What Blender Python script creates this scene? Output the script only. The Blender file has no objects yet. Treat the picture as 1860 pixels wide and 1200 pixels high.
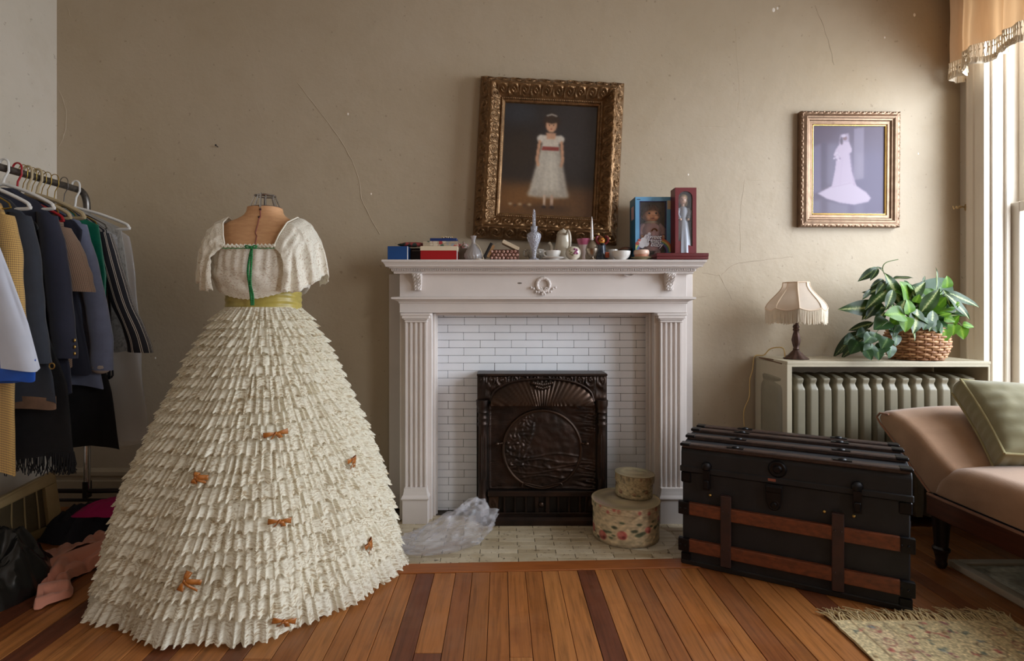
import bpy, bmesh, math, random
import numpy as np
from mathutils import Vector, Matrix, noise
PI = math.pi
SC = bpy.context.scene
COL = SC.collection
random.seed(7)

# ------------------------------------------------------------------ camera, light, exposure
EYE = 1.04
cam_d = bpy.data.cameras.new('camera'); cam = bpy.data.objects.new('camera', cam_d); COL.objects.link(cam)
cam.location = (0, 0, EYE); cam.rotation_euler = (PI/2, 0, 0)
cam_d.sensor_width = 36; cam_d.lens = 36*1000/1860
cam_d.shift_x = 20/1860; cam_d.shift_y = -35/1860
cam_d.clip_start = .02
SC.camera = cam
SC.view_settings.view_transform = 'Standard'; SC.view_settings.look = 'None'
SC.view_settings.gamma = 1; SC.view_settings.use_curve_mapping = False
SC.view_settings.exposure = 0.0
W = bpy.data.worlds.new('sky'); SC.world = W; W.use_nodes = True
bg = W.node_tree.nodes['Background']; bg.inputs[0].default_value = (.80, .88, 1, 1); bg.inputs[1].default_value = 1.6
def area(name, loc, rot, sx, sy, power, col):
    l = bpy.data.lights.new(name, 'AREA'); l.shape = 'RECTANGLE'; l.size = sx; l.size_y = sy; l.energy = power; l.color = col
    o = bpy.data.objects.new(name, l); COL.objects.link(o); o.location = loc; o.rotation_euler = rot
    return o
# daylight standing outside the windows of the right-hand wall (far one in the picture, one further back in the room)
area('daylight_far_window', (3.25, 1.60, 1.95), (0, PI/2 - .12, -.26), 2.0, 1.7, 155, (.86, .93, 1))
area('daylight_near_window', (3.15, -.55, 1.75), (0, PI/2 - .10, 0), 2.2, 1.7, 118, (1, .98, .95))

# ------------------------------------------------------------------ helpers
def at(px, py, d):
    return Vector(((px-910)*d/1000, d, EYE-(py-565)*d/1000))
def X(px, d): return (px-910)*d/1000
def Z(py, d): return EYE-(py-565)*d/1000
def lin(c):
    def g(v):
        v /= 255.0
        return v/12.92 if v <= .04045 else ((v+.055)/1.055)**2.4
    return (g(c[0]), g(c[1]), g(c[2]), 1)

ORG = {}
def thing(name, label, cat, loc=(0, 0, 0), group=None, kind=None):
    o = bpy.data.objects.new(name, None); COL.objects.link(o); o.location = loc; o.empty_display_size = .05
    ORG[o.name] = Vector(loc); tag(o, label, cat, group, kind); return o
def tag(o, label=None, cat=None, group=None, kind=None):
    if label: o['label'] = label
    if cat: o['category'] = cat
    if group: o['group'] = group
    if kind: o['kind'] = kind
    return o

class MB:
    def __init__(s): s.v = []; s.f = []; s.uv = {}; s.c = {}
    def add(s, vs, fs, uvs=None, M=None):
        b = len(s.v)
        for i, v in enumerate(vs):
            s.v.append(M @ Vector(v) if M is not None else Vector(v))
            if uvs is not None: s.uv[b+i] = uvs[i]
        s.f.extend([tuple(b+i for i in f) for f in fs]); return s
    def box(s, x0, x1, y0, y1, z0, z1, M=None):
        vs = [(x0,y0,z0),(x1,y0,z0),(x1,y1,z0),(x0,y1,z0),(x0,y0,z1),(x1,y0,z1),(x1,y1,z1),(x0,y1,z1)]
        return s.add(vs, [(3,2,1,0),(4,5,6,7),(0,1,5,4),(1,2,6,5),(2,3,7,6),(3,0,4,7)], None, M)
    def grid(s, fn, nu, nv, closeu=False, uvfn=None, flip=False, M=None):
        b = len(s.v); m = nu if closeu else nu+1
        for j in range(nv+1):
            for i in range(m):
                p = Vector(fn(i/nu, j/nv)); s.v.append(M @ p if M is not None else p)
                if uvfn: s.uv[len(s.v)-1] = uvfn(i/nu, j/nv)
        for j in range(nv):
            for i in range(nu):
                a = b+j*m+i; c = b+j*m+(i+1) % m if closeu else a+1
                d = c+m; e = a+m
                s.f.append((a, c, d, e) if not flip else (e, d, c, a))
        return s
    def tube(s, pts, r, n=8, cap=True, flat=1.0):
        pts = [Vector(p) for p in pts]; k = len(pts); b = len(s.v)
        rs = r if isinstance(r, (list, tuple)) else [r]*k
        up = None
        for i, p in enumerate(pts):
            t = (pts[min(i+1, k-1)]-pts[max(i-1, 0)])
            t = t.normalized() if t.length > 1e-9 else Vector((0,0,1))
            if up is None:
                up = Vector((0,0,1)) if abs(t.z) < .9 else Vector((1,0,0))
            sd = t.cross(up)
            if sd.length < 1e-6: sd = t.orthogonal()
            sd.normalize(); up = sd.cross(t).normalized()
            for q in range(n):
                a = 2*PI*q/n; s.v.append(p+sd*math.cos(a)*rs[i]+up*math.sin(a)*rs[i]*flat)
        for i in range(k-1):
            for q in range(n):
                a = b+i*n+q; c = b+i*n+(q+1) % n
                s.f.append((a, c, c+n, a+n))
        if cap:
            s.f.append(tuple(b+q for q in range(n))[::-1]); s.f.append(tuple(b+(k-1)*n+q for q in range(n)))
        return s
    def lathe(s, prof, cx, cy, z0=0, n=24, wave=None, M=None, cap=True):
        b = len(s.v)
        for (r, z) in prof:
            for q in range(n):
                a = 2*PI*q/n; rr = r*(wave(a, z) if wave else 1)
                p = Vector((cx+rr*math.cos(a), cy+rr*math.sin(a), z0+z)); s.v.append(M @ p if M is not None else p)
        for j in range(len(prof)-1):
            for q in range(n):
                a = b+j*n+q; c = b+j*n+(q+1) % n
                s.f.append((a, c, c+n, a+n))
        if cap:
            if prof[0][0] > 1e-4: s.f.append(tuple(b+q for q in range(n))[::-1])
            if prof[-1][0] > 1e-4: s.f.append(tuple(b+(len(prof)-1)*n+q for q in range(n)))
        return s
    def ball(s, c, rx, ry=None, rz=None, nu=14, nv=9, M=None):
        ry = rx if ry is None else ry; rz = rx if rz is None else rz; c = Vector(c)
        def fn(u, v):
            a = 2*PI*u; t = PI*(v-.5)*.999
            return (c.x+rx*math.cos(t)*math.cos(a), c.y+ry*math.cos(t)*math.sin(a), c.z+rz*math.sin(t))
        return s.grid(fn, nu, nv, True, None, False, M)
    def prism(s, poly, f0, f1, cap=True):
        """poly: 2D points (counter-clockwise seen from the f1 side); f0/f1 map (a,b) to a 3D point at either end"""
        n = len(poly); b = len(s.v)
        for p in poly: s.v.append(Vector(f0(*p)))
        for p in poly: s.v.append(Vector(f1(*p)))
        for i in range(n):
            j = (i+1) % n; s.f.append((b+i, b+j, b+n+j, b+n+i))
        if cap: s.f.append(tuple(range(b+n-1, b-1, -1))); s.f.append(tuple(range(b+n, b+2*n)))
        return s
    def build(s, name, mat, parent=None, smooth=False, bev=0, seg=1, angle=40, solid=0, fixn=True):
        me = bpy.data.meshes.new(name)
        o0 = ORG[parent.name] if parent is not None else Vector((0, 0, 0))
        me.from_pydata([tuple(v-o0) for v in s.v], [], s.f)
        if s.uv:
            uvl = me.uv_layers.new(name='UVMap')
            arr = np.zeros((len(me.loops), 2), 'f'); vi = np.zeros(len(me.loops), 'i'); me.loops.foreach_get('vertex_index', vi)
            uvs = np.array([s.uv.get(i, (0, 0)) for i in range(len(s.v))], 'f'); arr = uvs[vi]
            uvl.data.foreach_set('uv', arr.ravel())
        if bev or fixn:
            bm = bmesh.new(); bm.from_mesh(me)
            if fixn: bmesh.ops.recalc_face_normals(bm, faces=bm.faces)
            if bev: bmesh.ops.bevel(bm, geom=bm.edges, offset=bev, segments=seg, affect='EDGES', profile=.7, clamp_overlap=True)
            bm.to_mesh(me); bm.free()
        if smooth:
            me.polygons.foreach_set('use_smooth', [True]*len(me.polygons))
            me.set_sharp_from_angle(angle=math.radians(angle))
        if mat is not None: me.materials.append(mat)
        o = bpy.data.objects.new(name, me); COL.objects.link(o)
        if parent is not None: o.parent = parent
        ORG[o.name] = o0.copy()
        if solid:
            md = o.modifiers.new('solid', 'SOLIDIFY'); md.thickness = solid; md.offset = 0
        return o

def single(mb, name, mat, label, cat, group=None, kind=None, **k):
    return tag(mb.build(name, mat, None, **k), label, cat, group, kind)
def struct(mb, name, mat, **k):
    o = mb.build(name, mat, None, **k); o['kind'] = 'structure'; return o
def fr(x): return x-math.floor(x)
def sm(a, b, x):
    t = max(0, min(1, (x-a)/(b-a))); return t*t*(3-2*t)
def lerp(a, b, t): return a+(b-a)*t
def interp(tab, x):
    if x <= tab[0][0]: return tab[0][1]
    for (x0, y0), (x1, y1) in zip(tab, tab[1:]):
        if x <= x1: return y0+(y1-y0)*(x-x0)/(x1-x0)
    return tab[-1][1]
def N(x, y=0, z=0): return noise.noise(Vector((x, y, z)))
def catmull(pts, n=6):
    pts = [Vector(p) for p in pts]; out = []
    for i in range(len(pts)-1):
        p0 = pts[max(i-1, 0)]; p1 = pts[i]; p2 = pts[i+1]; p3 = pts[min(i+2, len(pts)-1)]
        for k in range(n):
            t = k/n
            out.append(.5*((2*p1)+(p2-p0)*t+(2*p0-5*p1+4*p2-p3)*t*t+(3*p1-p0-3*p2+p3)*t*t*t))
    out.append(pts[-1]); return out

# ------------------------------------------------------------------ materials
class NT:
    def __init__(s, name):
        s.m = bpy.data.materials.new(name); s.m.use_nodes = True; s.t = s.m.node_tree; s.n = s.t.nodes
        s.b = s.n['Principled BSDF']; s.out = s.n['Material Output']
    def new(s, typ, **kw):
        n = s.n.new(typ)
        for k, v in kw.items(): setattr(n, k, v)
        return n
    def link(s, a, b): s.t.links.new(a, b)
    def val(s, x):
        n = s.new('ShaderNodeValue'); n.outputs[0].default_value = x; return n.outputs[0]
    def math(s, op, a, b=None, clamp=False):
        n = s.new('ShaderNodeMath', operation=op); n.use_clamp = clamp
        for i, q in enumerate((a, b)):
            if q is None: continue
            if isinstance(q, (int, float)): n.inputs[i].default_value = q
            else: s.link(q, n.inputs[i])
        return n.outputs[0]
    def coord(s, kind='Object', scale=(1, 1, 1), rot=(0, 0, 0)):
        tc = s.new('ShaderNodeTexCoord')
        if kind == 'World': src = s.new('ShaderNodeNewGeometry').outputs['Position']
        else: src = tc.outputs[kind]
        mp = s.new('ShaderNodeMapping'); mp.inputs['Scale'].default_value = scale; mp.inputs['Rotation'].default_value = rot
        s.link(src, mp.inputs['Vector']); return mp.outputs[0]
    def noise(s, vec, scale=5, detail=3, rough=.55, dist=0):
        n = s.new('ShaderNodeTexNoise'); n.inputs['Scale'].default_value = scale; n.inputs['Detail'].default_value = detail
        n.inputs['Roughness'].default_value = rough; n.inputs['Distortion'].default_value = dist
        s.link(vec, n.inputs['Vector']); return n.outputs['Fac']
    def ramp(s, fac, stops):
        r = s.new('ShaderNodeValToRGB'); e = r.color_ramp.elements
        while len(e) > 1: e.remove(e[-1])
        e[0].position = stops[0][0]; e[0].color = stops[0][1]
        for p, c in stops[1:]:
            q = e.new(p); q.color = c
        s.link(fac, r.inputs[0]); return r.outputs[0]
    def mix(s, fac, a, b, blend='MIX'):
        n = s.new('ShaderNodeMix', data_type='RGBA', blend_type=blend)
        for i, q in ((0, fac), (6, a), (7, b)):
            if isinstance(q, (int, float)): n.inputs[i].default_value = q
            elif isinstance(q, tuple): n.inputs[i].default_value = q
            else: s.link(q, n.inputs[i])
        return n.outputs[2]
    def color(s, c):
        if isinstance(c, tuple): s.b.inputs['Base Color'].default_value = c
        else: s.link(c, s.b.inputs['Base Color'])
    def bump(s, h, strength=.3, dist=.002):
        n = s.new('ShaderNodeBump'); n.inputs['Strength'].default_value = strength; n.inputs['Distance'].default_value = dist
        s.link(h, n.inputs['Height']); s.link(n.outputs[0], s.b.inputs['Normal'])
    def set(s, **kw):
        for k, v in kw.items(): s.b.inputs[k.replace('_', ' ')].default_value = v

def g4(v): return (v, v, v, 1)
def pm(name, c, rough=.5, metal=0, var=.12, vs=6, bump=0, bs=60, bd=.002, c2=None, lo=.35, hi=.65, coord='Object', scale=(1, 1, 1), sheen=0, coat=0, spec=None):
    """plain painted / cloth / ceramic material: two tones of one colour mixed by noise, optional fine bump"""
    t = NT(name); v = t.coord(coord, scale)
    a = lin(c)
    if c2 is None:
        d = tuple(max(0, x*(1-var)) for x in a[:3])+(1,); e = tuple(min(1, x*(1+var)) for x in a[:3])+(1,)
    else: d, e = a, lin(c2)
    t.color(t.ramp(t.noise(v, vs, 4), [(lo, d), (hi, e)]))
    t.set(Roughness=rough, Metallic=metal)
    if sheen: t.set(Sheen_Weight=sheen)
    if coat: t.set(Coat_Weight=coat, Coat_Roughness=.08)
    if spec is not None: t.set(Specular_IOR_Level=spec)
    if bump: t.bump(t.noise(v, bs, 4), bump, bd)
    return t.m
def vcol(name, rough=.5, coat=0, bump=0, bs=300):
    t = NT(name); a = t.new('ShaderNodeVertexColor', layer_name='Col'); t.color(a.outputs[0]); t.set(Roughness=rough)
    if coat: t.set(Coat_Weight=coat, Coat_Roughness=.05)
    if bump: t.bump(t.noise(t.coord(), bs, 3), bump, .001)
    return t.m
def glassy(name, col=(1, 1, 1, 1), clear=.75, rough=.05, tint=(.9, .92, .95, 1)):
    """thin clear film or pane: what is behind shows through, with a soft sheen on top"""
    t = NT(name); tr = t.new('ShaderNodeBsdfTransparent'); tr.inputs[0].default_value = tint
    mx = t.new('ShaderNodeMixShader'); mx.inputs[0].default_value = 1-clear
    t.color(col); t.set(Roughness=rough)
    t.link(tr.outputs[0], mx.inputs[1]); t.link(t.b.outputs[0], mx.inputs[2]); t.link(mx.outputs[0], t.out.inputs[0])
    return t.m

M = {}
def wallpaint(name, c, c2):
    t = NT(name); v = t.coord('World')
    n1 = t.noise(v, 1.1, 5, .6, .4); n2 = t.noise(v, 7, 5, .6); n3 = t.noise(v, 60, 3)
    base = t.ramp(n1, [(.32, lin(c)), (.68, lin(c2))])
    base = t.mix(t.math('MULTIPLY', t.ramp(n2, [(.50, g4(0)), (.75, g4(1))]), .16), base, lin((158, 138, 110)))
    spk = t.ramp(t.noise(v, 38, 2), [(.70, g4(0)), (.73, g4(1))])
    base = t.mix(t.math('MULTIPLY', spk, .35), base, lin((110, 92, 72)))
    t.color(base); t.set(Roughness=.5, Specular_IOR_Level=.35)
    h = t.math('ADD', t.math('MULTIPLY', n2, 1.0), t.math('MULTIPLY', n3, .12)); t.bump(h, .35, .012)
    return t.m
M['wall'] = wallpaint('wall_paint', (177, 160, 135), (185, 169, 147))
M['wall_l'] = wallpaint('wall_paint_lit', (204, 194, 178), (210, 200, 186))  # lighter copy of the wall paint: left wall's window light put into the colour
M['ceil'] = pm('ceiling_paint', (190, 180, 165), .8)
def woodfloor():
    t = NT('floor_boards'); v = t.coord('World')
    oi = t.new('ShaderNodeObjectInfo'); rnd = oi.outputs['Random']
    mp = t.new('ShaderNodeMapping'); mp.inputs['Scale'].default_value = (26, 1.1, 1); t.link(v, mp.inputs[0])
    cmb = t.new('ShaderNodeCombineXYZ'); t.link(t.math('MULTIPLY', rnd, 40), cmb.inputs[1]); t.link(t.math('MULTIPLY', rnd, 17), cmb.inputs[2])
    t.link(cmb.outputs[0], mp.inputs['Location'])
    g1 = t.noise(mp.outputs[0], 3.2, 6, .65, .6)
    tone = t.ramp(rnd, [(0, lin((100, 54, 34))), (.08, lin((116, 64, 38))), (.11, lin((140, 82, 44))), (.2, lin((150, 92, 46))), (.55, lin((166, 102, 52))), (1, lin((180, 118, 64)))])
    grain = t.ramp(g1, [(.30, g4(.52)), (.52, g4(.92)), (.7, g4(1.08))])
    c = t.mix(1, tone, grain, 'MULTIPLY')
    st = t.ramp(t.noise(v, 4.5, 4, .6, .5), [(.58, g4(0)), (.72, g4(1))])
    c = t.mix(t.math('MULTIPLY', st, .45), c, lin((112, 55, 24)))
    sc = t.ramp(t.noise(v, 2.1, 5), [(.52, g4(0)), (.7, g4(1))])
    c = t.mix(t.math('MULTIPLY', sc, .22), c, lin((150, 118, 88)))
    t.color(c); t.link(t.ramp(t.noise(v, 9, 4), [(.3, g4(.30)), (.7, g4(.55))]), t.b.inputs['Roughness'])
    t.bump(g1, .12, .002); return t.m
M['floor'] = woodfloor()
M['mantel'] = pm('mantel_paint', (214, 204, 198), .38, var=.05, vs=3, bump=.12, bs=22, bd=.004)
M['trim'] = pm('window_trim_paint', (226, 216, 202), .4, var=.04, vs=3, bump=.1, bs=25, bd=.003)
M['base'] = pm('baseboard_paint', (176, 158, 132), .45, var=.06)
M['tile'] = pm('glazed_white_tile', (242, 244, 250), .16, var=.03, vs=4, bump=.1, bs=9, bd=.004)
M['grout'] = pm('dark_grout', (70, 62, 55), .9)
def hearth_tile():
    t = NT('worn_hearth_tile'); v = t.coord('World'); oi = t.new('ShaderNodeObjectInfo')
    c = t.ramp(oi.outputs['Random'], [(0, lin((176, 160, 132))), (1, lin((206, 192, 166)))])
    d = t.ramp(t.noise(v, 7, 6, .7, .5), [(.42, g4(0)), (.68, g4(1))])
    c = t.mix(t.math('MULTIPLY', d, .6), c, lin((150, 128, 92)))
    k = t.ramp(t.noise(v, 42, 3), [(.63, g4(0)), (.68, g4(1))]); c = t.mix(t.math('MULTIPLY', k, .8), c, lin((84, 66, 46)))
    sb = t.new('ShaderNodeVectorMath', operation='DISTANCE'); sb.inputs[1].default_value = (.648, 2.535, 0)
    mp = t.new('ShaderNodeMapping'); mp.inputs['Scale'].default_value = (1, 1, 0); t.link(v, mp.inputs[0]); t.link(mp.outputs[0], sb.inputs[0])
    ring = t.math('LESS_THAN', sb.outputs['Value'], .152); c = t.mix(t.math('MULTIPLY', ring, .85), c, lin((222, 214, 196)))
    t.color(c); t.set(Roughness=.4); t.bump(t.noise(v, 30, 4), .2, .003); return t.m
M['htile'] = hearth_tile()
M['iron'] = pm('cast_iron', (46, 38, 34), .42, .75, c2=(66, 50, 42), vs=9, bump=.25, bs=90, bd=.003)
M['iron2'] = pm('cast_iron_dark', (40, 35, 32), .5, .6, var=.2, vs=9, bump=.25, bs=90)
M['copper'] = pm('rubbed_copper_iron', (74, 54, 42), .38, .8, c2=(52, 42, 36), vs=5, bump=.2, bs=60)
def gold(name, c, c2, rough=.38):
    t = NT(name); v = t.coord(); g = t.new('ShaderNodeNewGeometry')
    c_ = t.ramp(t.noise(v, 30, 4), [(.3, lin(c)), (.7, lin(c2))])
    t.color(c_); t.set(Metallic=.65, Roughness=rough); t.bump(t.noise(v, 140, 3), .25, .002); return t.m
M['gold'] = gold('antique_gilt', (104, 76, 48), (146, 112, 76))
M['gold_dk'] = gold('antique_gilt_rim', (110, 74, 42), (142, 98, 56), .45)
M['gold2'] = gold('pale_gilt', (126, 100, 80), (152, 124, 100), .40)
M['brassline'] = pm('bright_brass_fillet', (226, 190, 110), .25, .9)
M['black'] = pm('black_paint', (22, 21, 23), .45, var=.3, vs=12, bump=.15, bs=80)
M['trunk'] = pm('trunk_black_canvas', (15, 16, 20), .62, c2=(27, 27, 32), vs=14, bump=.3, bs=220, bd=.001)
M['slat'] = pm('trunk_oak_slat', (92, 48, 28), .5, c2=(122, 64, 36), vs=5, scale=(2, 14, 14), bump=.2, bs=30)
M['slat_dk'] = pm('trunk_dark_slat', (40, 30, 28), .42, c2=(66, 46, 38), vs=6, scale=(2, 14, 14), bump=.2, bs=30)
M['strap'] = pm('trunk_leather_strap', (48, 30, 27), .6, c2=(64, 36, 30), vs=20, bump=.2)
M['hard'] = pm('trunk_dark_hardware', (26, 25, 28), .38, .6, var=.3, vs=30)
M['brass'] = pm('brass', (200, 168, 100), .3, .9)
M['chrome'] = pm('chrome', (190, 190, 192), .18, 1.0, var=.05)
M['grey_tube'] = pm('worn_grey_steel', (120, 116, 112), .35, .8, c2=(84, 78, 74), vs=40)
M['radiator'] = pm('radiator_paint', (134, 126, 106), .42, var=.08, vs=10, bump=.15, bs=30, bd=.002)
M['rcover'] = pm('radiator_cover_paint', (170, 160, 136), .45, c2=(184, 172, 148), vs=4, bump=.15, bs=26, bd=.003)
M['chaise'] = pm('tan_velour', (160, 122, 92), .78, c2=(174, 135, 104), vs=7, bump=.35, bs=260, bd=.0015, sheen=.35)
M['piping'] = pm('tan_piping', (150, 104, 78), .8, sheen=.3)
M['chwood'] = pm('dark_mahogany', (70, 38, 24), .35, c2=(92, 50, 30), vs=6, scale=(12, 1, 12), bump=.1, bs=40)
M['olive'] = pm('olive_cotton_pillow', (124, 116, 82), .75, c2=(134, 126, 92), vs=5, bump=.3, bs=14, bd=.006, sheen=.35)
M['olivep'] = pm('olive_piping', (150, 138, 96), .7)
# ------------------------------------------------------------------ the room
WY, WL, WR, CZ, RY = 2.95, -2.38, 2.46, 3.05, -1.9
HF = lambda x: 2.262+ (x+.4)*.044          # front edge of the hearth, not quite square to the wall
fl = struct(MB().box(WL-.1, WR+.1, RY-.1, WY+.1, -.08, -.012), 'floor', M['grout'])
x = WL; k = 0; rr = random.Random(3)
while x < WR:
    w = rr.choice([.062, .07, .078, .084, .066])
    x1 = min(x+w, WR)
    y_top = WY
    if x1 > -.62 and x < .93: y_top = HF((x+x1)/2)-.082
    ends = [RY]; y = RY+rr.uniform(.6, 2.6)
    while y < y_top-.5:
        ends.append(y); y += rr.uniform(1.6, 3.0)
    ends.append(y_top)
    for a, b in zip(ends, ends[1:]):
        dz = rr.uniform(-.0008, .0008)
        MB().box(x+.0009, x1-.0009, a+.0008, b-.0008, -.014, dz).build('plank', M['floor'], fl, bev=.0012)
    x = x1
# border board in front of the hearth
bd = MB(); xa, xb = -.62, .95
bd.add([(xa, HF(xa)-.08, -.012), (xb, HF(xb)-.08, -.012), (xb, HF(xb), -.012), (xa, HF(xa), -.012), (xa, HF(xa)-.08, .003), (xb, HF(xb)-.08, .003), (xb, HF(xb), .003), (xa, HF(xa), .003)],
       [(3,2,1,0),(4,5,6,7),(0,1,5,4),(1,2,6,5),(2,3,7,6),(3,0,4,7)])
bd.build('border_board', pm('border_board', (140, 78, 36), .4, c2=(158, 90, 42), vs=4, scale=(2, 20, 1)), fl, bev=.002)

wb = struct(MB().box(WL-.15, WR+.2, WY, WY+.15, -.1, CZ+.1), 'wall_back', M['wall'])
struct(MB().box(WL-.15, WL, RY, WY, -.1, CZ+.1), 'wall_left', M['wall_l'])
struct(MB().box(WL-.15, WR+.2, RY-.15, RY, -.1, CZ+.1), 'wall_rear', M['wall'])
struct(MB().box(WL-.15, WR+.2, RY, WY, CZ, CZ+.1), 'ceiling', M['ceil'])
# right-hand wall with two window openings
WA0, WA1, WB0, WB1, WZ0, WZ1, WT = 1.00, 2.765, -1.25, .15, .50, 2.62, .22
wr = MB()
for (a, b, z0, z1) in ((WA1, WY, -.1, CZ+.1), (WB1, WA0, -.1, CZ+.1), (RY, WB0, -.1, CZ+.1), (WA0, WA1, -.1, WZ0), (WA0, WA1, WZ1, CZ+.1), (WB0, WB1, -.1, WZ0), (WB0, WB1, WZ1, CZ+.1)):
    wr.box(WR, WR+WT, a, b, z0, z1)
struct(wr, 'wall_right', M['wall_l'])
M['pane'] = glassy('window_glass', clear=.93, rough=.02, tint=(.97, .98, .99, 1))
def window(name, y0, y1, z0, z1):
    root = thing(name, None, None, (WR, (y0+y1)/2, z0), kind='structure')
    for s, ya in ((-1, y0), (1, y1)):                       # fluted casing boards either side of the opening
        c = MB(); a, b = (ya-.118, ya) if s < 0 else (ya, ya+.125)
        prof = [(0, .020), (.012, .026), (.02, .022), (.045, .022), (.05, .016), (.06, .016), (.065, .022), (.09, .022), (.098, .032), (.118, .034), (.125, .034), (.125, 0), (0, 0)]
        pts = [((a+p[0]*(b-a)/.125) if s < 0 else (b-p[0]*(b-a)/.125), WR-p[1]) for p in prof]
        c.prism(pts, lambda yy, xx: (xx, yy, .30), lambda yy, xx: (xx, yy, z1+.13)); c.build('casing', M['trim'], root)
        j = MB(); t = .012
        ja, jb = (ya, ya+t) if s < 0 else (ya-t, ya)
        j.box(WR-.002, WR+WT, ja, jb, z0, z1); j.build('jamb_board', M['trim'], root, bev=.002)
        st = MB(); st.box(WR+.055, WR+.078, ja-(.014 if s > 0 else 0), jb+(.014 if s < 0 else 0), z0, z1); st.build('stop_bead', M['trim'], root, bev=.003)
    MB().box(WR-.03, WR, y0-.118, y1+.125, z1, z1+.13).build('head_casing', M['trim'], root, bev=.004)
    MB().box(WR-.06, WR+WT, y0-.14, y1+.15, z0-.035, z0).build('window_sill', M['trim'], root, bev=.005)
    zm = (z0+z1)/2+.02
    for (a, b, xx) in ((z0, zm, WR+.085), (zm-.035, z1, WR+.128)):
        s = MB(); f = .05; yi0, yi1 = y0+.012, y1-.012
        s.box(xx, xx+.038, yi0, yi0+f, a, b); s.box(xx, xx+.038, yi1-f, yi1, a, b); s.box(xx, xx+.038, yi0+f, yi1-f, a, a+f); s.box(xx, xx+.038, yi0+f, yi1-f, b-f, b)
        fo = s.build('sash', M['trim'], root, bev=.003)
        MB().box(xx+.016, xx+.020, yi0+f, yi1-f, a+f, b-f).build('pane', M['pane'], fo)
    return root
window('window_1', WA0, WA1, WZ0, WZ1); window('window_2', WB0, WB1, WZ0, WZ1)
# baseboards: plinth with a moulded cap
def baseboard(name, x0, x1):
    b = MB(); pr = [(0, 0), (.022, 0), (.022, .135), (.018, .14), (.016, .160), (.024, .166), (.022, .185), (.010, .200), (0, .202)]
    b.prism([(WY-p[0], p[1]) for p in pr], lambda y, z: (x0, y, z), lambda y, z: (x1, y, z)); struct(b, name, M['base'], smooth=True, angle=30)
baseboard('baseboard_left', WL, -.575); baseboard('baseboard_right', 1.0, WR)
# plaster cracks: thin raised ridges and seams left by old repairs on the back wall
def crack(pts, r=.0016, mat='wall'):
    p = [at(a, b, WY+.0002) for a, b in pts]; p = catmull(p, 5)
    for i, q in enumerate(p): q.x += .006*N(i*.7, pts[0][0]); q.z += .006*N(i*.7, 9, pts[0][1])
    MB().tube(p, [r*(.5+.8*abs(N(i*.5, 3))) for i in range(len(p))], 5).build('plaster_crack', M[mat], wb, smooth=True)
M['crackd'] = pm('crack_shadow_line', (142, 126, 104), .8)
crack([(650, 0), (700, 70), (730, 140), (745, 210)], .0012)
crack([(540, 150), (590, 215), (628, 270), (650, 320), (660, 370), (690, 425)], .0035)
crack([(430, 20), (460, 80), (483, 135)], .0012); crack([(466, 185), (470, 200), (485, 235)], .0016)
crack([(104, 20), (120, 12), (128, 30)], .003); crack([(108, 165), (120, 200), (118, 240), (108, 265)], .004)
crack([(1335, 10), (1338, 100), (1343, 180), (1330, 222), (1318, 228)], .0011); crack([(1180, 225), (1250, 228), (1322, 230)], .0014)
crack([(1480, 10), (1500, 60), (1515, 118)], .0016, 'crackd'); crack([(1535, 119), (1600, 123), (1680, 126), (1745, 128)], .0012)
crack([(1353, 325), (1345, 390), (1345, 460)], .0014); crack([(1354, 326), (1400, 328), (1440, 330)], .0012)
crack([(1310, 500), (1330, 482), (1355, 476), (1420, 468), (1440, 466)], .0014, 'crackd'); crack([(1275, 495), (1300, 500), (1308, 503), (1330, 545)], .0014, 'crackd')
crack([(1258, 540), (1285, 538)], .0012, 'crackd'); crack([(1270, 410), (1300, 375), (1320, 350)], .0010)
# plaster chips
chp = pm('plaster_chip', (232, 224, 212), .8)
for (px, py, r) in ((1405, 18, .012), (1412, 15, .008), (1661, 27, .010), (1607, 68, .006), (632, 207, .007), (1668, 279, .006), (282, 650, .006), (1250, 317, .006), (674, 352, .006)):
    MB().ball(at(px, py, WY), r*.7, .0015, r, 7, 5).build('plaster_chip', chp, wb)

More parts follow.
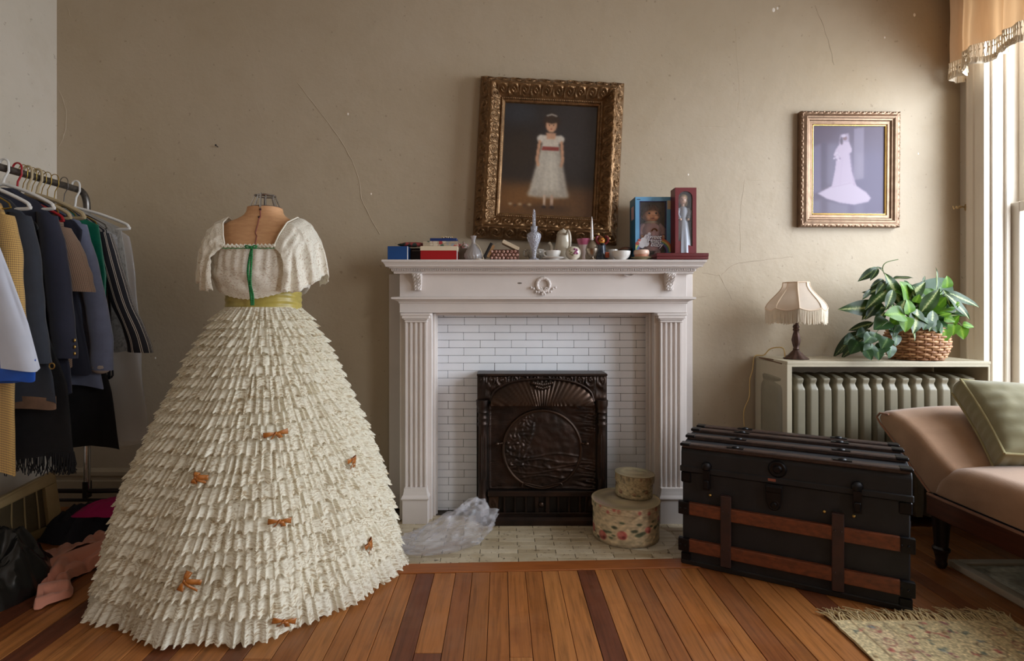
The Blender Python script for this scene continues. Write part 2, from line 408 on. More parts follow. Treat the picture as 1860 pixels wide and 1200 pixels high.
# ------------------------------------------------------------------ fireplace: mantelpiece
CX = .21
mt = thing('mantelpiece', 'cream painted wooden mantelpiece with fluted pilasters and wreath', 'mantelpiece', (CX, 2.80, 0))
P = M['mantel']
def pbox(name, x0, x1, y0, z0, z1, y1=None, bev=.003, parent=None, mat=None):
    return MB().box(x0, x1, y0, y1 if y1 else WY-.002, z0, z1).build(name, mat or P, parent or mt, bev=bev)
for s in (-1, 1):
    a, b = sorted((CX+s*.786, CX+s*.556)); pbox('stile', a, b, 2.765 if False else 2.745, 0, 1.03) if False else None
    a, b = sorted((CX+s*.800, CX+s*.70)); pbox('backing_board', a, b, 2.90, 0, 1.235, bev=.002)
    a, b = sorted((CX+s*.716, CX+s*.5535)); pbox('stile', a, b, 2.745, 0, 1.032)
    # inner bead of the jamb
    xj = CX+s*.550; jb = MB(); jb.tube([(xj, 2.80, 0), (xj, 2.80, 1.03)], .009, 10); jb.tube([(xj-s*.002, 2.835, 0), (xj-s*.002, 2.835, 1.03)], .013, 10); jb.build('jamb_bead', M['mantel'], mt, smooth=True)
    # fluted pilaster
    pc = CX+s*.630; hw = .052; nf = 4; pts = []
    pts.append((pc-hw, 2.747)); pts.append((pc-hw, 2.716))
    fw = .0155; gap = (2*hw-nf*fw)/(nf+1)
    for i in range(nf):
        x0 = pc-hw+gap*(i+1)+fw*i
        for k in range(9):
            t = PI*k/8; pts.append((x0+fw/2-fw/2*math.cos(t), 2.716+.011*math.sin(t)))
    pts += [(pc+hw, 2.716), (pc+hw, 2.747)]
    MB().prism(pts, lambda a, b: (a, b, .17), lambda a, b: (a, b, .985)).build('pilaster', P, mt)
    c = MB()
    for (w, d, z0, z1) in ((.056, 2.712, .985, .997), (.060, 2.706, .997, 1.004), (.068, 2.702, 1.004, 1.018), (.074, 2.70, 1.018, 1.03)): c.box(pc-w, pc+w, d, 2.747, z0, z1)
    c.build('capital', P, mt, bev=.002)
    q = MB(); q.box(pc-.063, pc+.063, 2.688, 2.748, 0, .118); q.build('plinth_block', P, mt, bev=.002)
    q = MB(); pr = [(.066, .118), (.068, .124), (.066, .130), (.060, .140), (.056, .158), (.0545, .172)]
    for (w0, z0), (w1, z1) in zip(pr, pr[1:]):
        e0 = w0-.063; e1 = w1-.063
        q.add([(pc-w0, 2.688-e0, z0), (pc+w0, 2.688-e0, z0), (pc+w0, 2.748, z0), (pc-w0, 2.748, z0), (pc-w1, 2.688-e1, z1), (pc+w1, 2.688-e1, z1), (pc+w1, 2.748, z1), (pc-w1, 2.748, z1)],
              [(0,1,5,4),(1,2,6,5),(3,0,4,7),(4,5,6,7),(3,2,1,0)])
    q.build('plinth_moulding', P, mt, fixn=True)
pbox('frieze_rail', CX-.716, CX+.716, 2.742, 1.032, 1.100, bev=.002)
pbox('soffit_strip', CX-.556, CX+.556, 2.80, 1.019, 1.032, bev=.001)
def mould(name, prof, hw0, d0, z=None):
    """moulding that runs across the front and returns to the wall at both ends; prof = (projection, z)"""
    m = MB(); n = len(prof)
    for (p, zz) in prof:
        for (xx, yy) in ((CX-hw0-p, WY-.01), (CX-hw0-p, d0-p), (CX+hw0+p, d0-p), (CX+hw0+p, WY-.01)): m.v.append(Vector((xx, yy, zz)))
    for i in range(n-1):
        for k in range(3): m.f.append((i*4+k, i*4+k+1, i*4+4+k+1, i*4+4+k))
    m.f.append((0, 1, 2, 3)); m.f.append(tuple((n-1)*4+k for k in (3, 2, 1, 0)))
    return m.build(name, P, mt)
mould('waist_moulding', [(0, 1.078), (.004, 1.082), (.004, 1.086), (.012, 1.092), (.018, 1.094), (.030, 1.099), (.034, 1.100), (.034, 1.109), (.026, 1.111), (.006, 1.113)], .716, 2.742)
pbox('frieze_panel', CX-.716, CX+.716, 2.742, 1.110, 1.236, bev=.002)
mould('bed_moulding', [(0, 1.225), (.022, 1.225), (.024, 1.227), (.024, 1.2365), (.020, 1.2365)], .716, 2.742)
mould('cornice', [(.020, 1.2365), (.031, 1.2365), (.031, 1.2505), (.042, 1.2505), (.043, 1.255), (.047, 1.257), (.058, 1.2575), (.0585, 1.261), (.060, 1.266), (.064, 1.272), (.0675, 1.2765), (.068, 1.279), (.073, 1.280), (.073, 1.2895), (.071, 1.2905)], .716, 2.742)
SH = 1.2905
dn = MB(); x = CX-.748
while x < CX+.748:
    dn.box(x, x+.0046, 2.7035, 2.7125, 1.2390, 1.2495); x += .0086
for s in (-1, 1):
    y = 2.712
    while y < 2.93:
        xx = CX+s*.747; dn.box(min(xx, xx+s*.004), max(xx, xx+s*.004), y, y+.0042, 1.2395, 1.2492); y += .0078
tag(dn.build('dentil_row', P, mt), kind='stuff')
# carved corbels under the cornice
def scroll(u, v, L=.09, k=7.0, sg=1):
    """relief of alternating acanthus scrolls along u; v across (-1..1)"""
    i = math.floor(u/L); cu = (fr(u/L)-.5)*L; f = 1 if i % 2 else -1
    cv = v*L*.42; r = math.hypot(cu, cv)+.004; th = math.atan2(cv*f*sg, cu)
    h = .5+.5*math.cos(3*th+k*math.log(r/L+.02)*1.2)
    h2 = .5+.5*math.cos(th*f+k*math.log(r/L+.05))
    lf = abs(math.sin(9*th+3*r/L*f))*max(0, 1-r/(L*.62))
    return .50*h2**1.6+.34*h*(.4+.6*fr(i*.37))+.22*lf+.20*abs(N(cu/L*7+i, v*3.2, 2))
for s in (-1, 1):
    xc = CX+s*.624; g = MB()
    def cf(u, v, xc=xc):
        a = (u-.5)*2; z = 1.226-.083*v; w = .024*(1-.25*v)
        y = 2.742-(.036*(1-v)**1.4+.012+.006*math.sin(v*PI*2.5))*(1 if abs(a) < .97 else 0)
        y -= .009*scroll(v*.2+a*.03, a*1.2, .04, 6)*(1-abs(a)**6)
        return (xc+a*w, min(y, 2.745), z)
    g.grid(cf, 22, 40); g.box(xc-.026, xc+.026, 2.700, 2.744, 1.2245, 1.2285); g.build('corbel', M['mantel'], mt, smooth=True, angle=70)
# wreath with swags
w = MB(); wc = at(987, 517, 2.738)
ring = [(wc.x+.031*math.sin(a), 2.736, wc.z+.031*math.cos(a)*1.05) for a in [2*PI*i/40 for i in range(41)]]
w.tube(ring, [.0085*(1+.14*math.sin(i*2.2)) for i in range(41)], 8)
for s in (-1, 1):
    for i in range(5): w.ball((wc.x+s*(.012+.012*i), 2.734, wc.z-.032-.004*math.sin(i*1.2)+.0035*i*(i > 2)), .0075-.0006*i, .006, .0065, 8, 6)
    w.tube(catmull([(wc.x, 2.733, wc.z-.038), (wc.x+s*.012, 2.730, wc.z-.026), (wc.x+s*.020, 2.732, wc.z-.020), (wc.x+s*.012, 2.732, wc.z-.014), (wc.x, 2.731, wc.z-.036)], 4), .003, 6)
for (dx, dz) in ((0, -.038), (.006, -.046), (-.006, -.046)): w.ball((wc.x+dx, 2.731, wc.z+dz), .007, .006, .007, 8, 6)
w.build('wreath', P, mt, smooth=True)
# a chip of bare wood and a curl of loose paint under the shelf
MB().ball(at(944, 514, 2.7415), .012, .0012, .0035, 8, 5).build('paint_chip', pm('bare_wood_chip', (110, 96, 86), .8), mt)
pf = MB(); pf.grid(lambda u, v: (.62+.0+.05*u+.30-.0, 2.735-.016*math.sin(u*PI)*v, 1.226-.008*v-.004*u), 8, 3) if False else pf.grid(lambda u, v: (X(1132, 2.73)+.052*u, 2.738-.018*v, 1.225-.010*v*math.sin(u*PI)-.003), 8, 3)
pf.build('loose_paint_flake', P, mt, solid=.001)

# ------------------------------------------------------------------ tile surround and hearth
TY = 2.875
ts = thing('tile_surround', 'white glazed tile facing with dark joints around the iron insert', 'tile surround', (CX, TY, 0))
MB().box(CX-.556, CX+.556, TY+.006, WY-.004, 0, 1.03).build('mortar_bed', M['grout'], ts)
xl, xr, zt = CX-.5545, CX+.5545, 1.019
TH, TW, zr = .0398, .1632, 1.008
ix0, ix1, iz1 = X(870, 2.74)+.004, X(1100, 2.74)-.004, .70
row = 0; z = zr; rt = random.Random(5); cache = {}
def tile(name, x0, x1, y0, y1, z0, z1, mat, par, thin='y', ry=.0):
    o = MB().box(x0, x1, y0, y1, z0, z1).build(name, mat, par, bev=.0012); return o
top = [xl+.045]
while top[-1] < xr: top.append(top[-1]+TW)
for a, b in zip([xl]+top, top+[xr]):
    if b > xr: b = xr
    if b-a > .01: tile('tile', a+.001, b-.001, TY+rt.uniform(-.0006, .0006), TY+.008, zr+.0018, zt, M['tile'], ts)
while z > .01:
    z0 = max(z-TH, .0)
    off = .052 if row % 2 == 0 else -.0295
    if row % 2 == 0: off = .1055-.0+0
    cuts = [xl]; c = xl+(.1505 if row % 2 == 0 else .0695)+rt.uniform(-.003, .003)
    while c < xr-.012: cuts.append(c); c += TW
    cuts.append(xr)
    for a, b in zip(cuts, cuts[1:]):
        segs = [(a, b)]
        if z0 < iz1-.012:
            segs = []
            if a < ix0: segs.append((a, min(b, ix0)))
            if b > ix1: segs.append((max(a, ix1), b))
        for (p, q) in segs:
            if q-p < .008: continue
            tile('tile', p+.0009, q-.0009, TY+rt.uniform(-.0009, .0009), TY+.008, z0+.0010, z-.0008, M['tile'], ts)
    z -= TH; row += 1
he = thing('hearth', 'worn cream tiled hearth flush with the floor before the fireplace', 'hearth', (CX, 2.5, 0))
hb = MB(); xa, xb = -.62, .95
hb.add([(xa, HF(xa), -.011), (xb, HF(xb), -.011), (xb, TY+.01, -.011), (xa, TY+.01, -.011), (xa, HF(xa), -.002), (xb, HF(xb), -.002), (xb, TY+.01, -.002), (xa, TY+.01, -.002)], [(3,2,1,0),(4,5,6,7),(0,1,5,4),(1,2,6,5),(2,3,7,6),(3,0,4,7)])
hb.build('mortar_bed', M['grout'], he)
y = 2.80; row = 0
while y > 2.15:
    c = xa+(.12 if row % 2 else .04); cuts = [xa]
    while c < xb-.02: cuts.append(c); c += TW
    cuts.append(xb)
    for a, b in zip(cuts, cuts[1:]):
        y0a, y0b = max(y-TH, HF(a)+.001), max(y-TH, HF(b)+.001)
        if y-y0a < .008: continue
        t = MB(); dz = rt.uniform(-.0008, .0012); g = .0013
        t.add([(a+g, y0a+g, -.004), (b-g, y0b+g, -.004), (b-g, y-g, -.004), (a+g, y-g, -.004), (a+g, y0a+g, .002+dz), (b-g, y0b+g, .002+dz), (b-g, y-g, .002+dz), (a+g, y-g, .002+dz)], [(3,2,1,0),(4,5,6,7),(0,1,5,4),(1,2,6,5),(2,3,7,6),(3,0,4,7)])
        t.build('tile', M['htile'], he, bev=.0012)
    y -= TH; row += 1

# ------------------------------------------------------------------ cast-iron insert
ci = thing('fireplace_insert', 'dark cast iron summer front with arched shell hood and round landscape medallion', 'fireplace insert', (CX, 2.7, .003))
I = M['iron']; F0 = 2.735
ixl, ixr = X(867, F0), X(1102, F0); IC = (ixl+ixr)/2; IH = (ixr-ixl)/2; ztop = Z(678, F0)
zcol = Z(728, F0)                                   # springing of the columns / bottom of the top plate
# top plate: ornament with an arched opening
def arch(x):                                        # lower edge of the ornament plate
    a = min(1, abs(x-IC)/(IH*.80)); return zcol+.004+ (ztop-.030-zcol)*math.sqrt(max(0, 1-a**2.6)) if a < 1 else zcol
def topf(u, v):
    x = ixl+(ixr-ixl)*u; z0 = arch(x); z = lerp(z0, ztop-.012, v)
    e = min(1, min(v, 1-v)*8)*min(1, min(u, 1-u)*40)
    return (x, F0-.012*e*scroll(x-IC+.5, (z-ztop+.03)*28, .055, 7)-.003, z)
tp = MB().grid(topf, 220, 22); tp.box(ixl, ixr, F0, TY, ztop-.014, ztop-.012); tp.build('top_plate', I, ci, smooth=True, angle=75)
tb = MB(); tb.box(ixl-.002, ixr+.002, F0-.014, TY, ztop-.012, ztop); tb.box(ixl, ixr, F0-.006, TY, zcol-.005, zcol+.0) if False else None
tb.build('top_rim', I, ci, bev=.003)
ar = MB(); pts = []
for i in range(41):
    a = -1+2*i/40; x = IC+a*IH*.80; pts.append((x, F0-.008, arch(x)))
ar.tube(pts, .006, 8); ar.build('arch_moulding', I, ci, smooth=True)
# shell fan hood: ribs radiating from the middle
zb = Z(732, F0)
def fan(u, v):
    a = -1+2*u; x = IC+a*IH*.79; zt_ = arch(x)-.002; z = lerp(zb-.008, zt_, v)
    ang = math.atan2(z-(zb+.05), (x-IC)) if False else math.atan2(x-IC, (z-(zb-.10))); rib = math.sin(ang*62)
    return (x, F0+.002-.040*math.sin(PI*.5*(1-v))*.9+.0035*rib*(1-.5*v), z)
MB().grid(fan, 260, 10).build('shell_hood', M['copper'], ci, smooth=True, angle=80)
sh = MB()
for i in range(11):
    a = (i-5)/5; sh.ball((IC+a*.046, F0-.016, Z(694, F0)-.012+.010*abs(a)), .011, .010, .014-.004*abs(a), 8, 6)
for i in range(7):
    a = (i-3)/3; sh.ball((IC+a*.030, F0-.018, Z(700, F0)-.012+.008*abs(a)), .009, .010, .010, 8, 6)
sh.build('shell_boss', M['copper'], ci, smooth=True)
# columns
for s in (-1, 1):
    x = IC+s*(IH-.026); zc0 = .0; c = MB()
    wv = lambda a, z: 1+.07*math.cos(a*14) if .17 < z < .44 else 1
    hcol = zcol
    prof = [(.034, .003), (.034, .050), (.030, .056), (.033, .066), (.027, .074), (.031, .084), (.025, .095), (.029, .108), (.024, .120), (.022, .15)]
    prof += [(.0215-.002*i/12, .17+(hcol-.30)*i/12) for i in range(13)]
    zt2 = .17+hcol-.30
    prof += [(.025, zt2+.012), (.026, zt2+.020), (.021, zt2+.026), (.0225, zt2+.036), (.026, zt2+.046), (.022, zt2+.052), (.020, zt2+.068), (.027, zt2+.076), (.024, zt2+.088), (.028, zt2+.10), (.031, zt2+.112), (.031, hcol+.006)]
    c.lathe(prof, x, F0-.002, 0, 28, wv); c.build('column', I, ci, smooth=True, angle=50)
    MB().box(x-.030, x+.030, F0+.004, TY, .0, hcol).build('side_plate', M['iron2'], ci, bev=.002)
# door with relief
dx0, dx1, dz0, dz1 = IC-IH+.056, IC+IH-.056, Z(888, F0), zb-.004
MCX, MCZ, MR = X(985, F0), Z(816, F0), .0705*2.735
def landscape(x, z):
    a, b = (x-MCX)/MR, (z-MCZ)/MR
    h = .5*N(a*3, b*3, 1)+.3*N(a*8, b*8, 2)
    if a < -.15:
        h += 1.2*sm(-.1, -.6, a)*abs(N(a*9, b*9, 4))*2*sm(-.75, -.3, b)
    trunk_d = abs(a+.42-.18*b*b-.12*math.sin(b*3)); h += .9*max(0, 1-trunk_d/.05)*(1 if -.2 < b < .7 else 0)
    for k in range(5):
        yb = -.15-.14*k; h += .5*max(0, 1-abs(b-yb-.05*math.sin(a*4+k*2))/.035)
    h += .8*max(0, N(a*7+5, b*10, 7))*sm(-.1, -.4, b)
    return h
def doorf(u, v):
    x = lerp(dx0, dx1, u); z = lerp(dz0, dz1, v); r = math.hypot(x-MCX, z-MCZ)
    y = F0+.012
    if r < MR: y = F0+.004-.010*math.sqrt(max(0, 1-(r/MR)**2))-.0065*landscape(x, z)*sm(MR, MR*.9, r)
    else:
        ux, uz = (u-.5)*2, (v-.5)*2
        corner = sm(.45, .8, abs(ux))*sm(.15, .5, abs(uz))
        y -= .010*corner*scroll(z*1.1+abs(ux)*.03, ux*2.2-2, .07, 7)+.002*N(x*30, z*30)
    e = min(u, 1-u, v, 1-v)
    if e < .02: y -= .006
    return (x, y, z)
MB().grid(doorf, 150, 150).build('door_panel', M['iron'], ci, smooth=True, angle=80)
rg = MB(); rg.tube([(MCX+MR*math.sin(a), F0+.004, MCZ+MR*math.cos(a)) for a in [2*PI*i/64 for i in range(65)]], .0085, 8); rg.build('medallion_ring', M['copper'], ci, smooth=True)
mb_ = MB()
for s in (-1, 1):
    mb_.tube(catmull([(MCX+s*.10, F0-.002, dz0+.012), (MCX+s*.09, F0-.002, dz0+.030), (MCX+s*.04, F0-.002, dz0+.020), (MCX, F0-.002, dz0+.012)], 5), .0045, 6)
mb_.build('scroll_bracket', M['copper'], ci, smooth=True)
for s, px in ((-1, 903), (1, 1066)):
    k = MB(); c = at(px, 806, F0-.012); k.ball(c, .011, .012, .011, 12, 8); k.tube([(c.x-s*.0+s*(-.028), F0-.004, c.z+.002), c], .0045, 6); k.build('door_knob', M['copper'], ci, smooth=True)
# grate panel with slots under the door
gz0, gz1 = Z(935, F0-.02)+.004, dz0-.008; G0 = F0-.012
gp = MB(); gp.box(dx0-.004, dx1+.004, G0+.014, TY, .0, gz1+.004); gp.build('grate_back', M['iron2'], ci)
gp = MB(); gp.box(dx0-.004, dx1+.004, G0-.012, G0+.016, gz1-.022, gz1+.004); gp.box(dx0-.004, dx1+.004, G0-.006, G0+.014, gz0-.008, gz0+.006)
nb = 9
for i in range(nb+1):
    if i in (0, nb): w_ = .055
    elif i in (4, 5): w_ = .020
    else: w_ = .012
    xs = lerp(dx0+.025, dx1-.025, i/nb); gp.box(xs-w_/2, xs+w_/2, G0-.001, G0+.014, gz0+.004, gz1-.02)
gp.build('grate', I, ci, bev=.002)
rs = MB(); rs.grid(lambda u, v: (lerp(dx0+.0, dx0+.05, u), G0-.003-.006*scroll(u*.05, (v-.5)*2, .05, 6), lerp(gz0+.006, gz1-.024, v)), 16, 12); rs.ball((IC-.005, G0-.004, (gz0+gz1)/2-.01), .014, .010, .014, 10, 7)
rs.grid(lambda u, v: (lerp(dx1-.05, dx1, u), G0-.003-.006*scroll(u*.05, (v-.5)*2, .05, 6), lerp(gz0+.006, gz1-.024, v)), 16, 12)
rs.build('rosette', M['copper'], ci, smooth=True)
br = MB(); pr = [(2.720, gz0-.004), (2.700, gz0-.010), (2.690, gz0-.018), (2.676, gz0-.030), (2.668, .030), (2.662, .026), (2.662, .003), (2.80, .003), (2.80, gz0-.004)]
br.prism([(a, b) for a, b in pr], lambda a, b: (IC-IH+.03, a, b), lambda a, b: (IC+IH-.03, a, b)); br.build('base_rail', I, ci)
sl = MB()
for i in range(60): xs = lerp(IC-IH+.05, IC+IH-.05, i/59); sl.box(xs-.0015, xs+.0015, 2.664, 2.680, .012, .024) if i % 1 == 0 else None
# ------------------------------------------------------------------ flat print helper: a fine grid whose points carry printed colour
def blur(a, s):
    if s <= 0: return a
    r = int(3*s)+1; k = np.exp(-.5*(np.arange(-r, r+1)/s)**2); k /= k.sum()
    for ax in (0, 1):
        p = np.pad(a, [(r, r) if i == ax else (0, 0) for i in range(a.ndim)], mode='edge')
        a = sum(k[i]*np.take(p, range(i, i+a.shape[ax]), axis=ax) for i in range(2*r+1))
    return a
class Print:
    def __init__(s, w, h, c):
        s.w, s.h = w, h; s.a = np.zeros((h, w, 3)); s.a[:] = c
        s.yy, s.xx = np.mgrid[0:h, 0:w]; s.xx = (s.xx+.5)/w; s.yy = (s.yy+.5)/h
    def put(s, m, c, a=1.0, b=0):
        m = blur(m.astype(float), b)*a; s.a = s.a*(1-m[..., None])+np.array(c, float)*m[..., None]; return s
    def poly(s, pts, c, a=1.0, b=.7):
        m = np.zeros((s.h, s.w), bool); n = len(pts)
        for i in range(n):
            (x0, y0), (x1, y1) = pts[i], pts[(i+1) % n]
            if y0 == y1: continue
            cond = ((y0 > s.yy) != (y1 > s.yy)) & (s.xx < (x1-x0)*(s.yy-y0)/(y1-y0)+x0); m ^= cond
        return s.put(m, c, a, b)
    def oval(s, cx, cy, rx, ry, c, a=1.0, b=.7): return s.put(((s.xx-cx)/rx)**2+((s.yy-cy)/ry)**2 < 1, c, a, b)
    def line(s, pts, wd, c, a=1.0, b=.6, asp=1.0):
        m = np.zeros((s.h, s.w), bool)
        for (x0, y0), (x1, y1) in zip(pts, pts[1:]):
            dx, dy = x1-x0, (y1-y0)*asp; L = dx*dx+dy*dy+1e-9
            t = np.clip(((s.xx-x0)*dx+(s.yy-y0)*asp*dy)/L, 0, 1)
            m |= (s.xx-x0-t*dx)**2+((s.yy-y0)*asp-t*dy)**2 < (wd/2)**2
        return s.put(m, c, a, b)
    def grain(s, amt, seed=1, sc=1):
        r = np.random.RandomState(seed); n = blur(r.randn(s.h, s.w), sc); n /= n.std(); s.a = s.a*(1+amt*n[..., None]); return s
    def mesh(s, name, mat, fn, parent=None, closeu=False):
        """fn(u, v) with v = 0 at the top"""
        mb = MB(); mb.grid(lambda u, v: fn(u, v), s.w-1, s.h-1); o = mb.build(name, mat, parent, smooth=True, fixn=False)
        a = np.clip(s.a, 0, 255)/255; l = np.where(a <= .04045, a/12.92, ((a+.055)/1.055)**2.4)
        col = np.ones((s.w*s.h, 4), 'f'); col[:, :3] = l.reshape(-1, 3)
        at_ = o.data.color_attributes.new('Col', 'FLOAT_COLOR', 'POINT'); at_.data.foreach_set('color', col.ravel()); return o
M['paint'] = vcol('oil_paint', .40, .1, .04, 90); M['photo'] = vcol('photo_print', .55, 0); M['print'] = vcol('printed_card', .5)

def frame_rails(root, Mx, w, h, prof, relief, mat, name='frame_rail', per=420, nv=None, lab=None):
    """four mitred rails; prof = [(inward, height)], height measured from the wall towards the room (-y)"""
    ks = len(prof)
    cum = [0]
    for (a, b), (c, d) in zip(prof, prof[1:]): cum.append(cum[-1]+math.hypot(c-a, d-b))
    tot = cum[-1]; nv = nv or 34
    for k in range(4):
        L = w if k % 2 == 0 else h
        def fn(u, v, k=k, L=L):
            s = v*tot; i = 0
            while i < ks-2 and s > cum[i+1]: i += 1
            t = (s-cum[i])/max(1e-9, cum[i+1]-cum[i]); a = lerp(prof[i][0], prof[i+1][0], t); b = lerp(prof[i][1], prof[i+1][1], t)
            p = a+u*(L-2*a)-L/2                                # along the rail, mitred
            hgt = b+relief(p, v, a, k)
            q = (h if k % 2 == 0 else w)/2-a
            x, z = ((p, q) if k == 0 else (q, -p) if k == 1 else (-p, -q) if k == 2 else (-q, p))
            return (x, -hgt, z)
        MB().grid(fn, per, nv, M=Mx).build(name, mat, root, smooth=True, angle=85)
# big painting in its carved gilt frame, hanging a little askew
c0 = at(998.5, 284, 2.86); ANG = math.radians(2.9)
Mx = Matrix.Translation((c0.x, 2.944, c0.z-.004)) @ Matrix.Rotation(-.012, 4, 'X') @ Matrix.Rotation(ANG, 4, 'Y')
pw, ph = .765, .862
gp_ = thing('framed_painting', 'oil painting of a child in white in a heavy carved gilt frame, above mantel', 'painting', (c0.x, 2.944, c0.z))
def relief1(p, v, a, k):
    if .10 < v < .46: e = sm(.10, .15, v)*sm(.46, .42, v); return .016*e*scroll(p+.3, ((v-.28)/.18)*1.15, .075, 7)
    if .48 < v < .80: e = sm(.48, .51, v)*sm(.80, .77, v); return .013*e*scroll(p, ((v-.64)/.16)*1.15, .058, 7)
    if .81 < v < .90: return .004*abs(math.sin(p*330))
    return 0
frame_rails(gp_, Mx, pw, ph, [(0, .0), (.0, .022), (.052, .098), (.062, .104), (.072, .100), (.112, .052), (.116, .050), (.119, .056), (.124, .056), (.126, .047), (.136, .043), (.140, .026)], relief1, M['gold'], per=360, nv=84)
pp = Print(150, 180, (44, 38, 36))
pp.poly([(0, .70), (.3, .72), (1, .74), (1, 1), (0, 1)], (98, 66, 38), 1, 9); pp.oval(.3, .85, .3, .12, (128, 86, 46), .6, 8); pp.oval(.8, .25, .35, .35, (58, 52, 52), .7, 14)
pp.oval(.16, .10, .2, .10, (58, 62, 70), .6, 8); pp.oval(.2, .45, .2, .2, (56, 44, 34), .7, 10)
pp.poly([(.42, .36), (.60, .36), (.72, .82), (.30, .82)], (188, 178, 162), 1, 2)              # long white dress, arms at the sides
for xx in (.38, .47, .55, .63): pp.line([(.5+(xx-.5)*.5, .46), (xx, .80)], .03, (214, 206, 192), .6, 2.2)
pp.oval(.51, .80, .22, .035, (168, 156, 140), .8, 2.5)
pp.poly([(.42, .285), (.60, .285), (.595, .40), (.425, .40)], (202, 190, 174), 1, 1.2)
pp.poly([(.425, .385), (.597, .385), (.60, .415), (.422, .415)], (140, 62, 56), 1, .8)
for s in (-1, 1):
    pp.oval(.51+s*.105, .315, .038, .035, (208, 198, 184), 1, 1.2); pp.line([(.51+s*.115, .345), (.51+s*.135, .50), (.51+s*.120, .545)], .032, (196, 148, 116), 1, 1.0)
pp.poly([(.455, .26), (.565, .26), (.555, .315), (.47, .315)], (196, 150, 120), 1, 1)
pp.oval(.51, .165, .088, .075, (54, 38, 30), 1, 1.5); pp.oval(.51, .195, .058, .062, (204, 156, 124), 1, 1); pp.oval(.51, .145, .072, .036, (58, 42, 32), 1, 1.2)
for s in (-1, 1): pp.oval(.51+s*.022, .192, .008, .006, (50, 36, 30), .9, .5)
pp.oval(.51, .228, .014, .005, (150, 80, 70), .8, .5); pp.line([(.46, .112), (.51, .098), (.56, .112)], .014, (188, 182, 170), .8, .8)
pp.line([(.475, .82), (.475, .90)], .028, (196, 170, 146), 1, .8); pp.line([(.55, .82), (.55, .90)], .028, (180, 150, 128), 1, .8)
pp.oval(.47, .915, .026, .014, (60, 44, 40), 1, .7); pp.oval(.555, .915, .026, .014, (60, 44, 40), 1, .7)
pp.poly([(.44, .42), (.50, .42), (.42, .80), (.33, .80)], (150, 140, 128), .35, 3); pp.poly([(.56, .42), (.60, .42), (.71, .80), (.62, .80)], (140, 130, 120), .45, 3); pp.oval(.5, .93, .26, .03, (52, 36, 26), .6, 4)
for i in range(5): pp.oval(.12+.05*i, .90+.012*(i % 2), .018, .010, ((206, 190, 164), (70, 50, 44))[i % 2], .7, 1.2)
pp.grain(.02, 2, 1.2)
iw, ih = (pw-.262)/2, (ph-.262)/2
pp.mesh('canvas', M['paint'], lambda u, v: Mx @ Vector((-iw+2*iw*u, -.030, ih-2*ih*v)), gp_)
MB().box(-pw/2+.06, pw/2-.06, -.024, -.001, -ph/2+.06, ph/2-.06, Mx).build('backing_board', M['black'], gp_)
# bride's photograph
c1 = at(1543.5, 307.5, 2.92); Mb = Matrix.Translation((c1.x, 2.948, c1.z)) @ Matrix.Rotation(math.radians(.4), 4, 'Y')
bw, bh = .527, .612
bp = thing('framed_photograph', 'wedding photograph of a bride in a long train in a pale gilt frame', 'picture', (c1.x, 2.948, c1.z))
def relief2(p, v, a, k):
    if .14 < v < .40: e = sm(.14, .18, v)*sm(.40, .36, v); return .007*e*scroll(p, ((v-.14)/.26-.5)*2.1, .032, 6)
    return 0
frame_rails(bp, Mb, bw, bh, [(0, 0), (0, .030), (.006, .034), (.030, .042), (.036, .038), (.040, .034), (.046, .034), (.050, .026), (.064, .026), (.068, .020)], relief2, M['gold2'], per=200, nv=40)
fm = MB()
for (a0, b0, a1, b1) in ((-1, 1, 1, 1), (1, 1, 1, -1), (1, -1, -1, -1), (-1, -1, -1, 1)):
    fx, fz = bw/2-.070, bh/2-.070; p, q = Vector((a0*fx, -.020, b0*fz)), Vector((a1*fx, -.020, b1*fz)); fm.tube([Mb @ p, Mb @ q], .0042, 8)
fm.build('gilt_fillet', M['brassline'], bp, smooth=True)
pb = Print(140, 180, (112, 98, 118))
U = lambda x, y: ((x-262)/618, (y-228)/794)
pb.oval(.85, .75, .5, .5, (122, 116, 146), .8, 16); pb.poly([U(265, 230), U(520, 230), U(420, 380), U(265, 440)], (104, 86, 106), .9, 5)
pb.poly([U(616, 260), U(698, 250), U(698, 700), U(616, 715)], (158, 152, 168), .9, 1); pb.poly([U(640, 480), U(690, 480), U(690, 690), U(640, 700)], (176, 172, 186), .6, 5)
pb.poly([U(262, 430), U(340, 395), U(345, 820), U(262, 840)], (134, 128, 152), .9, 2); pb.poly([U(345, 390), U(395, 390), U(395, 760), U(345, 800)], (98, 84, 108), .9, 2); pb.poly([U(395, 390), U(600, 390), U(600, 760), U(395, 760)], (140, 136, 156), .8, 4)
pb.poly([U(262, 900), U(340, 890), U(340, 1022), U(262, 1022)], (140, 136, 154), .8, 3); pb.poly([U(400, 900), U(570, 930), U(570, 1022), U(400, 1022)], (146, 142, 160), .8, 3); pb.poly([U(620, 930), U(700, 900), U(700, 1022), U(620, 1022)], (140, 136, 158), .7, 3)
pb.poly([U(500, 315), U(572, 300), U(578, 400), U(490, 410)], (216, 208, 220), .8, 1.4)
pb.poly([U(480, 420), U(520, 380), U(575, 380), U(598, 440), U(596, 465), U(580, 480), U(600, 640), U(640, 770), U(430, 785), U(460, 620), U(470, 520), U(445, 500), U(462, 450)], (226, 216, 226), 1, 1)
pb.poly([U(430, 770), U(560, 730), U(640, 765), U(720, 820), U(760, 870), U(740, 905), U(620, 932), U(500, 915), U(390, 880), U(316, 835)], (230, 222, 230), 1, 1.2)
pb.oval(*U(512, 370), .018, .045, (96, 80, 96), .9, 1); pb.oval(*U(540, 345), .026, .024, (150, 118, 120), 1, .8); pb.oval(*U(530, 325), .030, .016, (226, 220, 228), 1, .8)
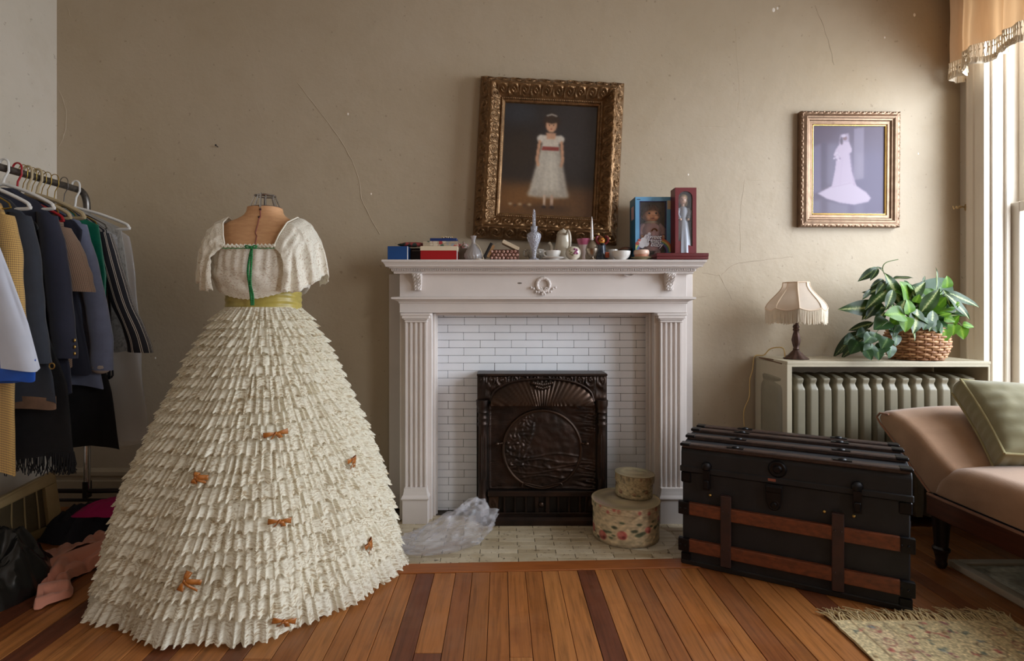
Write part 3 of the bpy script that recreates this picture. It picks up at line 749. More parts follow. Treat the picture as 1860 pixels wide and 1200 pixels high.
for i in range(14): pb.oval(*U(455+10*(i % 5)+4*math.sin(i*3), 480+14*(i//3)+5*math.cos(i*2)), .014, .012, (236, 230, 236) if i % 3 else (176, 162, 180), .9, .7)
pb.line([U(580, 480), U(610, 650), U(620, 760)], .012, (188, 172, 196), .7, 1.4); pb.line([U(520, 520), U(500, 760)], .008, (206, 194, 212), .6, 1.2); pb.line([U(430, 780), U(590, 740)], .006, (200, 184, 200), .7, 1)
pb.line([U(800, 1000), U(815, 990), U(822, 1000), U(838, 985), U(845, 995)], .005, (170, 140, 150), .8, .5, 1.28)
pb.a = pb.a*np.array((.70, .66, .71))
pb.mesh('photograph', M['photo'], lambda u, v: Mb @ Vector((-(bw/2-.068)+2*(bw/2-.068)*u, -.017, (bh/2-.068)-2*(bh/2-.068)*v)), bp)
MB().box(-bw/2+.02, bw/2-.02, -.014, 0, -bh/2+.02, bh/2-.02, Mb).build('backing_board', M['black'], bp)

# ------------------------------------------------------------------ things on the mantel shelf
G = M
G['blue'] = pm('blue_card', (16, 66, 124), .45, var=.08); G['navy_card'] = pm('navy_card', (22, 46, 100), .45, var=.1); G['red'] = pm('red_card', (158, 14, 22), .4, var=.06)
G['cream_card'] = pm('cream_card', (214, 196, 168), .6, var=.05); G['dkbrown'] = pm('dark_brown_card', (44, 22, 22), .5); G['white_edge'] = pm('white_card_edge', (226, 226, 230), .6)
G['china'] = pm('white_china', (226, 222, 216), .12, var=.03, coat=.4); G['china2'] = pm('ivory_china', (214, 204, 186), .15, var=.03, coat=.4)
G['silver'] = pm('tarnished_silver', (176, 164, 150), .28, .95, c2=(132, 116, 100), vs=20); G['burg'] = pm('burgundy_card', (110, 28, 34), .42, var=.08); G['burg_dk'] = pm('burgundy_lacquer', (92, 16, 22), .3, var=.08, coat=.3)
def glassm(name, col, rough, bs=0, bstr=0):
    t = NT(name); t.color(lin(col)); t.set(Roughness=rough, IOR=1.45, Transmission_Weight=.62); t.b.inputs['Coat Weight'].default_value = .5
    if bs:
        v = t.new('ShaderNodeTexVoronoi'); v.inputs['Scale'].default_value = bs; t.link(t.coord(), v.inputs['Vector']); t.bump(v.outputs['Distance'], bstr, .004)
    return t.m
G['crystal'] = glassm('cut_crystal', (226, 228, 240), .10, 130, .9); G['frost'] = glassm('swirled_frosted_glass', (214, 208, 208), .30); G['cutglass'] = glassm('cut_glass', (216, 208, 196), .12, 90, .8)
def floral(name, base, cols, sc=60, rough=.6):
    t = NT(name); v = t.coord(); vo = t.new('ShaderNodeTexVoronoi'); vo.inputs['Scale'].default_value = sc; t.link(v, vo.inputs['Vector'])
    n = t.noise(v, sc*2.2, 3); d = t.math('ADD', vo.outputs['Distance'], t.math('MULTIPLY', n, .35))
    sep = t.new('ShaderNodeSeparateColor'); t.link(vo.outputs['Color'], sep.inputs[0])
    st = []; k = len(cols)
    pal = t.ramp(sep.outputs[0], [(i/k, lin(c)) for i, c in enumerate(cols)]); pal.node.color_ramp.interpolation = 'CONSTANT'
    t.color(t.mix(t.ramp(d, [(.62, g4(1)), (.74, g4(0))]), lin(base), pal)); t.set(Roughness=rough); return t.m
G['floral'] = floral('rose_print_card', (176, 158, 134), [(172, 62, 62), (74, 92, 74), (196, 120, 110), (150, 150, 150), (206, 190, 168)], 46)
G['floralpink'] = floral('pink_floral_china', (220, 190, 186), [(190, 90, 96), (226, 214, 210), (120, 120, 96)], 110, .2)
G['redgreen'] = floral('red_and_green_print_cloth', (150, 60, 60), [(164, 44, 48), (52, 74, 62), (200, 180, 160), (44, 56, 50)], 40)
E = .0006
def card_box(name, label, px0, px1, d, dep, z0, z1, mat, lidmat=None, lid=.0, group='little boxes on the mantel shelf', edge=None):
    x0, x1 = X(px0, d), X(px1, d); r = thing(name, label, 'box', ((x0+x1)/2, d+dep/2, z0), group)
    zl = z1-lid
    MB().box(x0, x1, d, d+dep, z0+E, zl).build('body', mat, r, bev=.0012)
    if lid: MB().box(x0-.0012, x1+.0012, d-.0012, d+dep+.0012, zl-.0005, z1).build('lid', lidmat, r, bev=.0015)
    if edge: MB().box(x1-.0035, x1+.0004, d-.0006, d+.0006, z0+.001, z1-.001).build('edge_strip', G['white_edge'], r)
    return r
ztp = 1.3565
card_box('gift_box', 'small bright blue cardboard box at the left end of mantel', 704, 741, 2.68, .085, SH, ztp, G['blue'], None, 0, None, True)
b2 = card_box('trinket_box', 'dark brown box between the blue box and the red box', 742, 800, 2.765, .09, SH, ztp, G['dkbrown'], None)
MB().box(X(748, 2.765), X(800, 2.765), 2.7642, 2.766, ztp-.014, ztp-.012).build('light_line', G['cream_card'], b2)
card_box('gift_box', 'red cardboard box with a cream lid on the mantel', 763.5, 831, 2.677, .080, SH, ztp, G['red'], G['cream_card'], .021, None, True)
# printed pouch, floral box, slim navy box with brooch
pc = at(747, 442, 2.735); zf = ztp+.001
pr_ = MB()
def pouch(u, v):
    a = 2*PI*u; t = (v-.5)*2; L = .070*t; r = math.sqrt(max(0, 1-abs(t)**3.5)); tw = .55+.45*sm(-1, -.3, t)
    return (pc.x+L, pc.y+.030*r*math.cos(a)*tw, zf+.0125+.0122*r*math.sin(a)*tw*(1+.08*N(t*4, a)))
pr_.grid(pouch, 16, 20, True); single(pr_, 'cloth_pouch', G['redgreen'], 'red and green printed cloth pouch lying across the blue and brown boxes', 'pouch', smooth=True)
card_box('floral_box', 'flat rose-printed box lying on top of the red box', 768, 832, 2.70, .12, ztp+.0006, ztp+.027, G['floral'], G['floral'], .010)
card_box('jewellery_box', 'slim navy blue box topmost of the stacked boxes', 781, 830, 2.71, .07, ztp+.028, ztp+.043, G['navy_card'], None)
br_ = MB(); bx = at(811, 432, 2.735)
for i in range(13):
    a = i*2.4; br_.ball((bx.x-.022+.0042*i, 2.735+.006*math.sin(a), ztp+.0436+.004+.003*abs(math.cos(a))), .0038, nu=8, nv=6)
single(br_, 'brooch', pm('gold_and_pearl_beads', (214, 180, 120), .25, .6, c2=(236, 228, 214), vs=140, lo=.48, hi=.52), 'small gold and pearl brooch lying on the slim navy box', 'brooch', smooth=True)
card_box('keepsake_box', 'plain taupe box behind the swirled perfume bottle', 833, 852, 2.77, .08, SH, ztp, pm('taupe_card', (112, 96, 80), .6))
tb_ = thing('china_box', 'small pink floral china trinket box with a silver knob on taupe box', 'trinket box', (X(842, 2.80), 2.80, ztp))
tx = X(842, 2.80)
MB().lathe([(.001, .0), (.022, .0004), (.026, .006), (.026, .016), (.0245, .0165)], tx, 2.80, ztp, 20).build('bowl', G['floralpink'], tb_, smooth=True)
MB().lathe([(.0265, .0165), (.026, .021), (.016, .027), (.004, .029), (.003, .032)], tx, 2.80, ztp, 20).build('lid', G['floralpink'], tb_, smooth=True)
MB().ball((tx+.0, 2.80, ztp+.034), .005).build('knob', G['silver'], tb_, smooth=True)
single(MB().ball((X(850.5, 2.80), 2.80-.01, SH+.0), .0001) if False else MB().lathe([(.001, 0), (.009, .0005), (.012, .02), (.0105, .06), (.013, .068), (.012, .078), (.004, .083), (.001, .0835)], X(853.5, 2.725), 2.725, SH+E, 16), 'silver_shaker', G['silver'], 'small silver shaker half hidden behind the swirled perfume bottle', 'shaker', smooth=True) if False else None
# swirled perfume bottle
px_, dd = 860, 2.715; xx = X(px_, dd)
sb_ = thing('perfume_bottle', 'swirled frosted glass perfume bottle with funnel neck and tied cord', 'perfume bottle', (xx, dd, SH))
sw = lambda a, z: 1+.05*math.cos(a*18+z*150)
MB().lathe([(.001, E), (.030, E), (.040, .006), (.0455, .018), (.044, .030), (.034, .050), (.020, .066), (.012, .076), (.0105, .082)], xx, dd, SH, 72, sw).build('body', G['frost'], sb_, smooth=True)
MB().lathe([(.0105, .082), (.011, .085), (.0085, .090), (.0085, .096), (.012, .108), (.0155, .120), (.0150, .1205), (.006, .1)], xx, dd, SH, 24).build('funnel_neck', G['frost'], sb_, smooth=True)
cd = MB(); cd.tube(catmull([(xx+.004, dd-.010, SH+.082), (xx+.020, dd-.012, SH+.076), (xx+.036, dd-.020, SH+.050), (xx+.046, dd-.028, SH+.020), (xx+.050, dd-.034, SH+.002), (xx+.030, dd-.050, SH+.002), (xx+.014, dd-.046, SH+.002)], 6), .0016, 6)
cd.build('cord', pm('cream_cord', (206, 190, 166), .8), sb_, smooth=True)
# shell-covered box with propped lid, brush beside it
x0, x1, d = X(890, 2.70), X(943, 2.70), 2.70
sbx = thing('shell_box', 'trinket box covered with little pink shells, its cream lid propped open', 'box', ((x0+x1)/2, d+.04, SH))
MB().box(x0, x1, d, d+.085, SH+E, SH+.052).build('body', pm('shell_box_ground', (92, 58, 44), .5), sbx, bev=.002)
shl = pm('sea_shell', (206, 164, 150), .3, c2=(150, 104, 92), vs=60)
sr = random.Random(4)
for j in range(3):
    for i in range(7):
        cx_ = lerp(x0+.010, x1-.010, (i+.5*(j % 2))/6.5); cz_ = SH+.010+.016*j
        MB().lathe([(.0005, 0), (.0062, .0015), (.0078, .003), (.006, .0062), (.0025, .009), (.0004, .0102)], 0, 0, 0, 9, lambda a, z: 1+.10*math.cos(a*5), Matrix.Translation((min(cx_, x1-.008), d-.001+.003, cz_)) @ Matrix.Rotation(PI/2+sr.uniform(-.3, .3), 4, 'X') @ Matrix.Rotation(sr.uniform(-.5, .5), 4, 'Y') @ Matrix.Diagonal((sr.uniform(.8, 1.15), sr.uniform(.8, 1.1), 1, 1))).build('shell', shl, sbx, smooth=True)
p0, p1 = at(913, 438, d+.02), at(941, 452, d+.02); lid = MB(); L = (p1-p0).length; an = math.atan2(p1.z-p0.z, p1.x-p0.x)
lid.box(0, L*1.05, -.02, .055, -.010, .008, Matrix.Translation(p0) @ Matrix.Rotation(-an, 4, 'Y')); lid.build('lid', G['cream_card'], sbx, bev=.002)
MB().box(x1-.012, x1-.002, d+.01, d+.075, SH+.05, SH+.056).build('hinge_strip', G['brass'], sbx)
pk = thing('hair_brush', 'dark wooden brush propped against the shell box', 'brush', at(884, 468, 2.70))
p0, p1 = at(879, 463, 2.705), at(892, 438, 2.715); L = (p1-p0).length; an = math.atan2(p1.z-p0.z, p1.x-p0.x)
Mk = Matrix.Translation((p0.x, p0.y+.01, SH+.012)) @ Matrix.Rotation(-an, 4, 'Y')
MB().box(0, L*1.05, -.02, .02, -.009, .006, Mk).build('back', M['black'], pk, bev=.004, seg=2)
MB().box(.01, L*.98, -.017, .017, -.022, -.009, Mk).build('bristles', pm('tan_bristles', (150, 112, 74), .9, bump=.6, bs=300), pk)
# tall crystal bottle with long stopper
xx, dd = X(970, 2.69), 2.69
cb = thing('perfume_bottle', 'tall crystal perfume bottle with a long thin stopper, before the painting', 'perfume bottle', (xx, dd, SH))
h = lambda py: Z(py, dd)-SH
MB().lathe([(.001, E), (.024, E), (.025, .004), (.012, .010), (.009, .018), (.012, h(455)), (.020, h(447)), (.030, h(437)), (.0355, h(429)), (.034, h(425)), (.022, h(421.5)), (.013, h(420))], xx, dd, SH, 24).build('body', G['crystal'], cb, smooth=True)
MB().lathe([(.013, h(420)), (.016, h(418)), (.016, h(413)), (.018, h(412.5)), (.018, h(411.5)), (.006, h(411.4))], xx, dd, SH, 20).build('collar', G['crystal'], cb, smooth=True)
MB().lathe([(.006, h(411.4)), (.0080, h(410)), (.0072, h(390)), (.005, h(381.5)), (.001, h(379.5))], xx, dd, SH, 6).build('stopper', G['crystal'], cb)
# cut glass sugar bowl
xx, dd = X(972.5, 2.80), 2.80
sg = thing('sugar_bowl', 'low cut glass two-handled bowl behind the crystal bottle', 'bowl', (xx, dd, SH))
MB().lathe([(.001, E), (.022, E), (.020, .010), (.034, .020), (.042, .040), (.044, .062), (.042, .062), (.039, .040), (.030, .022), (.001, .018)], xx, dd, SH, 32, lambda a, z: 1+.03*math.cos(a*16)).build('bowl', G['cutglass'], sg, smooth=True)
for s in (-1, 1): MB().tube(catmull([(xx+s*.040, dd, SH+.028), (xx+s*.058, dd, SH+.034), (xx+s*.056, dd, SH+.058), (xx+s*.041, dd, SH+.056)], 5), .0045, 8).build('handle', G['cutglass'], sg, smooth=True)
# cup and saucer
xx, dd = X(1005, 2.712), 2.712
single(MB().lathe([(.001, E), (.030, E), (.032, .004), (.052, .009), (.0575, .0135), (.056, .0145), (.034, .0085), (.001, .0075)], xx, dd, SH, 36), 'saucer', G['china'], 'white china saucer under the small white teacup', 'saucer', smooth=True)
cu = thing('teacup', 'small white china teacup sitting on its saucer, handle to left', 'cup', (xx, dd, SH+.009))
hz = .0082
MB().lathe([(.001, hz), (.018, hz), (.019, hz+.004), (.030, hz+.012), (.036, hz+.027), (.0375, hz+.038), (.0355, hz+.038), (.033, hz+.024), (.026, hz+.010), (.001, hz+.006)], xx, dd, SH, 32).build('bowl', G['china'], cu, smooth=True)
MB().tube(catmull([(xx-.034, dd-.006, SH+.042), (xx-.044, dd-.008, SH+.043), (xx-.048, dd-.008, SH+.034), (xx-.042, dd-.008, SH+.022), (xx-.030, dd-.006, SH+.020)], 5), .0032, 8).build('handle', G['china'], cu, smooth=True)
# teapot
xx, dd = X(1023, 2.845), 2.845
tp_ = thing('coffee_pot', 'tall white china pot with a loop handle and purple sprig', 'coffee pot', (xx, dd, SH)); h = lambda py: Z(py, dd)-SH
MB().lathe([(.001, E), (.036, E), (.038, .004), (.050, .016), (.053, .035), (.049, .065), (.040, .10), (.034, h(428)), (.036, h(426)), (.033, h(425.5))], xx, dd, SH, 32).build('body', G['china2'], tp_, smooth=True)
MB().lathe([(.034, h(425.5)), (.031, h(422)), (.018, h(418)), (.008, h(417)), (.010, h(414.5)), (.006, h(412.5)), (.001, h(412))], xx, dd, SH, 24).build('lid', G['china2'], tp_, smooth=True)
MB().tube(catmull([(xx+.012, dd-.034, SH+h(427)), (xx+.018, dd-.062, SH+h(422)), (xx+.026, dd-.072, SH+h(432)), (xx+.026, dd-.066, SH+h(448)), (xx+.018, dd-.046, SH+h(456))], 6), .0065, 10).build('handle', G['china2'], tp_, smooth=True)
MB().tube(catmull([(xx-.034, dd, SH+.030), (xx-.058, dd, SH+.050), (xx-.062, dd, SH+.085), (xx-.074, dd, SH+.105)], 6), [.013]*6+[.010]*6+[.008]*7, 10).build('spout', G['china2'], tp_, smooth=True)
sp = MB()
for i in range(6): sp.ball((xx-.034+.006*math.cos(i*2.1), dd-.040+.012*0, SH+.048+.012*math.sin(i*2.1)), .006, .003, .006, 8, 5)
sp.build('painted_sprig', pm('purple_painted_flowers', (110, 50, 70), .3), tp_, smooth=True)
# round vase
xx, dd = X(1041, 2.705), 2.705
rv = thing('round_vase', 'small round white china vase painted with a purple flower spray', 'vase', (xx, dd, SH))
MB().lathe([(.001, E), (.016, E), (.018, .004), (.032, .014), (.038, .032), (.036, .048), (.026, .062), (.012, .067), (.010, .0675), (.008, .062)], xx, dd, SH, 32).build('body', G['china2'], rv, smooth=True)
pf_ = MB(); pl = MB()
for (a, b, r) in ((.10, .050, .007), (.34, .046, .008), (.22, .036, .008), (.06, .030, .006), (.40, .030, .006)):
    t = .0385 if .02 < b < .045 else .0355; q = Vector((xx+t*math.sin(a), dd-t*math.cos(a), SH+b)); pf_.ball(q, r, .003, r*.9, 8, 5)
for (a, b) in ((-.3, .035), (-.45, .028), (-.15, .022), (-.55, .042)):
    q = Vector((xx+.0372*math.sin(a), dd-.0372*math.cos(a), SH+b)); pl.ball(q, .007, .003, .004, 8, 5)
pf_.build('painted_flower', pm('violet_painted_petals', (116, 58, 92), .3, c2=(168, 96, 130), vs=90), rv, smooth=True); pl.build('painted_leaf', pm('olive_painted_leaves', (130, 122, 84), .3), rv, smooth=True)
# pink trumpet vase
xx, dd = X(1060, 2.82), 2.82; h = lambda py: Z(py, dd)-SH
tv = thing('trumpet_vase', 'small flared glass vase with a rose-pink rim', 'vase', (xx, dd, SH))
MB().lathe([(.001, E), (.020, E), (.021, .006), (.010, .018), (.009, .035), (.016, .060), (.026, h(445))], xx, dd, SH, 28).build('stem', pm('pale_pink_glass', (206, 184, 176), .15, coat=.3), tv, smooth=True)
MB().lathe([(.026, h(445)), (.031, h(440)), (.036, h(434)), (.0345, h(434)), (.022, h(446))], xx, dd, SH, 28).build('rim', pm('rose_pink_glass', (176, 88, 116), .15, c2=(196, 120, 140), vs=14, coat=.3), tv, smooth=True)
# silver scent bottle with spire
xx, dd = X(1075, 2.70), 2.70; h = lambda py: Z(py, dd)-SH
ss = thing('scent_bottle', 'squat silver scent bottle with a tall pale glass spire stopper', 'perfume bottle', (xx, dd, SH))
MB().lathe([(.001, E), (.020, E), (.021, .004), (.010, .012), (.010, .016), (.022, .024), (.030, h(455)), (.0315, h(452)), (.0285, h(451.4)), (.027, h(447)), (.018, h(441)), (.008, h(437)), (.006, h(436))], xx, dd, SH, 32).build('body', G['silver'], ss, smooth=True, angle=60)
MB().lathe([(.006, h(436)), (.0085, h(434.5)), (.006, h(432.5)), (.0078, h(430)), (.0058, h(412)), (.0035, h(398)), (.001, h(393))], xx, dd, SH, 12).build('spire_stopper', pm('milky_glass', (214, 208, 204), .15, coat=.4), ss, smooth=True)
# clown figurine
xx, dd = X(1093, 2.785), 2.785; h = lambda py: Z(py, dd)-SH
fg = thing('figurine', 'small painted clown figurine with an orange face and dark blue coat', 'figurine', (xx, dd, SH))
MB().lathe([(.001, E), (.034, E), (.036, .006), (.034, .012), (.028, .020), (.022, .042), (.017, h(444)), (.010, h(442))], xx, dd, SH, 18, lambda a, z: 1+.06*math.cos(a*4)).build('coat', pm('navy_glaze', (34, 40, 56), .25, c2=(84, 92, 104), vs=26), fg, smooth=True)
MB().ball((xx-.002, dd-.008, SH+h(437.5)), .0165, .015, .0165).build('head', pm('orange_glaze', (206, 128, 44), .25, c2=(214, 150, 70), vs=60), fg, smooth=True)
hh = MB(); hh.lathe([(.019, 0), (.014, .006), (.007, .016), (.002, .024)], 0, 0, 0, 12, None, Matrix.Translation((xx-.006, dd-.004, SH+h(434))) @ Matrix.Rotation(-.35, 4, 'Y')); hh.build('hat', pm('brown_glaze', (120, 70, 40), .3), fg, smooth=True)
for (a, b, r) in ((1087, 425, .006), (1103, 430, .0065), (1107, 433, .006), (1079, 432, .005)): MB().ball(at(a, b, dd-.004), r).build('pompom', pm('cream_glaze', (214, 180, 120), .3), fg, smooth=True)
am = MB()
for s in (-1, 1): am.tube(catmull([(xx+s*.010, dd-.006, SH+h(444)), (xx+s*.026, dd-.010, SH+h(440)), (xx+s*.030, dd-.012, SH+h(434)), (xx+s*.024, dd-.008, SH+h(430)), (xx+s*.016, dd-.006, SH+h(430))], 4), .0055, 8)
am.build('arms', pm('crimson_glaze', (112, 30, 40), .25), fg, smooth=True)
MB().box(xx+.010, xx+.030, dd-.044, dd-.028, SH+.016, SH+.044).build('drum', pm('rust_glaze', (170, 78, 52), .3), fg, bev=.004, seg=2)
MB().ball((xx+.001, dd-.017, SH+h(444)), .012, .006, .007).build('bow_tie', M['black'], fg, smooth=True)
nz = MB(); nz.ball((xx-.002, dd-.024, SH+h(437.8)), .004)
nz.build('nose', G['red'], fg, smooth=True)
ey = MB()
for s in (-1, 1): ey.ball((xx-.002+s*.006, dd-.0215, SH+h(436.2)), .0022)
ey.build('eyes', M['black'], fg, smooth=True)
# white bowl, cream jug, lidded dish, peach cup
xx, dd = X(1128, 2.712), 2.712
single(MB().lathe([(.001, E), (.024, E), (.026, .005), (.038, .014), (.045, .030), (.047, .044), (.045, .044), (.040, .026), (.001, .012)], xx, dd, SH, 32, lambda a, z: 1+.015*math.cos(a*12)), 'china_bowl', G['china'], 'small white fluted china bowl at the front of the mantel', 'bowl', smooth=True)
xx, dd = X(1114, 2.83), 2.83
cj = thing('cream_jug', 'white cream jug with a raised spout behind the fluted bowl', 'jug', (xx, dd, SH))
MB().lathe([(.001, E), (.018, E), (.026, .02), (.026, .045), (.022, .066), (.020, .066), (.022, .04), (.001, .012)], xx, dd, SH, 24, lambda a, z: 1+.55*max(0, math.cos(a-PI))**6*sm(.03, .066, z)).build('body', G['china'], cj, smooth=True)
MB().tube(catmull([(xx+.020, dd, SH+.058), (xx+.034, dd, SH+.056), (xx+.034, dd, SH+.032), (xx+.024, dd, SH+.022)], 5), .003, 8).build('handle', G['china'], cj, smooth=True)
xx, dd = X(1137, 2.86), 2.86
ld = thing('covered_dish', 'small round tarnished silver covered dish behind the white bowl', 'dish', (xx, dd, SH)); h = lambda py: Z(py, dd)-SH
MB().lathe([(.001, E), (.020, E), (.022, .030), (.034, h(454))], xx, dd, SH, 24).build('bowl', G['silver'], ld, smooth=True)
MB().lathe([(.037, h(454)), (.037, h(453)), (.030, h(450.5)), (.018, h(448.8)), (.003, h(448)), (.001, h(447.5))], xx, dd, SH, 24).build('lid', pm('brown_silver', (140, 104, 92), .3, .7), ld, smooth=True)
xx, dd = X(1165, 2.712), 2.712
single(MB().lathe([(.001, E), (.028, E), (.030, .004), (.046, .010), (.0515, .014), (.050, .015), (.032, .009), (.001, .008)], xx, dd, SH, 32), 'saucer', pm('olive_china', (150, 138, 106), .25), 'olive-beige saucer under the peach cup by the doll box', 'saucer', smooth=True)
pc_ = thing('peach_cup', 'squat peach-coloured cup with a pale band on olive saucer', 'cup', (xx, dd, SH+.01))
MB().lathe([(.001, .0085), (.030, .0085), (.033, .014), (.035, .028)], xx, dd, SH, 28).build('bowl', pm('peach_glaze', (196, 136, 112), .3), pc_, smooth=True)
MB().lathe([(.035, .028), (.0375, .031), (.0375, .044), (.034, .050), (.001, .053)], xx, dd, SH, 28).build('lid', pm('pale_peach_glaze', (222, 188, 168), .3), pc_, smooth=True)
# flat burgundy case
card_box('jewellery_case', 'flat burgundy case lying at the right end of the mantel shelf', 1193, 1287, 2.662, .113, SH, SH+.031, G['burg_dk'], G['burg_dk'], .016)

# ------------------------------------------------------------------ boxed dolls
G['skin'] = pm('doll_vinyl', (250, 184, 140), .4, var=.04); G['hair_b'] = pm('brown_doll_hair', (112, 72, 42), .7, bump=.6, bs=160, scale=(3, 3, .3)); G['plastic'] = glassy('box_window_film', clear=.95, rough=.08, tint=(.97, .97, .97, 1))
G['pinkcl'] = pm('mauve_doll_cloth', (200, 160, 162), .8, sheen=.3); G['skyblue'] = pm('sky_blue_card', (112, 176, 222), .4, var=.06, vs=12); G['teal'] = pm('teal_card', (18, 108, 150), .4, var=.08); G['inner'] = pm('inner_card', (176, 150, 124), .7, c2=(196, 170, 144), vs=9)
x0, x1, d, dep = X(1154, 2.782), X(1220, 2.782), 2.782, .118; zt_ = Z(357.5, d); px2 = lambda p: X(p, d); pz = lambda p: Z(p, d)
db = thing('doll_box', 'sky blue doll box with a clear window and rainbow lettering', 'box', ((x0+x1)/2, d+dep/2, SH))
MB().box(x0, x0+.003, d+.001, d+dep, SH+E, zt_).build('side_panel', G['teal'], db); MB().box(x1-.003, x1, d+.001, d+dep, SH+E, zt_).build('side_panel', G['teal'], db)
MB().box(x0, x1, d+dep-.003, d+dep, SH+E, zt_).build('back_panel', G['inner'], db); MB().box(x0, x1, d+.001, d+dep, zt_-.003, zt_).build('top_panel', G['skyblue'], db); MB().box(x0, x1, d+.001, d+dep, SH+E, SH+.004).build('bottom_panel', G['teal'], db)
f = MB(); wx0, wx1, wzt, wzb = px2(1161.5), px2(1210.5), pz(365), SH+.012
f.box(x0, wx0, d-.001, d+.002, SH+E, zt_); f.box(wx1, x1, d-.001, d+.002, SH+E, zt_); f.box(wx0, wx1, d-.001, d+.002, wzt, zt_); f.box(wx0, wx1, d-.001, d+.002, SH+E, wzb); f.build('front_panel', G['skyblue'], db)
f = MB(); e = .0035
f.box(wx0, wx0+e, d-.0014, d+.003, wzb, wzt); f.box(wx1-e, wx1, d-.0014, d+.003, wzb, wzt); f.box(wx0, wx1, d-.0014, d+.003, wzt-e, wzt); f.build('window_border', pm('indigo_print', (62, 56, 112), .4), db)
MB().box(wx0, wx1, d+.003, d+.0036, wzb, wzt).build('window_film', G['plastic'], db)
MB().box(px2(1212), px2(1219), d-.0018, d-.001, pz(380), pz(364)).build('price_sticker', G['cream_card'], db); MB().box(px2(1156.5), px2(1163), d-.0016, d-.001, pz(362.8), pz(361.6)).build('logo_bar', M['black'], db)
MB().box(x0-.0006, x0, d+.03, d+.085, pz(396), pz(372)).build('side_print', G['pinkcl'], db)
# rainbow strip across the lower window with the lettering
rb = [(214, 110, 90), (222, 160, 96), (222, 208, 130), (120, 176, 130), (100, 140, 200), (130, 100, 160)]
def arcpts(cx, cy, r, a0, a1, n=14): return [(cx+r*math.cos(math.radians(lerp(a0, a1, i/n))), cy-r*math.sin(math.radians(lerp(a0, a1, i/n)))) for i in range(n+1)]
for i, c in enumerate(rb):
    for (cx, cy, a0, a1) in ((1174, 458, 182, 100), (1196, 458, 78, 0)):
        mb = MB(); P0, P1 = arcpts(cx, cy, 26-2.0*i, a0, a1), arcpts(cx, cy, 24-2.0*i, a0, a1)
        for (p, q, r_, s_) in zip(P0, P1, P1[1:], P0[1:]):
            cl = lambda t: (min(max(px2(t[0]), x0+.0005), x1-.0005), d-.0022-.00001*i, max(pz(t[1]), SH+.002))
            mb.add([cl(p), cl(q), cl(r_), cl(s_)], [(0, 1, 2, 3)])
        mb.build('rainbow_band', pm('rainbow_print', c, .45, var=.03), db, solid=.0006, fixn=False)
cl_ = MB()
for (a, b, r) in ((1163, 440, 5), (1169, 437, 6), (1175, 431, 5.5), (1179, 425, 3.2), (1166, 445, 5.5), (1173, 442, 6)): cl_.ball((px2(a), d-.0026, pz(b)), r*.0028, .0008, r*.0028, 12, 6)
cl_.build('cloud_print', pm('cloud_white_print', (224, 220, 226), .5), db, smooth=True)
rd = MB()
for (a, b, r) in ((1161, 436, 2.6), (1158, 442, 3.2)): rd.ball((px2(a), d-.0036, pz(b)), r*.0028, .0006, r*.0028, 8, 5)
rd.build('rose_print', pm('rose_red_print', (196, 92, 84), .5), db, smooth=True)
def lettering(txt, size, px, py, dd_, mat, parent, off=0, shear=.22, name='lettering', ex=.0004, rot=0.0):
    cu = bpy.data.curves.new('t', 'FONT'); cu.body = txt; cu.size = size; cu.shear = shear; cu.offset = off; cu.extrude = ex; cu.resolution_u = 3; cu.space_character = .92
    ob = bpy.data.objects.new('t', cu); COL.objects.link(ob); bpy.context.view_layer.update()
    me = bpy.data.meshes.new_from_object(ob.evaluated_get(bpy.context.evaluated_depsgraph_get())); bpy.data.objects.remove(ob)
    Mt = Matrix.Translation((X(px, dd_), dd_, Z(py, dd_))) @ Matrix.Rotation(rot, 4, 'Y') @ Matrix.Rotation(PI/2, 4, 'X')
    me.transform(Mt); o0 = ORG[parent.name]; me.transform(Matrix.Translation(-o0)); me.materials.clear(); me.materials.append(mat); me.name = name
    o = bpy.data.objects.new(name, me); COL.objects.link(o); o.parent = parent; ORG[o.name] = o0; return o
wh, pu = pm('white_letter_print', (238, 236, 242), .5, var=.01), pm('purple_letter_shadow', (88, 66, 130), .5)
for (t, s, a, b) in (('Sweet', .033, 1173.5, 432.5), ('Heart', .032, 1175.5, 439.5), ('Baby', .035, 1181, 447)):
    lettering(t, s, a, b, d-.0040, pu, db, .0018, .25, 'lettering_outline', rot=.06); lettering(t, s, a, b, d-.0052, wh, db, .0004, .25, rot=.06)
# baby doll inside
yd = d+.0565; bd_ = thing('baby_doll', 'baby doll with brown fringe inside the sky blue box', 'doll', (px2(1182), yd, SH+.004))
hc = Vector((X(1182, yd), yd, Z(391, yd)))
hd = MB(); hd.ball(hc, .043, .040, .041, 20, 14); hd.ball(hc+Vector((0, -.040, -.006)), .006, .006, .005, 8, 6)
for s in (-1, 1): hd.ball(hc+Vector((s*.020, -.030, -.016)), .014, .010, .012, 10, 7); hd.ball(hc+Vector((s*.042, 0, -.004)), .007, .006, .011, 8, 6)
hd.build('head', G['skin'], bd_, smooth=True)
hr = MB()
def hairf(u, v):
    a = 2*PI*u; t = PI/2-v*2.0; fr_ = max(0, math.cos(a+PI/2))
    t = max(t, lerp(-.9, .30, fr_**.5)); r = 1.03+.03*math.sin(a*26)
    return hc+Vector((.0475*r*math.cos(t)*math.cos(a), .046*r*math.cos(t)*math.sin(a), .006+.047*math.sin(t)*r))
hr.grid(hairf, 60, 16, True); hr.ball(hc+Vector((0, .01, .035)), .036, .034, .020, 16, 8); hr.build('hair', G['hair_b'], bd_, smooth=True)
ey = MB(); lp = MB()
for s in (-1, 1): ey.ball(hc+Vector((s*.017, -.0375, .004)), .0055, .003, .0048, 10, 6)
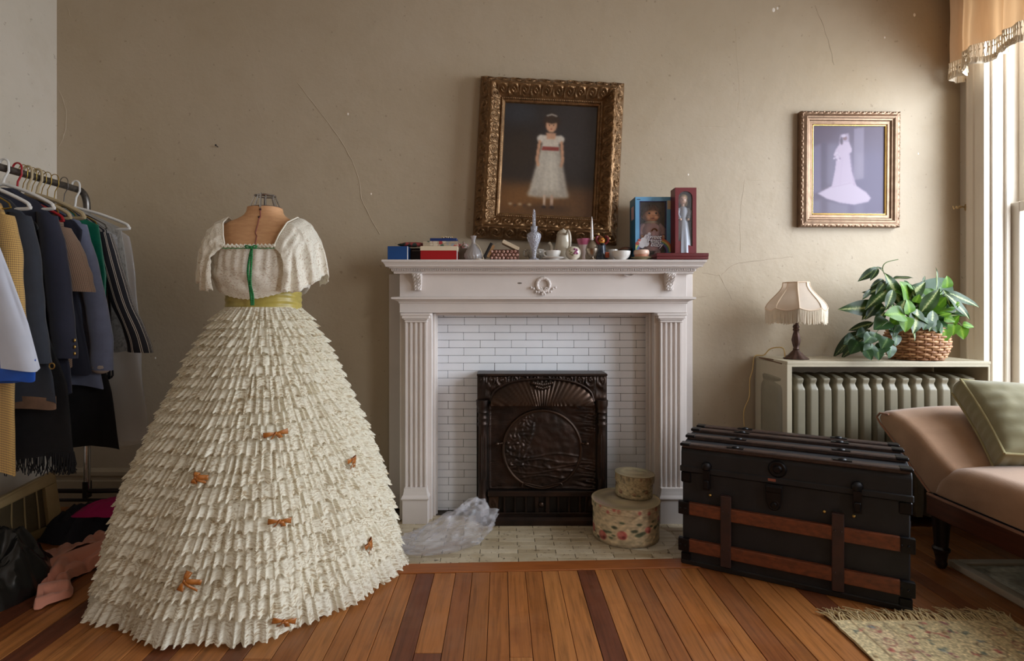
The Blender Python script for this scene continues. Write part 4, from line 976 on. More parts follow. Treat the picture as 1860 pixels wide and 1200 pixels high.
ey.build('eyes', pm('doll_eye', (44, 34, 34), .15), bd_, smooth=True); lp.ball(hc+Vector((0, -.0385, -.021)), .009, .003, .003, 8, 5); lp.build('mouth', pm('doll_lips', (178, 84, 76), .4), bd_, smooth=True)
zt2 = hc.z-.038
MB().lathe([(.05, SH+.055-zt2), (.058, SH+.07-zt2), (.052, -.03), (.036, -.006), (.018, .0)], hc.x, yd, zt2, 20).build('dress', G['pinkcl'], bd_, smooth=True)
MB().lathe([(.030, -.012), (.036, -.004), (.028, .004), (.018, .004)], hc.x, yd-.006, zt2, 24, lambda a, z: 1+.07*math.cos(a*10)).build('collar', G['cream_card'], bd_, smooth=True)
for s in (-1, 1):
    MB().tube(catmull([(hc.x+s*.036, yd-.006, zt2-.014), (hc.x+s*.058, yd-.012, zt2-.040), (hc.x+s*.056, yd-.024, zt2-.070)], 5), [.016]*6+[.012]*5, 10).build('arm', G['pinkcl'], bd_, smooth=True)
    MB().ball((hc.x+s*.055, yd-.028, zt2-.080), .011, .012, .013).build('hand', G['skin'], bd_, smooth=True)
    MB().tube([(hc.x+s*.028, yd-.010, SH+.080), (hc.x+s*.031, yd-.022, SH+.040), (hc.x+s*.032, yd-.026, SH+.020)], [.021, .019, .016], 12).build('leg', G['pinkcl'], bd_, smooth=True)
    MB().ball((hc.x+s*.032, yd-.032, SH+.0165), .017, .022, .012).build('shoe', G['cream_card'], bd_, smooth=True)
mz = MB(); mz.tube([(hc.x+.004+.013*math.cos(a), yd-.054+.0, zt2-.052+.013*math.sin(a)) for a in [PI*i/12 for i in range(13)]], .004, 6); mz.build('rainbow_badge', pm('badge_brown', (120, 76, 44), .5), bd_, smooth=True)
# tall burgundy box with an oval-topped window and a porcelain doll
zb_ = SH+.031+.0006; d, dep = 2.700, .073; x0, x1 = X(1226.5, d), X(1265, d); zt_ = Z(340.5, d); pz = lambda p: Z(p, d)
tb2 = thing('doll_box', 'tall burgundy doll box with an arched window, standing on the burgundy case', 'box', ((x0+x1)/2, d+dep/2, zb_))
for (a, b) in ((x0, x0+.003), (x1-.003, x1)): MB().box(a, b, d+.002, d+dep, zb_, zt_).build('side_panel', G['burg'], tb2)
MB().box(x0, x1, d+dep-.003, d+dep, zb_, zt_).build('back_panel', G['burg'], tb2); MB().box(x0, x1, d+.002, d+dep, zt_-.003, zt_).build('top_panel', G['burg'], tb2); MB().box(x0, x1, d+.002, d+dep, zb_, zb_+.004).build('bottom_panel', G['burg'], tb2)
wx0, wx1 = x0+.016, x1-.019; wz1, wz0a, wz0b = pz(347), pz(437), pz(447); wcx = (wx0+wx1)/2; wr_ = (wx1-wx0)/2
inner = []
for i in range(17): a = PI*i/16; inner.append((wcx+wr_*math.cos(a), wz1-.030+.030*math.sin(a)))
inner += [(wx0, wz0a), (lerp(wx0, wx1, .35), lerp(wz0a, wz0b, .3)), (lerp(wx0, wx1, .65), lerp(wz0a, wz0b, .75)), (wx1, wz0b)]
def proj(p):                                        # push a window point out to the rim of the card
    c = Vector((wcx, (zb_+zt_)/2)); v = Vector(p)-c; k = min((((x1 if v.x > 0 else x0)-c.x)/v.x) if abs(v.x) > 1e-6 else 1e9, (((zt_ if v.y > 0 else zb_)-c.y)/v.y) if abs(v.y) > 1e-6 else 1e9); q = c+v*k; return (q.x, q.y)
fp = MB(); n = len(inner); fine = []
for i in range(n):
    for k in range(6): a, b = inner[i], inner[(i+1) % n]; fine.append((lerp(a[0], b[0], k/6), lerp(a[1], b[1], k/6)))
outer = [proj(p) for p in fine]
for cx_, cz_ in ((x0, zb_), (x1, zb_), (x0, zt_), (x1, zt_)):
    j = min(range(len(outer)), key=lambda i: (outer[i][0]-cx_)**2+(outer[i][1]-cz_)**2); outer[j] = (cx_, cz_)
m_ = len(fine)
for yy in (d, d+.003):
    for p in fine+outer: fp.v.append(Vector((p[0], yy, p[1])))
for i in range(m_):
    j = (i+1) % m_; fp.f.append((i, j, m_+j, m_+i)); fp.f.append((2*m_+i, 3*m_+i, 3*m_+j, 2*m_+j)); fp.f.append((i, 2*m_+i, 2*m_+j, j))
fp.build('front_panel', G['burg'], tb2)
MB().box(wx0-.002, wx1+.002, d+.0032, d+.0038, wz0b, wz1).build('window_film', G['plastic'], tb2)
yd = d+.036; dl = thing('porcelain_doll', 'fair-haired doll in a pale blue gown inside the tall burgundy box', 'doll', (wcx, yd, zb_+.004)); hc = Vector((wcx-.004, yd-.008, Z(364, yd)))
hd = MB(); hd.ball(hc, .020, .019, .024, 16, 12); hd.ball(hc+Vector((-.003, -.0195, -.003)), .003, .003, .003, 8, 5); hd.tube([hc+Vector((0, 0, -.020)), hc+Vector((0, 0, -.036))], .008, 10); hd.build('head', pm('porcelain_skin', (224, 184, 160), .3), dl, smooth=True)
ey = MB()
for s in (-1, 1): ey.ball(hc+Vector((s*.0075-.002, -.0178, .003)), .0025, .0015, .002, 8, 5)
ey.build('eyes', M['black'], dl, smooth=True)
hr = MB(); hr.ball(hc+Vector((.004, .006, .010)), .025, .022, .022, 16, 10); hr.ball(hc+Vector((.014, .004, -.012)), .012, .012, .020, 10, 8); hr.build('hair', pm('fair_doll_hair', (188, 156, 116), .7, bump=.5, bs=160), dl, smooth=True)
zz = hc.z-.030; pb_ = pm('pale_blue_satin', (164, 168, 180), .45, var=.08, sheen=.3)
MB().lathe([(.038, zb_+.004-zz), (.036, zb_+.06-zz), (.026, -.085), (.016, -.06), (.024, -.03), (.021, -.010), (.009, .0)], wcx-.002, yd-.004, zz, 30, lambda a, z: 1+.08*math.cos(a*9)*sm(-.07, -.16, z)).build('gown', pb_, dl, smooth=True)
for s in (-1, 1):
    MB().tube(catmull([(wcx-.002+s*.020, yd-.006, zz-.014), (wcx-.002+s*.029, yd-.012, zz-.036), (wcx-.002+s*.022, yd-.022, zz-.062)], 5), [.0125]*6+[.008]*5, 10).build('sleeve', pb_, dl, smooth=True)
    MB().ball((wcx-.002+s*.019, yd-.025, zz-.068), .006).build('hand', pm('porcelain_hand', (224, 184, 160), .3), dl, smooth=True)
# ------------------------------------------------------------------ dress form and lace gown
DX, DY = -.968, 2.25
def lace(name, c, hole, su=42, sv=150, rough=.62, thr=.56, amt=.75, soft=0):
    t = NT(name); v = t.coord('UV', (su, sv, 1)); n = t.noise(v, 1.0, 2, .5, .5)
    v2 = t.coord('UV', (14, 14, 1)); n2 = t.noise(v2, 1.6, 3, .6, .8)
    h = t.ramp(n, [(thr, g4(0)), (thr+.07, g4(1))])
    fl_ = t.ramp(n2, [(.40, g4(.35)), (.60, g4(1))])
    base = t.mix(n2, lin(c), lin(tuple(min(255, x*1.05) for x in c)))
    t.color(t.mix(t.math('MULTIPLY', t.math('MULTIPLY', h, fl_), amt), base, lin(hole)))
    t.set(Roughness=rough, Sheen_Weight=.25); t.bump(n, .35, .002)
    if soft:
        tl = t.new('ShaderNodeBsdfTranslucent'); tl.inputs[0].default_value = lin(c); mx = t.new('ShaderNodeMixShader'); mx.inputs[0].default_value = soft
        t.link(t.b.outputs[0], mx.inputs[1]); t.link(tl.outputs[0], mx.inputs[2]); t.link(mx.outputs[0], t.out.inputs[0])
    return t.m
M['lace'] = lace('tiered_cream_lace', (246, 240, 223), (176, 152, 116), 60, 230, .6, .49, .95, .34)
M['lace2'] = lace('bodice_lace', (250, 243, 230), (186, 156, 128), 130, 150, .6, .53, .8, .3)
M['under'] = pm('skirt_light_blocker', (196, 180, 146), .8)
M['linen'] = pm('tan_dress_form_linen', (196, 146, 104), .75, c2=(208, 160, 116), vs=30, scale=(1, 1, 4), bump=.2, bs=200)
df = thing('dress_form', 'tan linen dressmaker dress form with a wire neck cage, wearing the lace gown', 'dress form', (DX, DY, 0))
tor = [(1.02, .128, .100), (1.06, .126, .098), (1.12, .134, .104), (1.20, .156, .124), (1.27, .166, .128), (1.32, .172, .112), (1.36, .176, .095), (1.385, .172, .083), (1.402, .140, .074), (1.415, .105, .066), (1.428, .082, .062), (1.442, .070, .060), (1.462, .066, .058)]
def torsof(u, v):
    z = lerp(1.02, 1.462, v); a = 2*PI*u; hx = interp([(t[0], t[1]) for t in tor], z); hy = interp([(t[0], t[2]) for t in tor], z)
    e = 2.5; ca, sa = math.cos(a), math.sin(a); k = (abs(ca)**e+abs(sa)**e)**(-1/e)
    return (DX+hx*k*ca, DY+hy*k*sa+.010*sm(1.30, 1.44, z), z)
tb = MB().grid(torsof, 64, 70, True); tb.build('torso', M['linen'], df, smooth=True)
MB().lathe([(.066, 0), (.0665, .004), (.060, .006), (.030, .004), (.001, .004)], 0, 0, 0, 40, None, Matrix.Translation((DX, DY+.010, 1.460)) @ Matrix.Diagonal((1, .88, 1, 1))).build('neck_cap', pm('dark_neck_cap', (70, 42, 34), .6), df, smooth=True)
cg = MB(); zc0, zc1 = 1.462, Z(354, DY)
for i in range(8):
    a = 2*PI*(i+.5)/8; cg.tube([(DX+.060*math.cos(a), DY+.01+.050*math.sin(a), zc0), (DX+.040*math.cos(a), DY+.01+.034*math.sin(a), zc1-.004)], .0028, 6)
cg.tube([(DX+.041*math.cos(a), DY+.01+.035*math.sin(a), zc1-.002) for a in [2*PI*i/24 for i in range(25)]], .003, 6)
for i in range(2):
    a = PI*i/2+.3; cg.tube([(DX-.041*math.cos(a), DY+.01-.035*math.sin(a), zc1), (DX+.041*math.cos(a), DY+.01+.035*math.sin(a), zc1)], .0032, 6)
cg.ball((DX, DY+.01, zc1+.003), .008, .008, .006, 10, 6); cg.tube([(DX+.004, DY-.040, zc1), (DX+.006, DY-.050, 1.455)], .0042, 8); cg.build('wire_cage', M['chrome'], df, smooth=True)
def onfront(px, z, off=.0015):                     # point on the front of the form
    best = None
    for i in range(64, 129):
        p = Vector(torsof(i/128, (z-1.02)/.442))
        if best is None or abs(p.x-px) < abs(best.x-px): best = p
    return best+Vector((0, -off, 0))
sm_ = MB(); sm_.tube([onfront(DX+.006+.010*(i/14), lerp(1.452, 1.285, i/14), .0005) for i in range(15)], .0032, 6, flat=.6)
sm_.build('front_seam_tape', pm('dark_red_seam_tape', (120, 62, 52), .7), df)
dt = MB()
for z in (1.447, 1.415): dt.ball(onfront(DX+.006, z), .005, .004, .005, 8, 5)
dt.build('snap', pm('dark_snap', (54, 26, 24), .5), df)
MB().lathe([(.016, 0.0), (.016, 1.03)], DX, DY, 0.002, 12).build('stand_pole', M['black'], df); MB().lathe([(.001, 0), (.17, 0), (.17, .012), (.03, .03), (.018, .05)], DX, DY, .002, 24).build('stand_base', M['black'], df)

gw = thing('lace_gown', 'cream tiered lace ball gown with olive sash and tiny bronze bows on dress form', 'gown', (DX, DY, 0))
skp = [(0, .530), (.05, .520), (.15, .497), (.28, .470), (.40, .436), (.58, .368), (.736, .300), (.84, .258), (.916, .222), (1.0, .168), (1.062, .137)]
def skr(z): return interp(skp, z)
def fold(a, z):                                   # broad folds of the whole skirt
    t = 1-z/1.06
    return 1+.036*t*math.sin(5*a+.8+1.2*t)+.024*t*math.sin(11*a+2.0*t)+.022*t*N(math.cos(a)*1.5, math.sin(a)*1.5, z*1.5)
MB().grid(lambda u, v: (DX+(skr(v*1.06)-.030)*fold(2*PI*u, v*1.06)*math.cos(2*PI*u), DY+(skr(v*1.06)-.030)*fold(2*PI*u, v*1.06)*math.sin(2*PI*u), .012+v*1.045), 120, 20, True).build('skirt_light_blocker', M['under'], gw, smooth=True)  # unseen cone added inside the skirt to block light
NT_ = 24; zt = [1.048]
for i in range(NT_): zt.append(zt[-1]-lerp(.036, .056, sm(0, 16, i)))
sc_ = 1.048-.062; zt = [1.048-(1.048-z)*(sc_/(1.048-zt[NT_])) for z in zt]
gr = random.Random(11)
for i in range(NT_):
    z_top = zt[i]+.008; hgt = (zt[i]-zt[i+1])*1.55 if i < NT_-1 else zt[i]-.006
    npl = int(52+54*sm(0, 14, i)); ph = gr.uniform(0, 50); nu = npl*12; flr = .022+.010*sm(0, 14, i)
    Rm = skr(max(0, zt[i+1]))
    def rf(u, v, z_top=z_top, hgt=hgt, npl=npl, ph=ph, i=i, flr=flr):
        a = 2*PI*u; ca, sa = math.cos(a), math.sin(a)
        n1 = N(ca*6+ph, sa*6, i*.7); n2 = N(ca*14+ph, sa*14, i*1.3)
        w = npl*a+ph+4.0*n1+2.4*n2+1.2*N(ca*34, sa*34, i+v*.6)
        s_ = math.sin(w); pl_ = s_+.2*math.sin(2.3*w+n2*5+ph)
        am = .0088*(.2+.8*v)*(.8+1.1*N(ca*16, sa*16, i+9))
        drop = hgt*v*(1+.14*N(ca*5+7, sa*5, i*.9)*v+.10*N(ca*22, sa*22, i)*v)+.003*v*v*math.sin(w)
        if v > .95: drop += .0035*abs(math.sin(w*1.5+1))
        z = z_top-drop
        z = max(z, .004+.008*abs(pl_)) if i >= NT_-2 else z
        R = skr(max(0, z_top-drop))*fold(a, max(0, z_top-drop))+.004+flr*v**1.2+am*pl_+.003*v*N(ca*24, sa*24, i+v)+.007*v*N(ca*9, sa*9, i*2)
        if i == NT_-1: R += .018*v*N(ca*5, sa*5, 3)
        da = .0015*v*math.cos(w)/max(.15, R)
        return (DX+R*math.cos(a+da), DY+R*math.sin(a+da), z)
    off = gr.uniform(0, 9)
    MB().grid(rf, nu, 6, True, lambda u, v, Rm=Rm, h_=hgt, off=off: (u*2*PI*Rm*1.25+off, v*h_+off)).build('lace_ruffle', M['lace'], gw, smooth=True, angle=180, fixn=False)
# bodice: square-necked lace overlay that falls to the sash
def bodf(u, v):
    a = 2*PI*u-PI/2                              # u = 0 in front
    c, s = math.sin(a+PI/2), -math.cos(a+PI/2)   # x and y directions; front is -y
    fr_ = abs(c)
    # neckline
    ztopf = 1.290 if s < 0 else 1.372
    sh_ = sm(.70, .93, fr_); z0 = lerp(ztopf, 1.412, sh_)
    e = 2.3; k = (abs(c)**e+abs(s)**e)**(-1/e)
    zh = 1.083+.052*abs(c)**2+.004*abs(math.sin(a*26)) ; z = lerp(z0, zh, v)
    hx = interp([(1.08, .146), (1.12, .166), (1.18, .192), (1.25, .196), (1.33, .184), (1.385, .180), (1.41, .166), (1.42, .15)], z)
    hy = interp([(1.08, .142), (1.12, .158), (1.18, .164), (1.25, .150), (1.29, .136), (1.33, .122), (1.38, .094), (1.42, .076)], z)
    gth = 1+.020*math.sin(a*34+4*N(a*2, 3))*sm(0, .12, v)*sm(.75, .25, v)*(1-sh_)+.028*N(c*4, s*4, z*6)*sm(.1, .4, v)+.016*math.sin(z*70+c*9)*sm(.3, .6, v)*sm(1, .8, v)
    return (DX+hx*k*c*gth, DY+hy*k*s*gth+.008*sm(1.30, 1.42, z), z)
MB().grid(bodf, 220, 46, True, lambda u, v: (u*1.1, v*.32)).build('bodice', M['lace2'], gw, smooth=True, angle=180)
def bez(p, q, r, t): return (p[0]*(1-t)**2+2*q[0]*t*(1-t)+r[0]*t*t, p[1]*(1-t)**2+2*q[1]*t*(1-t)+r[1]*t*t, p[2]*(1-t)**2+2*q[2]*t*(1-t)+r[2]*t*t)
def path3(pts, u):
    k = u*(len(pts)-1); i = min(int(k), len(pts)-2); t = k-i; t = t*t*(3-2*t)*.5+t*.5
    return tuple(lerp(pts[i][j], pts[i+1][j], t) for j in range(3))
S_IN = [(.094, -.139, 1.288), (.108, -.124, 1.335), (.126, -.090, 1.388), (.142, -.014, 1.422), (.132, .050, 1.395), (.105, .088, 1.36)]
S_MID = [(.165, -.172, 1.25), (.195, -.150, 1.31), (.222, -.100, 1.385), (.232, -.010, 1.425), (.222, .070, 1.385), (.18, .12, 1.30)]
S_OUT = [(.128, -.160, 1.118), (.176, -.135, 1.112), (.222, -.090, 1.145), (.256, -.01, 1.190), (.240, .075, 1.170), (.19, .13, 1.15)]
def strap(s):
    def fn(u, v):                                 # lace strap widening from the neckline over the shoulder into a flutter sleeve
        x, y, z = bez(path3(S_IN, u), path3(S_MID, u), path3(S_OUT, u), v)
        f = .010*math.sin(u*30+N(u*4, v*2, s)*3)*v**1.2+.006*N(u*9, v*9, s)*sm(0, .2, v)
        z += .006*abs(math.sin(u*38))*v**6
        return (DX+s*(x+f), DY+.006+y-f*.8, z-(.004 if s > 0 else 0))
    MB().grid(fn, 110, 34, False, lambda u, v: (u*.5, v*.32)).build('sleeve', M['lace2'], gw, smooth=True, angle=180, solid=.0015)
    MB().tube([(DX+s*p[0], DY+.006+p[1], p[2]+.001) for p in [path3(S_IN, i/24) for i in range(25)]], .0026, 8).build('neckline_edging', M['lace2'], gw, smooth=True)
strap(-1); strap(1)
ed = MB()
for i in range(40):
    t = i/39; xx = lerp(-.100, .100, t); yy = -.137-.004*math.cos(t*PI*2); ed.ball((DX+xx, DY+yy, 1.291+.003*math.sin(i*2)), .0042, .004, .006, 6, 4)
ed.build('ruched_edging', M['lace2'], gw, smooth=True)
# sash, green neckline ribbon, bows
def sashf(u, v):
    a = 2*PI*u; z = lerp(1.118, 1.040, v); r = 1+.012*math.sin(z*260+3*math.sin(a*2))+.010*N(math.cos(a)*5, math.sin(a)*5, z*25)
    return (DX+.147*r*math.cos(a), DY+.120*r*math.sin(a), z)
MB().grid(sashf, 90, 14, True).build('sash', pm('olive_satin_sash', (176, 158, 74), .34, var=.16, vs=14, sheen=.3), gw, smooth=True, solid=.002)
grn = pm('emerald_ribbon', (34, 124, 66), .4, var=.2, vs=40)
rb_ = MB(); zk = 1.283; yk = DY-.147; xk = DX+.016
def ribbon(mb, pts, w):
    p = catmull(pts, 6)
    for a, b in zip(p, p[1:]):
        i = len(mb.v); d = Vector((w, 0, 0)) if abs((b-a).z) > abs((b-a).x) else Vector((0, 0, w))
        mb.v += [a-d, a+d, b+d, b-d]; mb.f.append((i, i+1, i+2, i+3))
for s, dx in ((-1, -.004), (1, .004)):
    ribbon(rb_, [(xk, yk, zk), (xk+dx, yk-.012, 1.24), (xk+dx*1.4+.002, yk-.026, 1.19), (xk+dx*.6+.004, yk-.024, 1.14), (xk+dx+.003, yk-.006, 1.10), (xk+dx*.8+.003, yk-.002, 1.062)], .0042)
    ribbon(rb_, [(xk, yk-.002, zk+.001), (xk+s*.014, yk-.010, zk+.006), (xk+s*.024, yk-.006, zk+.004), (xk+s*.014, yk-.008, zk-.002), (xk, yk-.002, zk)], .003)
rb_.ball((xk, yk-.004, zk), .006, .005, .006, 8, 6); rb_.build('green_ribbon', grn, gw, smooth=True, solid=.0008)
thread = MB()
thread.tube([(DX+lerp(-.10, .10, i/30), DY-.1405, 1.281+.0015*math.sin(i*2.2)) for i in range(31)], .0016, 5); thread.build('ribbon_thread', grn, gw)
brz = pm('bronze_satin_bow', (152, 88, 36), .36, c2=(176, 110, 48), vs=60)
def gown_hit(px, py):                              # where a line of sight meets the skirt
    o = Vector((0, 0, EYE)); d = (at(px, py, 1)-o)
    for k in range(1300, 2400):
        p = o+d*(k/1000); z = p.z; a = math.atan2(p.y-DY, p.x-DX)
        if z < 1.06 and math.hypot(p.x-DX, p.y-DY) < skr(max(0, z))*fold(a, max(0, z))+.028: return p, a
    return p, a
for (px, py, w, rot, drop) in ((500, 786, .040, .1, .0), (360, 866, .018, 1.4, .02), (634, 834, .026, .1, .015), (507, 944, .036, -.1, .0), (664, 986, .026, .4, .02), (340, 1052, .030, 1.2, .03), (515, 1124, .036, -.25, .0)):
    p, a = gown_hit(px, py); p += Vector((math.cos(a), math.sin(a), 0))*.010; t = Vector((-math.sin(a), math.cos(a), 0)); n_ = Vector((math.cos(a), math.sin(a), .3)).normalized(); up = Vector((0, 0, 1))
    b_ = MB(); R_ = Matrix.Rotation(rot, 3, n_)
    for s in (-1, 1):
        def lf(u, v, s=s):
            l = (1-abs(2*u-1))                     # loop out and back
            side = 1 if u > .5 else -1
            q = t*(s*w*l)+n_*(.006*math.sin(PI*l)*side+.004)+up*((v-.5)*.016*(.35+.9*l))
            return p+R_ @ q
        b_.grid(lf, 12, 3)
        def tf(u, v, s=s):
            q = t*(s*(w*.35*u+.004*v))+n_*(.008+.004*math.sin(u*5))+up*(-(.018+drop)*u+(v-.5)*.002)+t*(v-.5)*.012
            return p+R_ @ q
        b_.grid(tf, 6, 2)
    b_.ball(p+n_*.006, .005, .005, .006, 8, 6); b_.build('satin_bow', brz, gw, smooth=True, solid=.0006)

# ------------------------------------------------------------------ hat boxes and crumpled plastic
def hatbox(name, label, cx, cy, z0, r, h, lidh, seed, dome=0, tilt=0, tones=None, ry=None):
    ry = ry or r; root = thing(name, label, 'hat box', (cx, cy, z0), 'floral hat boxes on the hearth'); Mt = Matrix.Translation((cx, cy, z0)) @ Matrix.Rotation(tilt, 4, 'Y')
    base, cols = tones; w, hh = 340, 90; p = Print(w, hh, base); rs = random.Random(seed); asp = h/(2*PI*r)
    for i in range(18):
        x, y = rs.random(), rs.random()
        p.line([(x, y), (x+.03*math.cos(i), y+.15*math.sin(i*1.7)), (x+.05*math.cos(i+1), y+.2*math.sin(i)), (x+.04, y+.32*math.sin(i+2))], .0035, cols[3], .7, .8, asp)
    for i in range(20):
        x, y = .05*i+rs.uniform(-.02, .02), rs.uniform(.1, .9); rx = rs.uniform(.008, .02)
        p.oval(x+rs.uniform(-.03, .03), y+rs.uniform(-.1, .1), rx, rx/asp*.5, cols[2], .85, 1); p.oval(x+rs.uniform(-.03, .03), y+rs.uniform(-.15, .15), rx*.9, rx/asp*.4, cols[2], .85, 1)
    for i in range(9):
        x, y = .11*i+rs.uniform(-.02, .02), rs.uniform(.2, .8); rx = rs.uniform(.014, .024)
        p.oval(x, y, rx, rx/asp, cols[0], .85, 1.2); p.oval(x-rx*.3, y-.02, rx*.6, rx*.55/asp, cols[1], .8, 1.2); p.oval(x+rx*.4, y+.06, rx*.4, rx*.4/asp, tuple(q*.7 for q in cols[0]), .8, 1)
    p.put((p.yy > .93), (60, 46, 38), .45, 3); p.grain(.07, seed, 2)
    p.mesh('body', M['print'], lambda u, v: Mt @ Vector((r*math.cos(2*PI*u+1), ry*math.sin(2*PI*u+1), .001+(h-lidh*.6)*(1-v))), root)
    MB().lathe([(.001, .001), (r-.002, .001)], 0, 0, 0, 48, None, Mt @ Matrix.Diagonal((1, ry/r, 1, 1)), cap=False).build('bottom', M['inner'] if 'inner' in M else None, root)
    q = Print(340, 26, tuple(c*.96 for c in base))
    for i in range(40):
        x = rs.random(); q.oval(x, rs.random(), .008, .3, rs.choice(cols), .7, 1)
    q.grain(.06, seed+1, 1.5); rl = r+.005; rly = ry+.005
    q.mesh('lid_band', M['print'], lambda u, v: Mt @ Vector((rl*math.cos(2*PI*u+1), rly*math.sin(2*PI*u+1), h-lidh*v)), root)
    tp = Print(90, 60, tuple(c*.86 for c in base)); tp.grain(.10, seed+5, 5)
    for i in range(16): tp.oval(rs.random(), rs.random(), .06, .08, tuple(c*rs.uniform(.6, .9) for c in base), .5, 4)
    tp.mesh('lid_top', M['print'], lambda u, v: Mt @ Vector((rl*v*math.cos(2*PI*u), rly*v*math.sin(2*PI*u), h+dome*(1-v*v)+.0004)), root)
    MB().tube([Mt @ Vector((rl*math.cos(2*PI*i/60), rly*math.sin(2*PI*i/60), h-.001)) for i in range(61)], .0022, 6).build('lid_rim', pm('worn_lid_rim', tuple(int(c*.86) for c in base), .7), root, smooth=True)
    return root
hatbox('hat_box', 'large round cream hat box printed with red roses on the hearth', .578, 2.553, .0035, .150, .170, .030, 3, .001, 0, ((206, 188, 154), [(176, 74, 72), (206, 128, 118), (72, 84, 62), (168, 146, 112)]))
hatbox('hat_box', 'small oval faded floral hat box sitting on the large round one', .625, 2.592, .1765, .086, .105, .036, 9, .010, .05, ((184, 168, 132), [(136, 96, 76), (168, 140, 110), (110, 104, 80), (128, 108, 78)]), .082)
M['plastic'] = glassy('clear_polythene', (.86, .86, .90, 1), clear=.80, rough=.16, tint=(.95, .95, .97, 1))
pb2 = MB(); a_, b_ = Vector((-.25, 2.47, 0)), None
def bagf(u, v):
    a = 2*PI*u; t = PI*(v-.5); c = Vector((math.cos(t)*math.cos(a), math.cos(t)*math.sin(a), math.sin(t)))
    ridge = 0
    for k, f in enumerate((1.6, 3.1, 5.5)): ridge += (1-2.2*abs(N(c.x*f+k*9, c.y*f+4, c.z*f)))*(.20/(k+1))
    r = .82+ridge*1.0
    p = Vector((c.x*.205*r, c.y*.125*r, (c.z*.5+.5)*.165*r))
    p.z *= lerp(.50, 1.25, sm(-.16, .16, p.x))
    return Vector((-.225+p.x, 2.40+p.y+p.x*.22, .004+max(0, p.z)))
pb2.grid(bagf, 120, 70, True)
o = single(pb2, 'plastic_bag', M['plastic'], 'crumpled clear plastic bag lying on the left of the hearth', 'bag', smooth=True, angle=40)

# ------------------------------------------------------------------ steamer trunk
TL = Vector((X(1240, 2.272), 2.272, 0)); TRr = Vector((X(1654, 1.896), 1.896, 0)); U_ = (TRr-TL); TLen = U_.length; U_.normalize(); V_ = Vector((-U_.y, U_.x, 0)); TD, THt = .40, .485
MT = Matrix(((U_.x, V_.x, 0, TL.x), (U_.y, V_.y, 0, TL.y), (0, 0, 1, 0), (0, 0, 0, 1)))
tk = thing('steamer_trunk', 'old black steamer trunk with worn brown slats and dark iron fittings', 'trunk', tuple(TL))
def tbx(name, x0, x1, y0, y1, z0, z1, mat, bev=.002, par=None, seg=1): return MB().box(x0, x1, y0, y1, z0, z1, MT).build(name, mat, par or tk, bev=bev, seg=seg)
ZS = .385
tbx('body', 0, TLen, 0, TD, .012, ZS-.002, M['trunk'], .004)
ld_ = MB(); prf = [(-.006, ZS+.002), (-.006, THt-.022), (0, THt-.006), (.02, THt+.002), (TD*.5, THt+.016), (TD-.02, THt+.004), (TD, THt-.008), (TD+.004, ZS+.002)]
ld_.prism([(a, b) for a, b in prf], lambda a, b: MT @ Vector((-.005, a, b)), lambda a, b: MT @ Vector((TLen+.005, a, b))); ld = ld_.build('lid', M['trunk'], tk, bev=.003)
tbx('lid_lip', -.009, TLen+.009, -.011, 0, ZS-.002, ZS+.022, M['trunk'], .003); tbx('bottom_edge', -.004, TLen+.004, -.005, TD+.004, .001, .022, M['black'], .003)
for yv, zz in ((.006, THt-.002), (.115, THt+.0105), (.235, THt+.0155), (.365, THt+.006)):
    sl_ = tbx('lid_slat', .0, TLen, yv-.020, yv+.024, zz-.004, zz+.015, M['slat_dk'], .004)
    for xe in (.012, TLen-.012): MB().box(xe-.02, xe+.02, yv-.021, yv+.025, zz+.004, zz+.0165, MT).build('end_cap', M['hard'], sl_, bev=.003)
    for xe in (.20, TLen-.20): 
        m = MB(); m.box(xe-.030, xe+.030, yv-.012, yv+.016, zz+.013, zz+.0185, MT); m.ball(MT @ Vector((xe, yv+.002, zz+.018)), .016, .012, .007, 10, 6); m.build('slat_clamp', M['hard'], sl_, smooth=True)
for zz in (.236, .086):
    s_ = tbx('front_slat', -.012, TLen+.010, -.018, .002, zz-.025, zz+.025, M['slat'], .005, None, 2)
    for xe in (.010, TLen-.012):
        c = MB(); c.box(*((-.0145, .030) if xe < .1 else (TLen-.032, TLen+.0125)), -.0205, .004, zz-.0265, zz+.0265, MT); c.build('slat_end_cap', M['hard'], s_, bev=.006, seg=2)
        for a in (-.016, .004): MB().ball(MT @ Vector((xe+a, -.022, zz)), .004).build('rivet', M['hard'], s_, smooth=True)
for xe in (.168, TLen-.214):
    st = tbx('leather_strap', xe-.019, xe+.019, -.0225, -.0, .03, .31, M['strap'], .002)
    for zz in (.236, .086):
        for a in (-.010, .010): MB().ball(MT @ Vector((xe+a, -.023, zz+.012)), .0035).build('rivet', M['strap'], st, smooth=True)
for xe in (.108, .176, TLen-.256, TLen-.165): MB().ball(MT @ Vector((xe, -.002, .300 if xe < .3 else .305)), .0062, .0062, .0062, 10, 6).build('brass_stud', M['brass'], tk, smooth=True)
def disc(xe, z, r, y=-.009, d=.010, n=28): return MB().lathe([(.001, d+.004), (r*.35, d+.003), (r*.5, d*.6), (r*.8, d*.7), (r*.92, d*.4), (r, 0)], 0, 0, 0, n, None, MT @ Matrix.Translation((xe, y, z)) @ Matrix.Rotation(PI/2, 4, 'X'))
disc(.350, .440, .033, -.006).build('lock_boss', M['hard'], tk, smooth=True, angle=30)
lk = MB(); lk.prism([(-.030, .0), (.030, 0), (.026, -.062), (.018, -.082), (-.018, -.082), (-.026, -.062)], lambda a, b: MT @ Vector((.338+a, -.010, .380+b)), lambda a, b: MT @ Vector((.338+a, -.019, .380+b)))
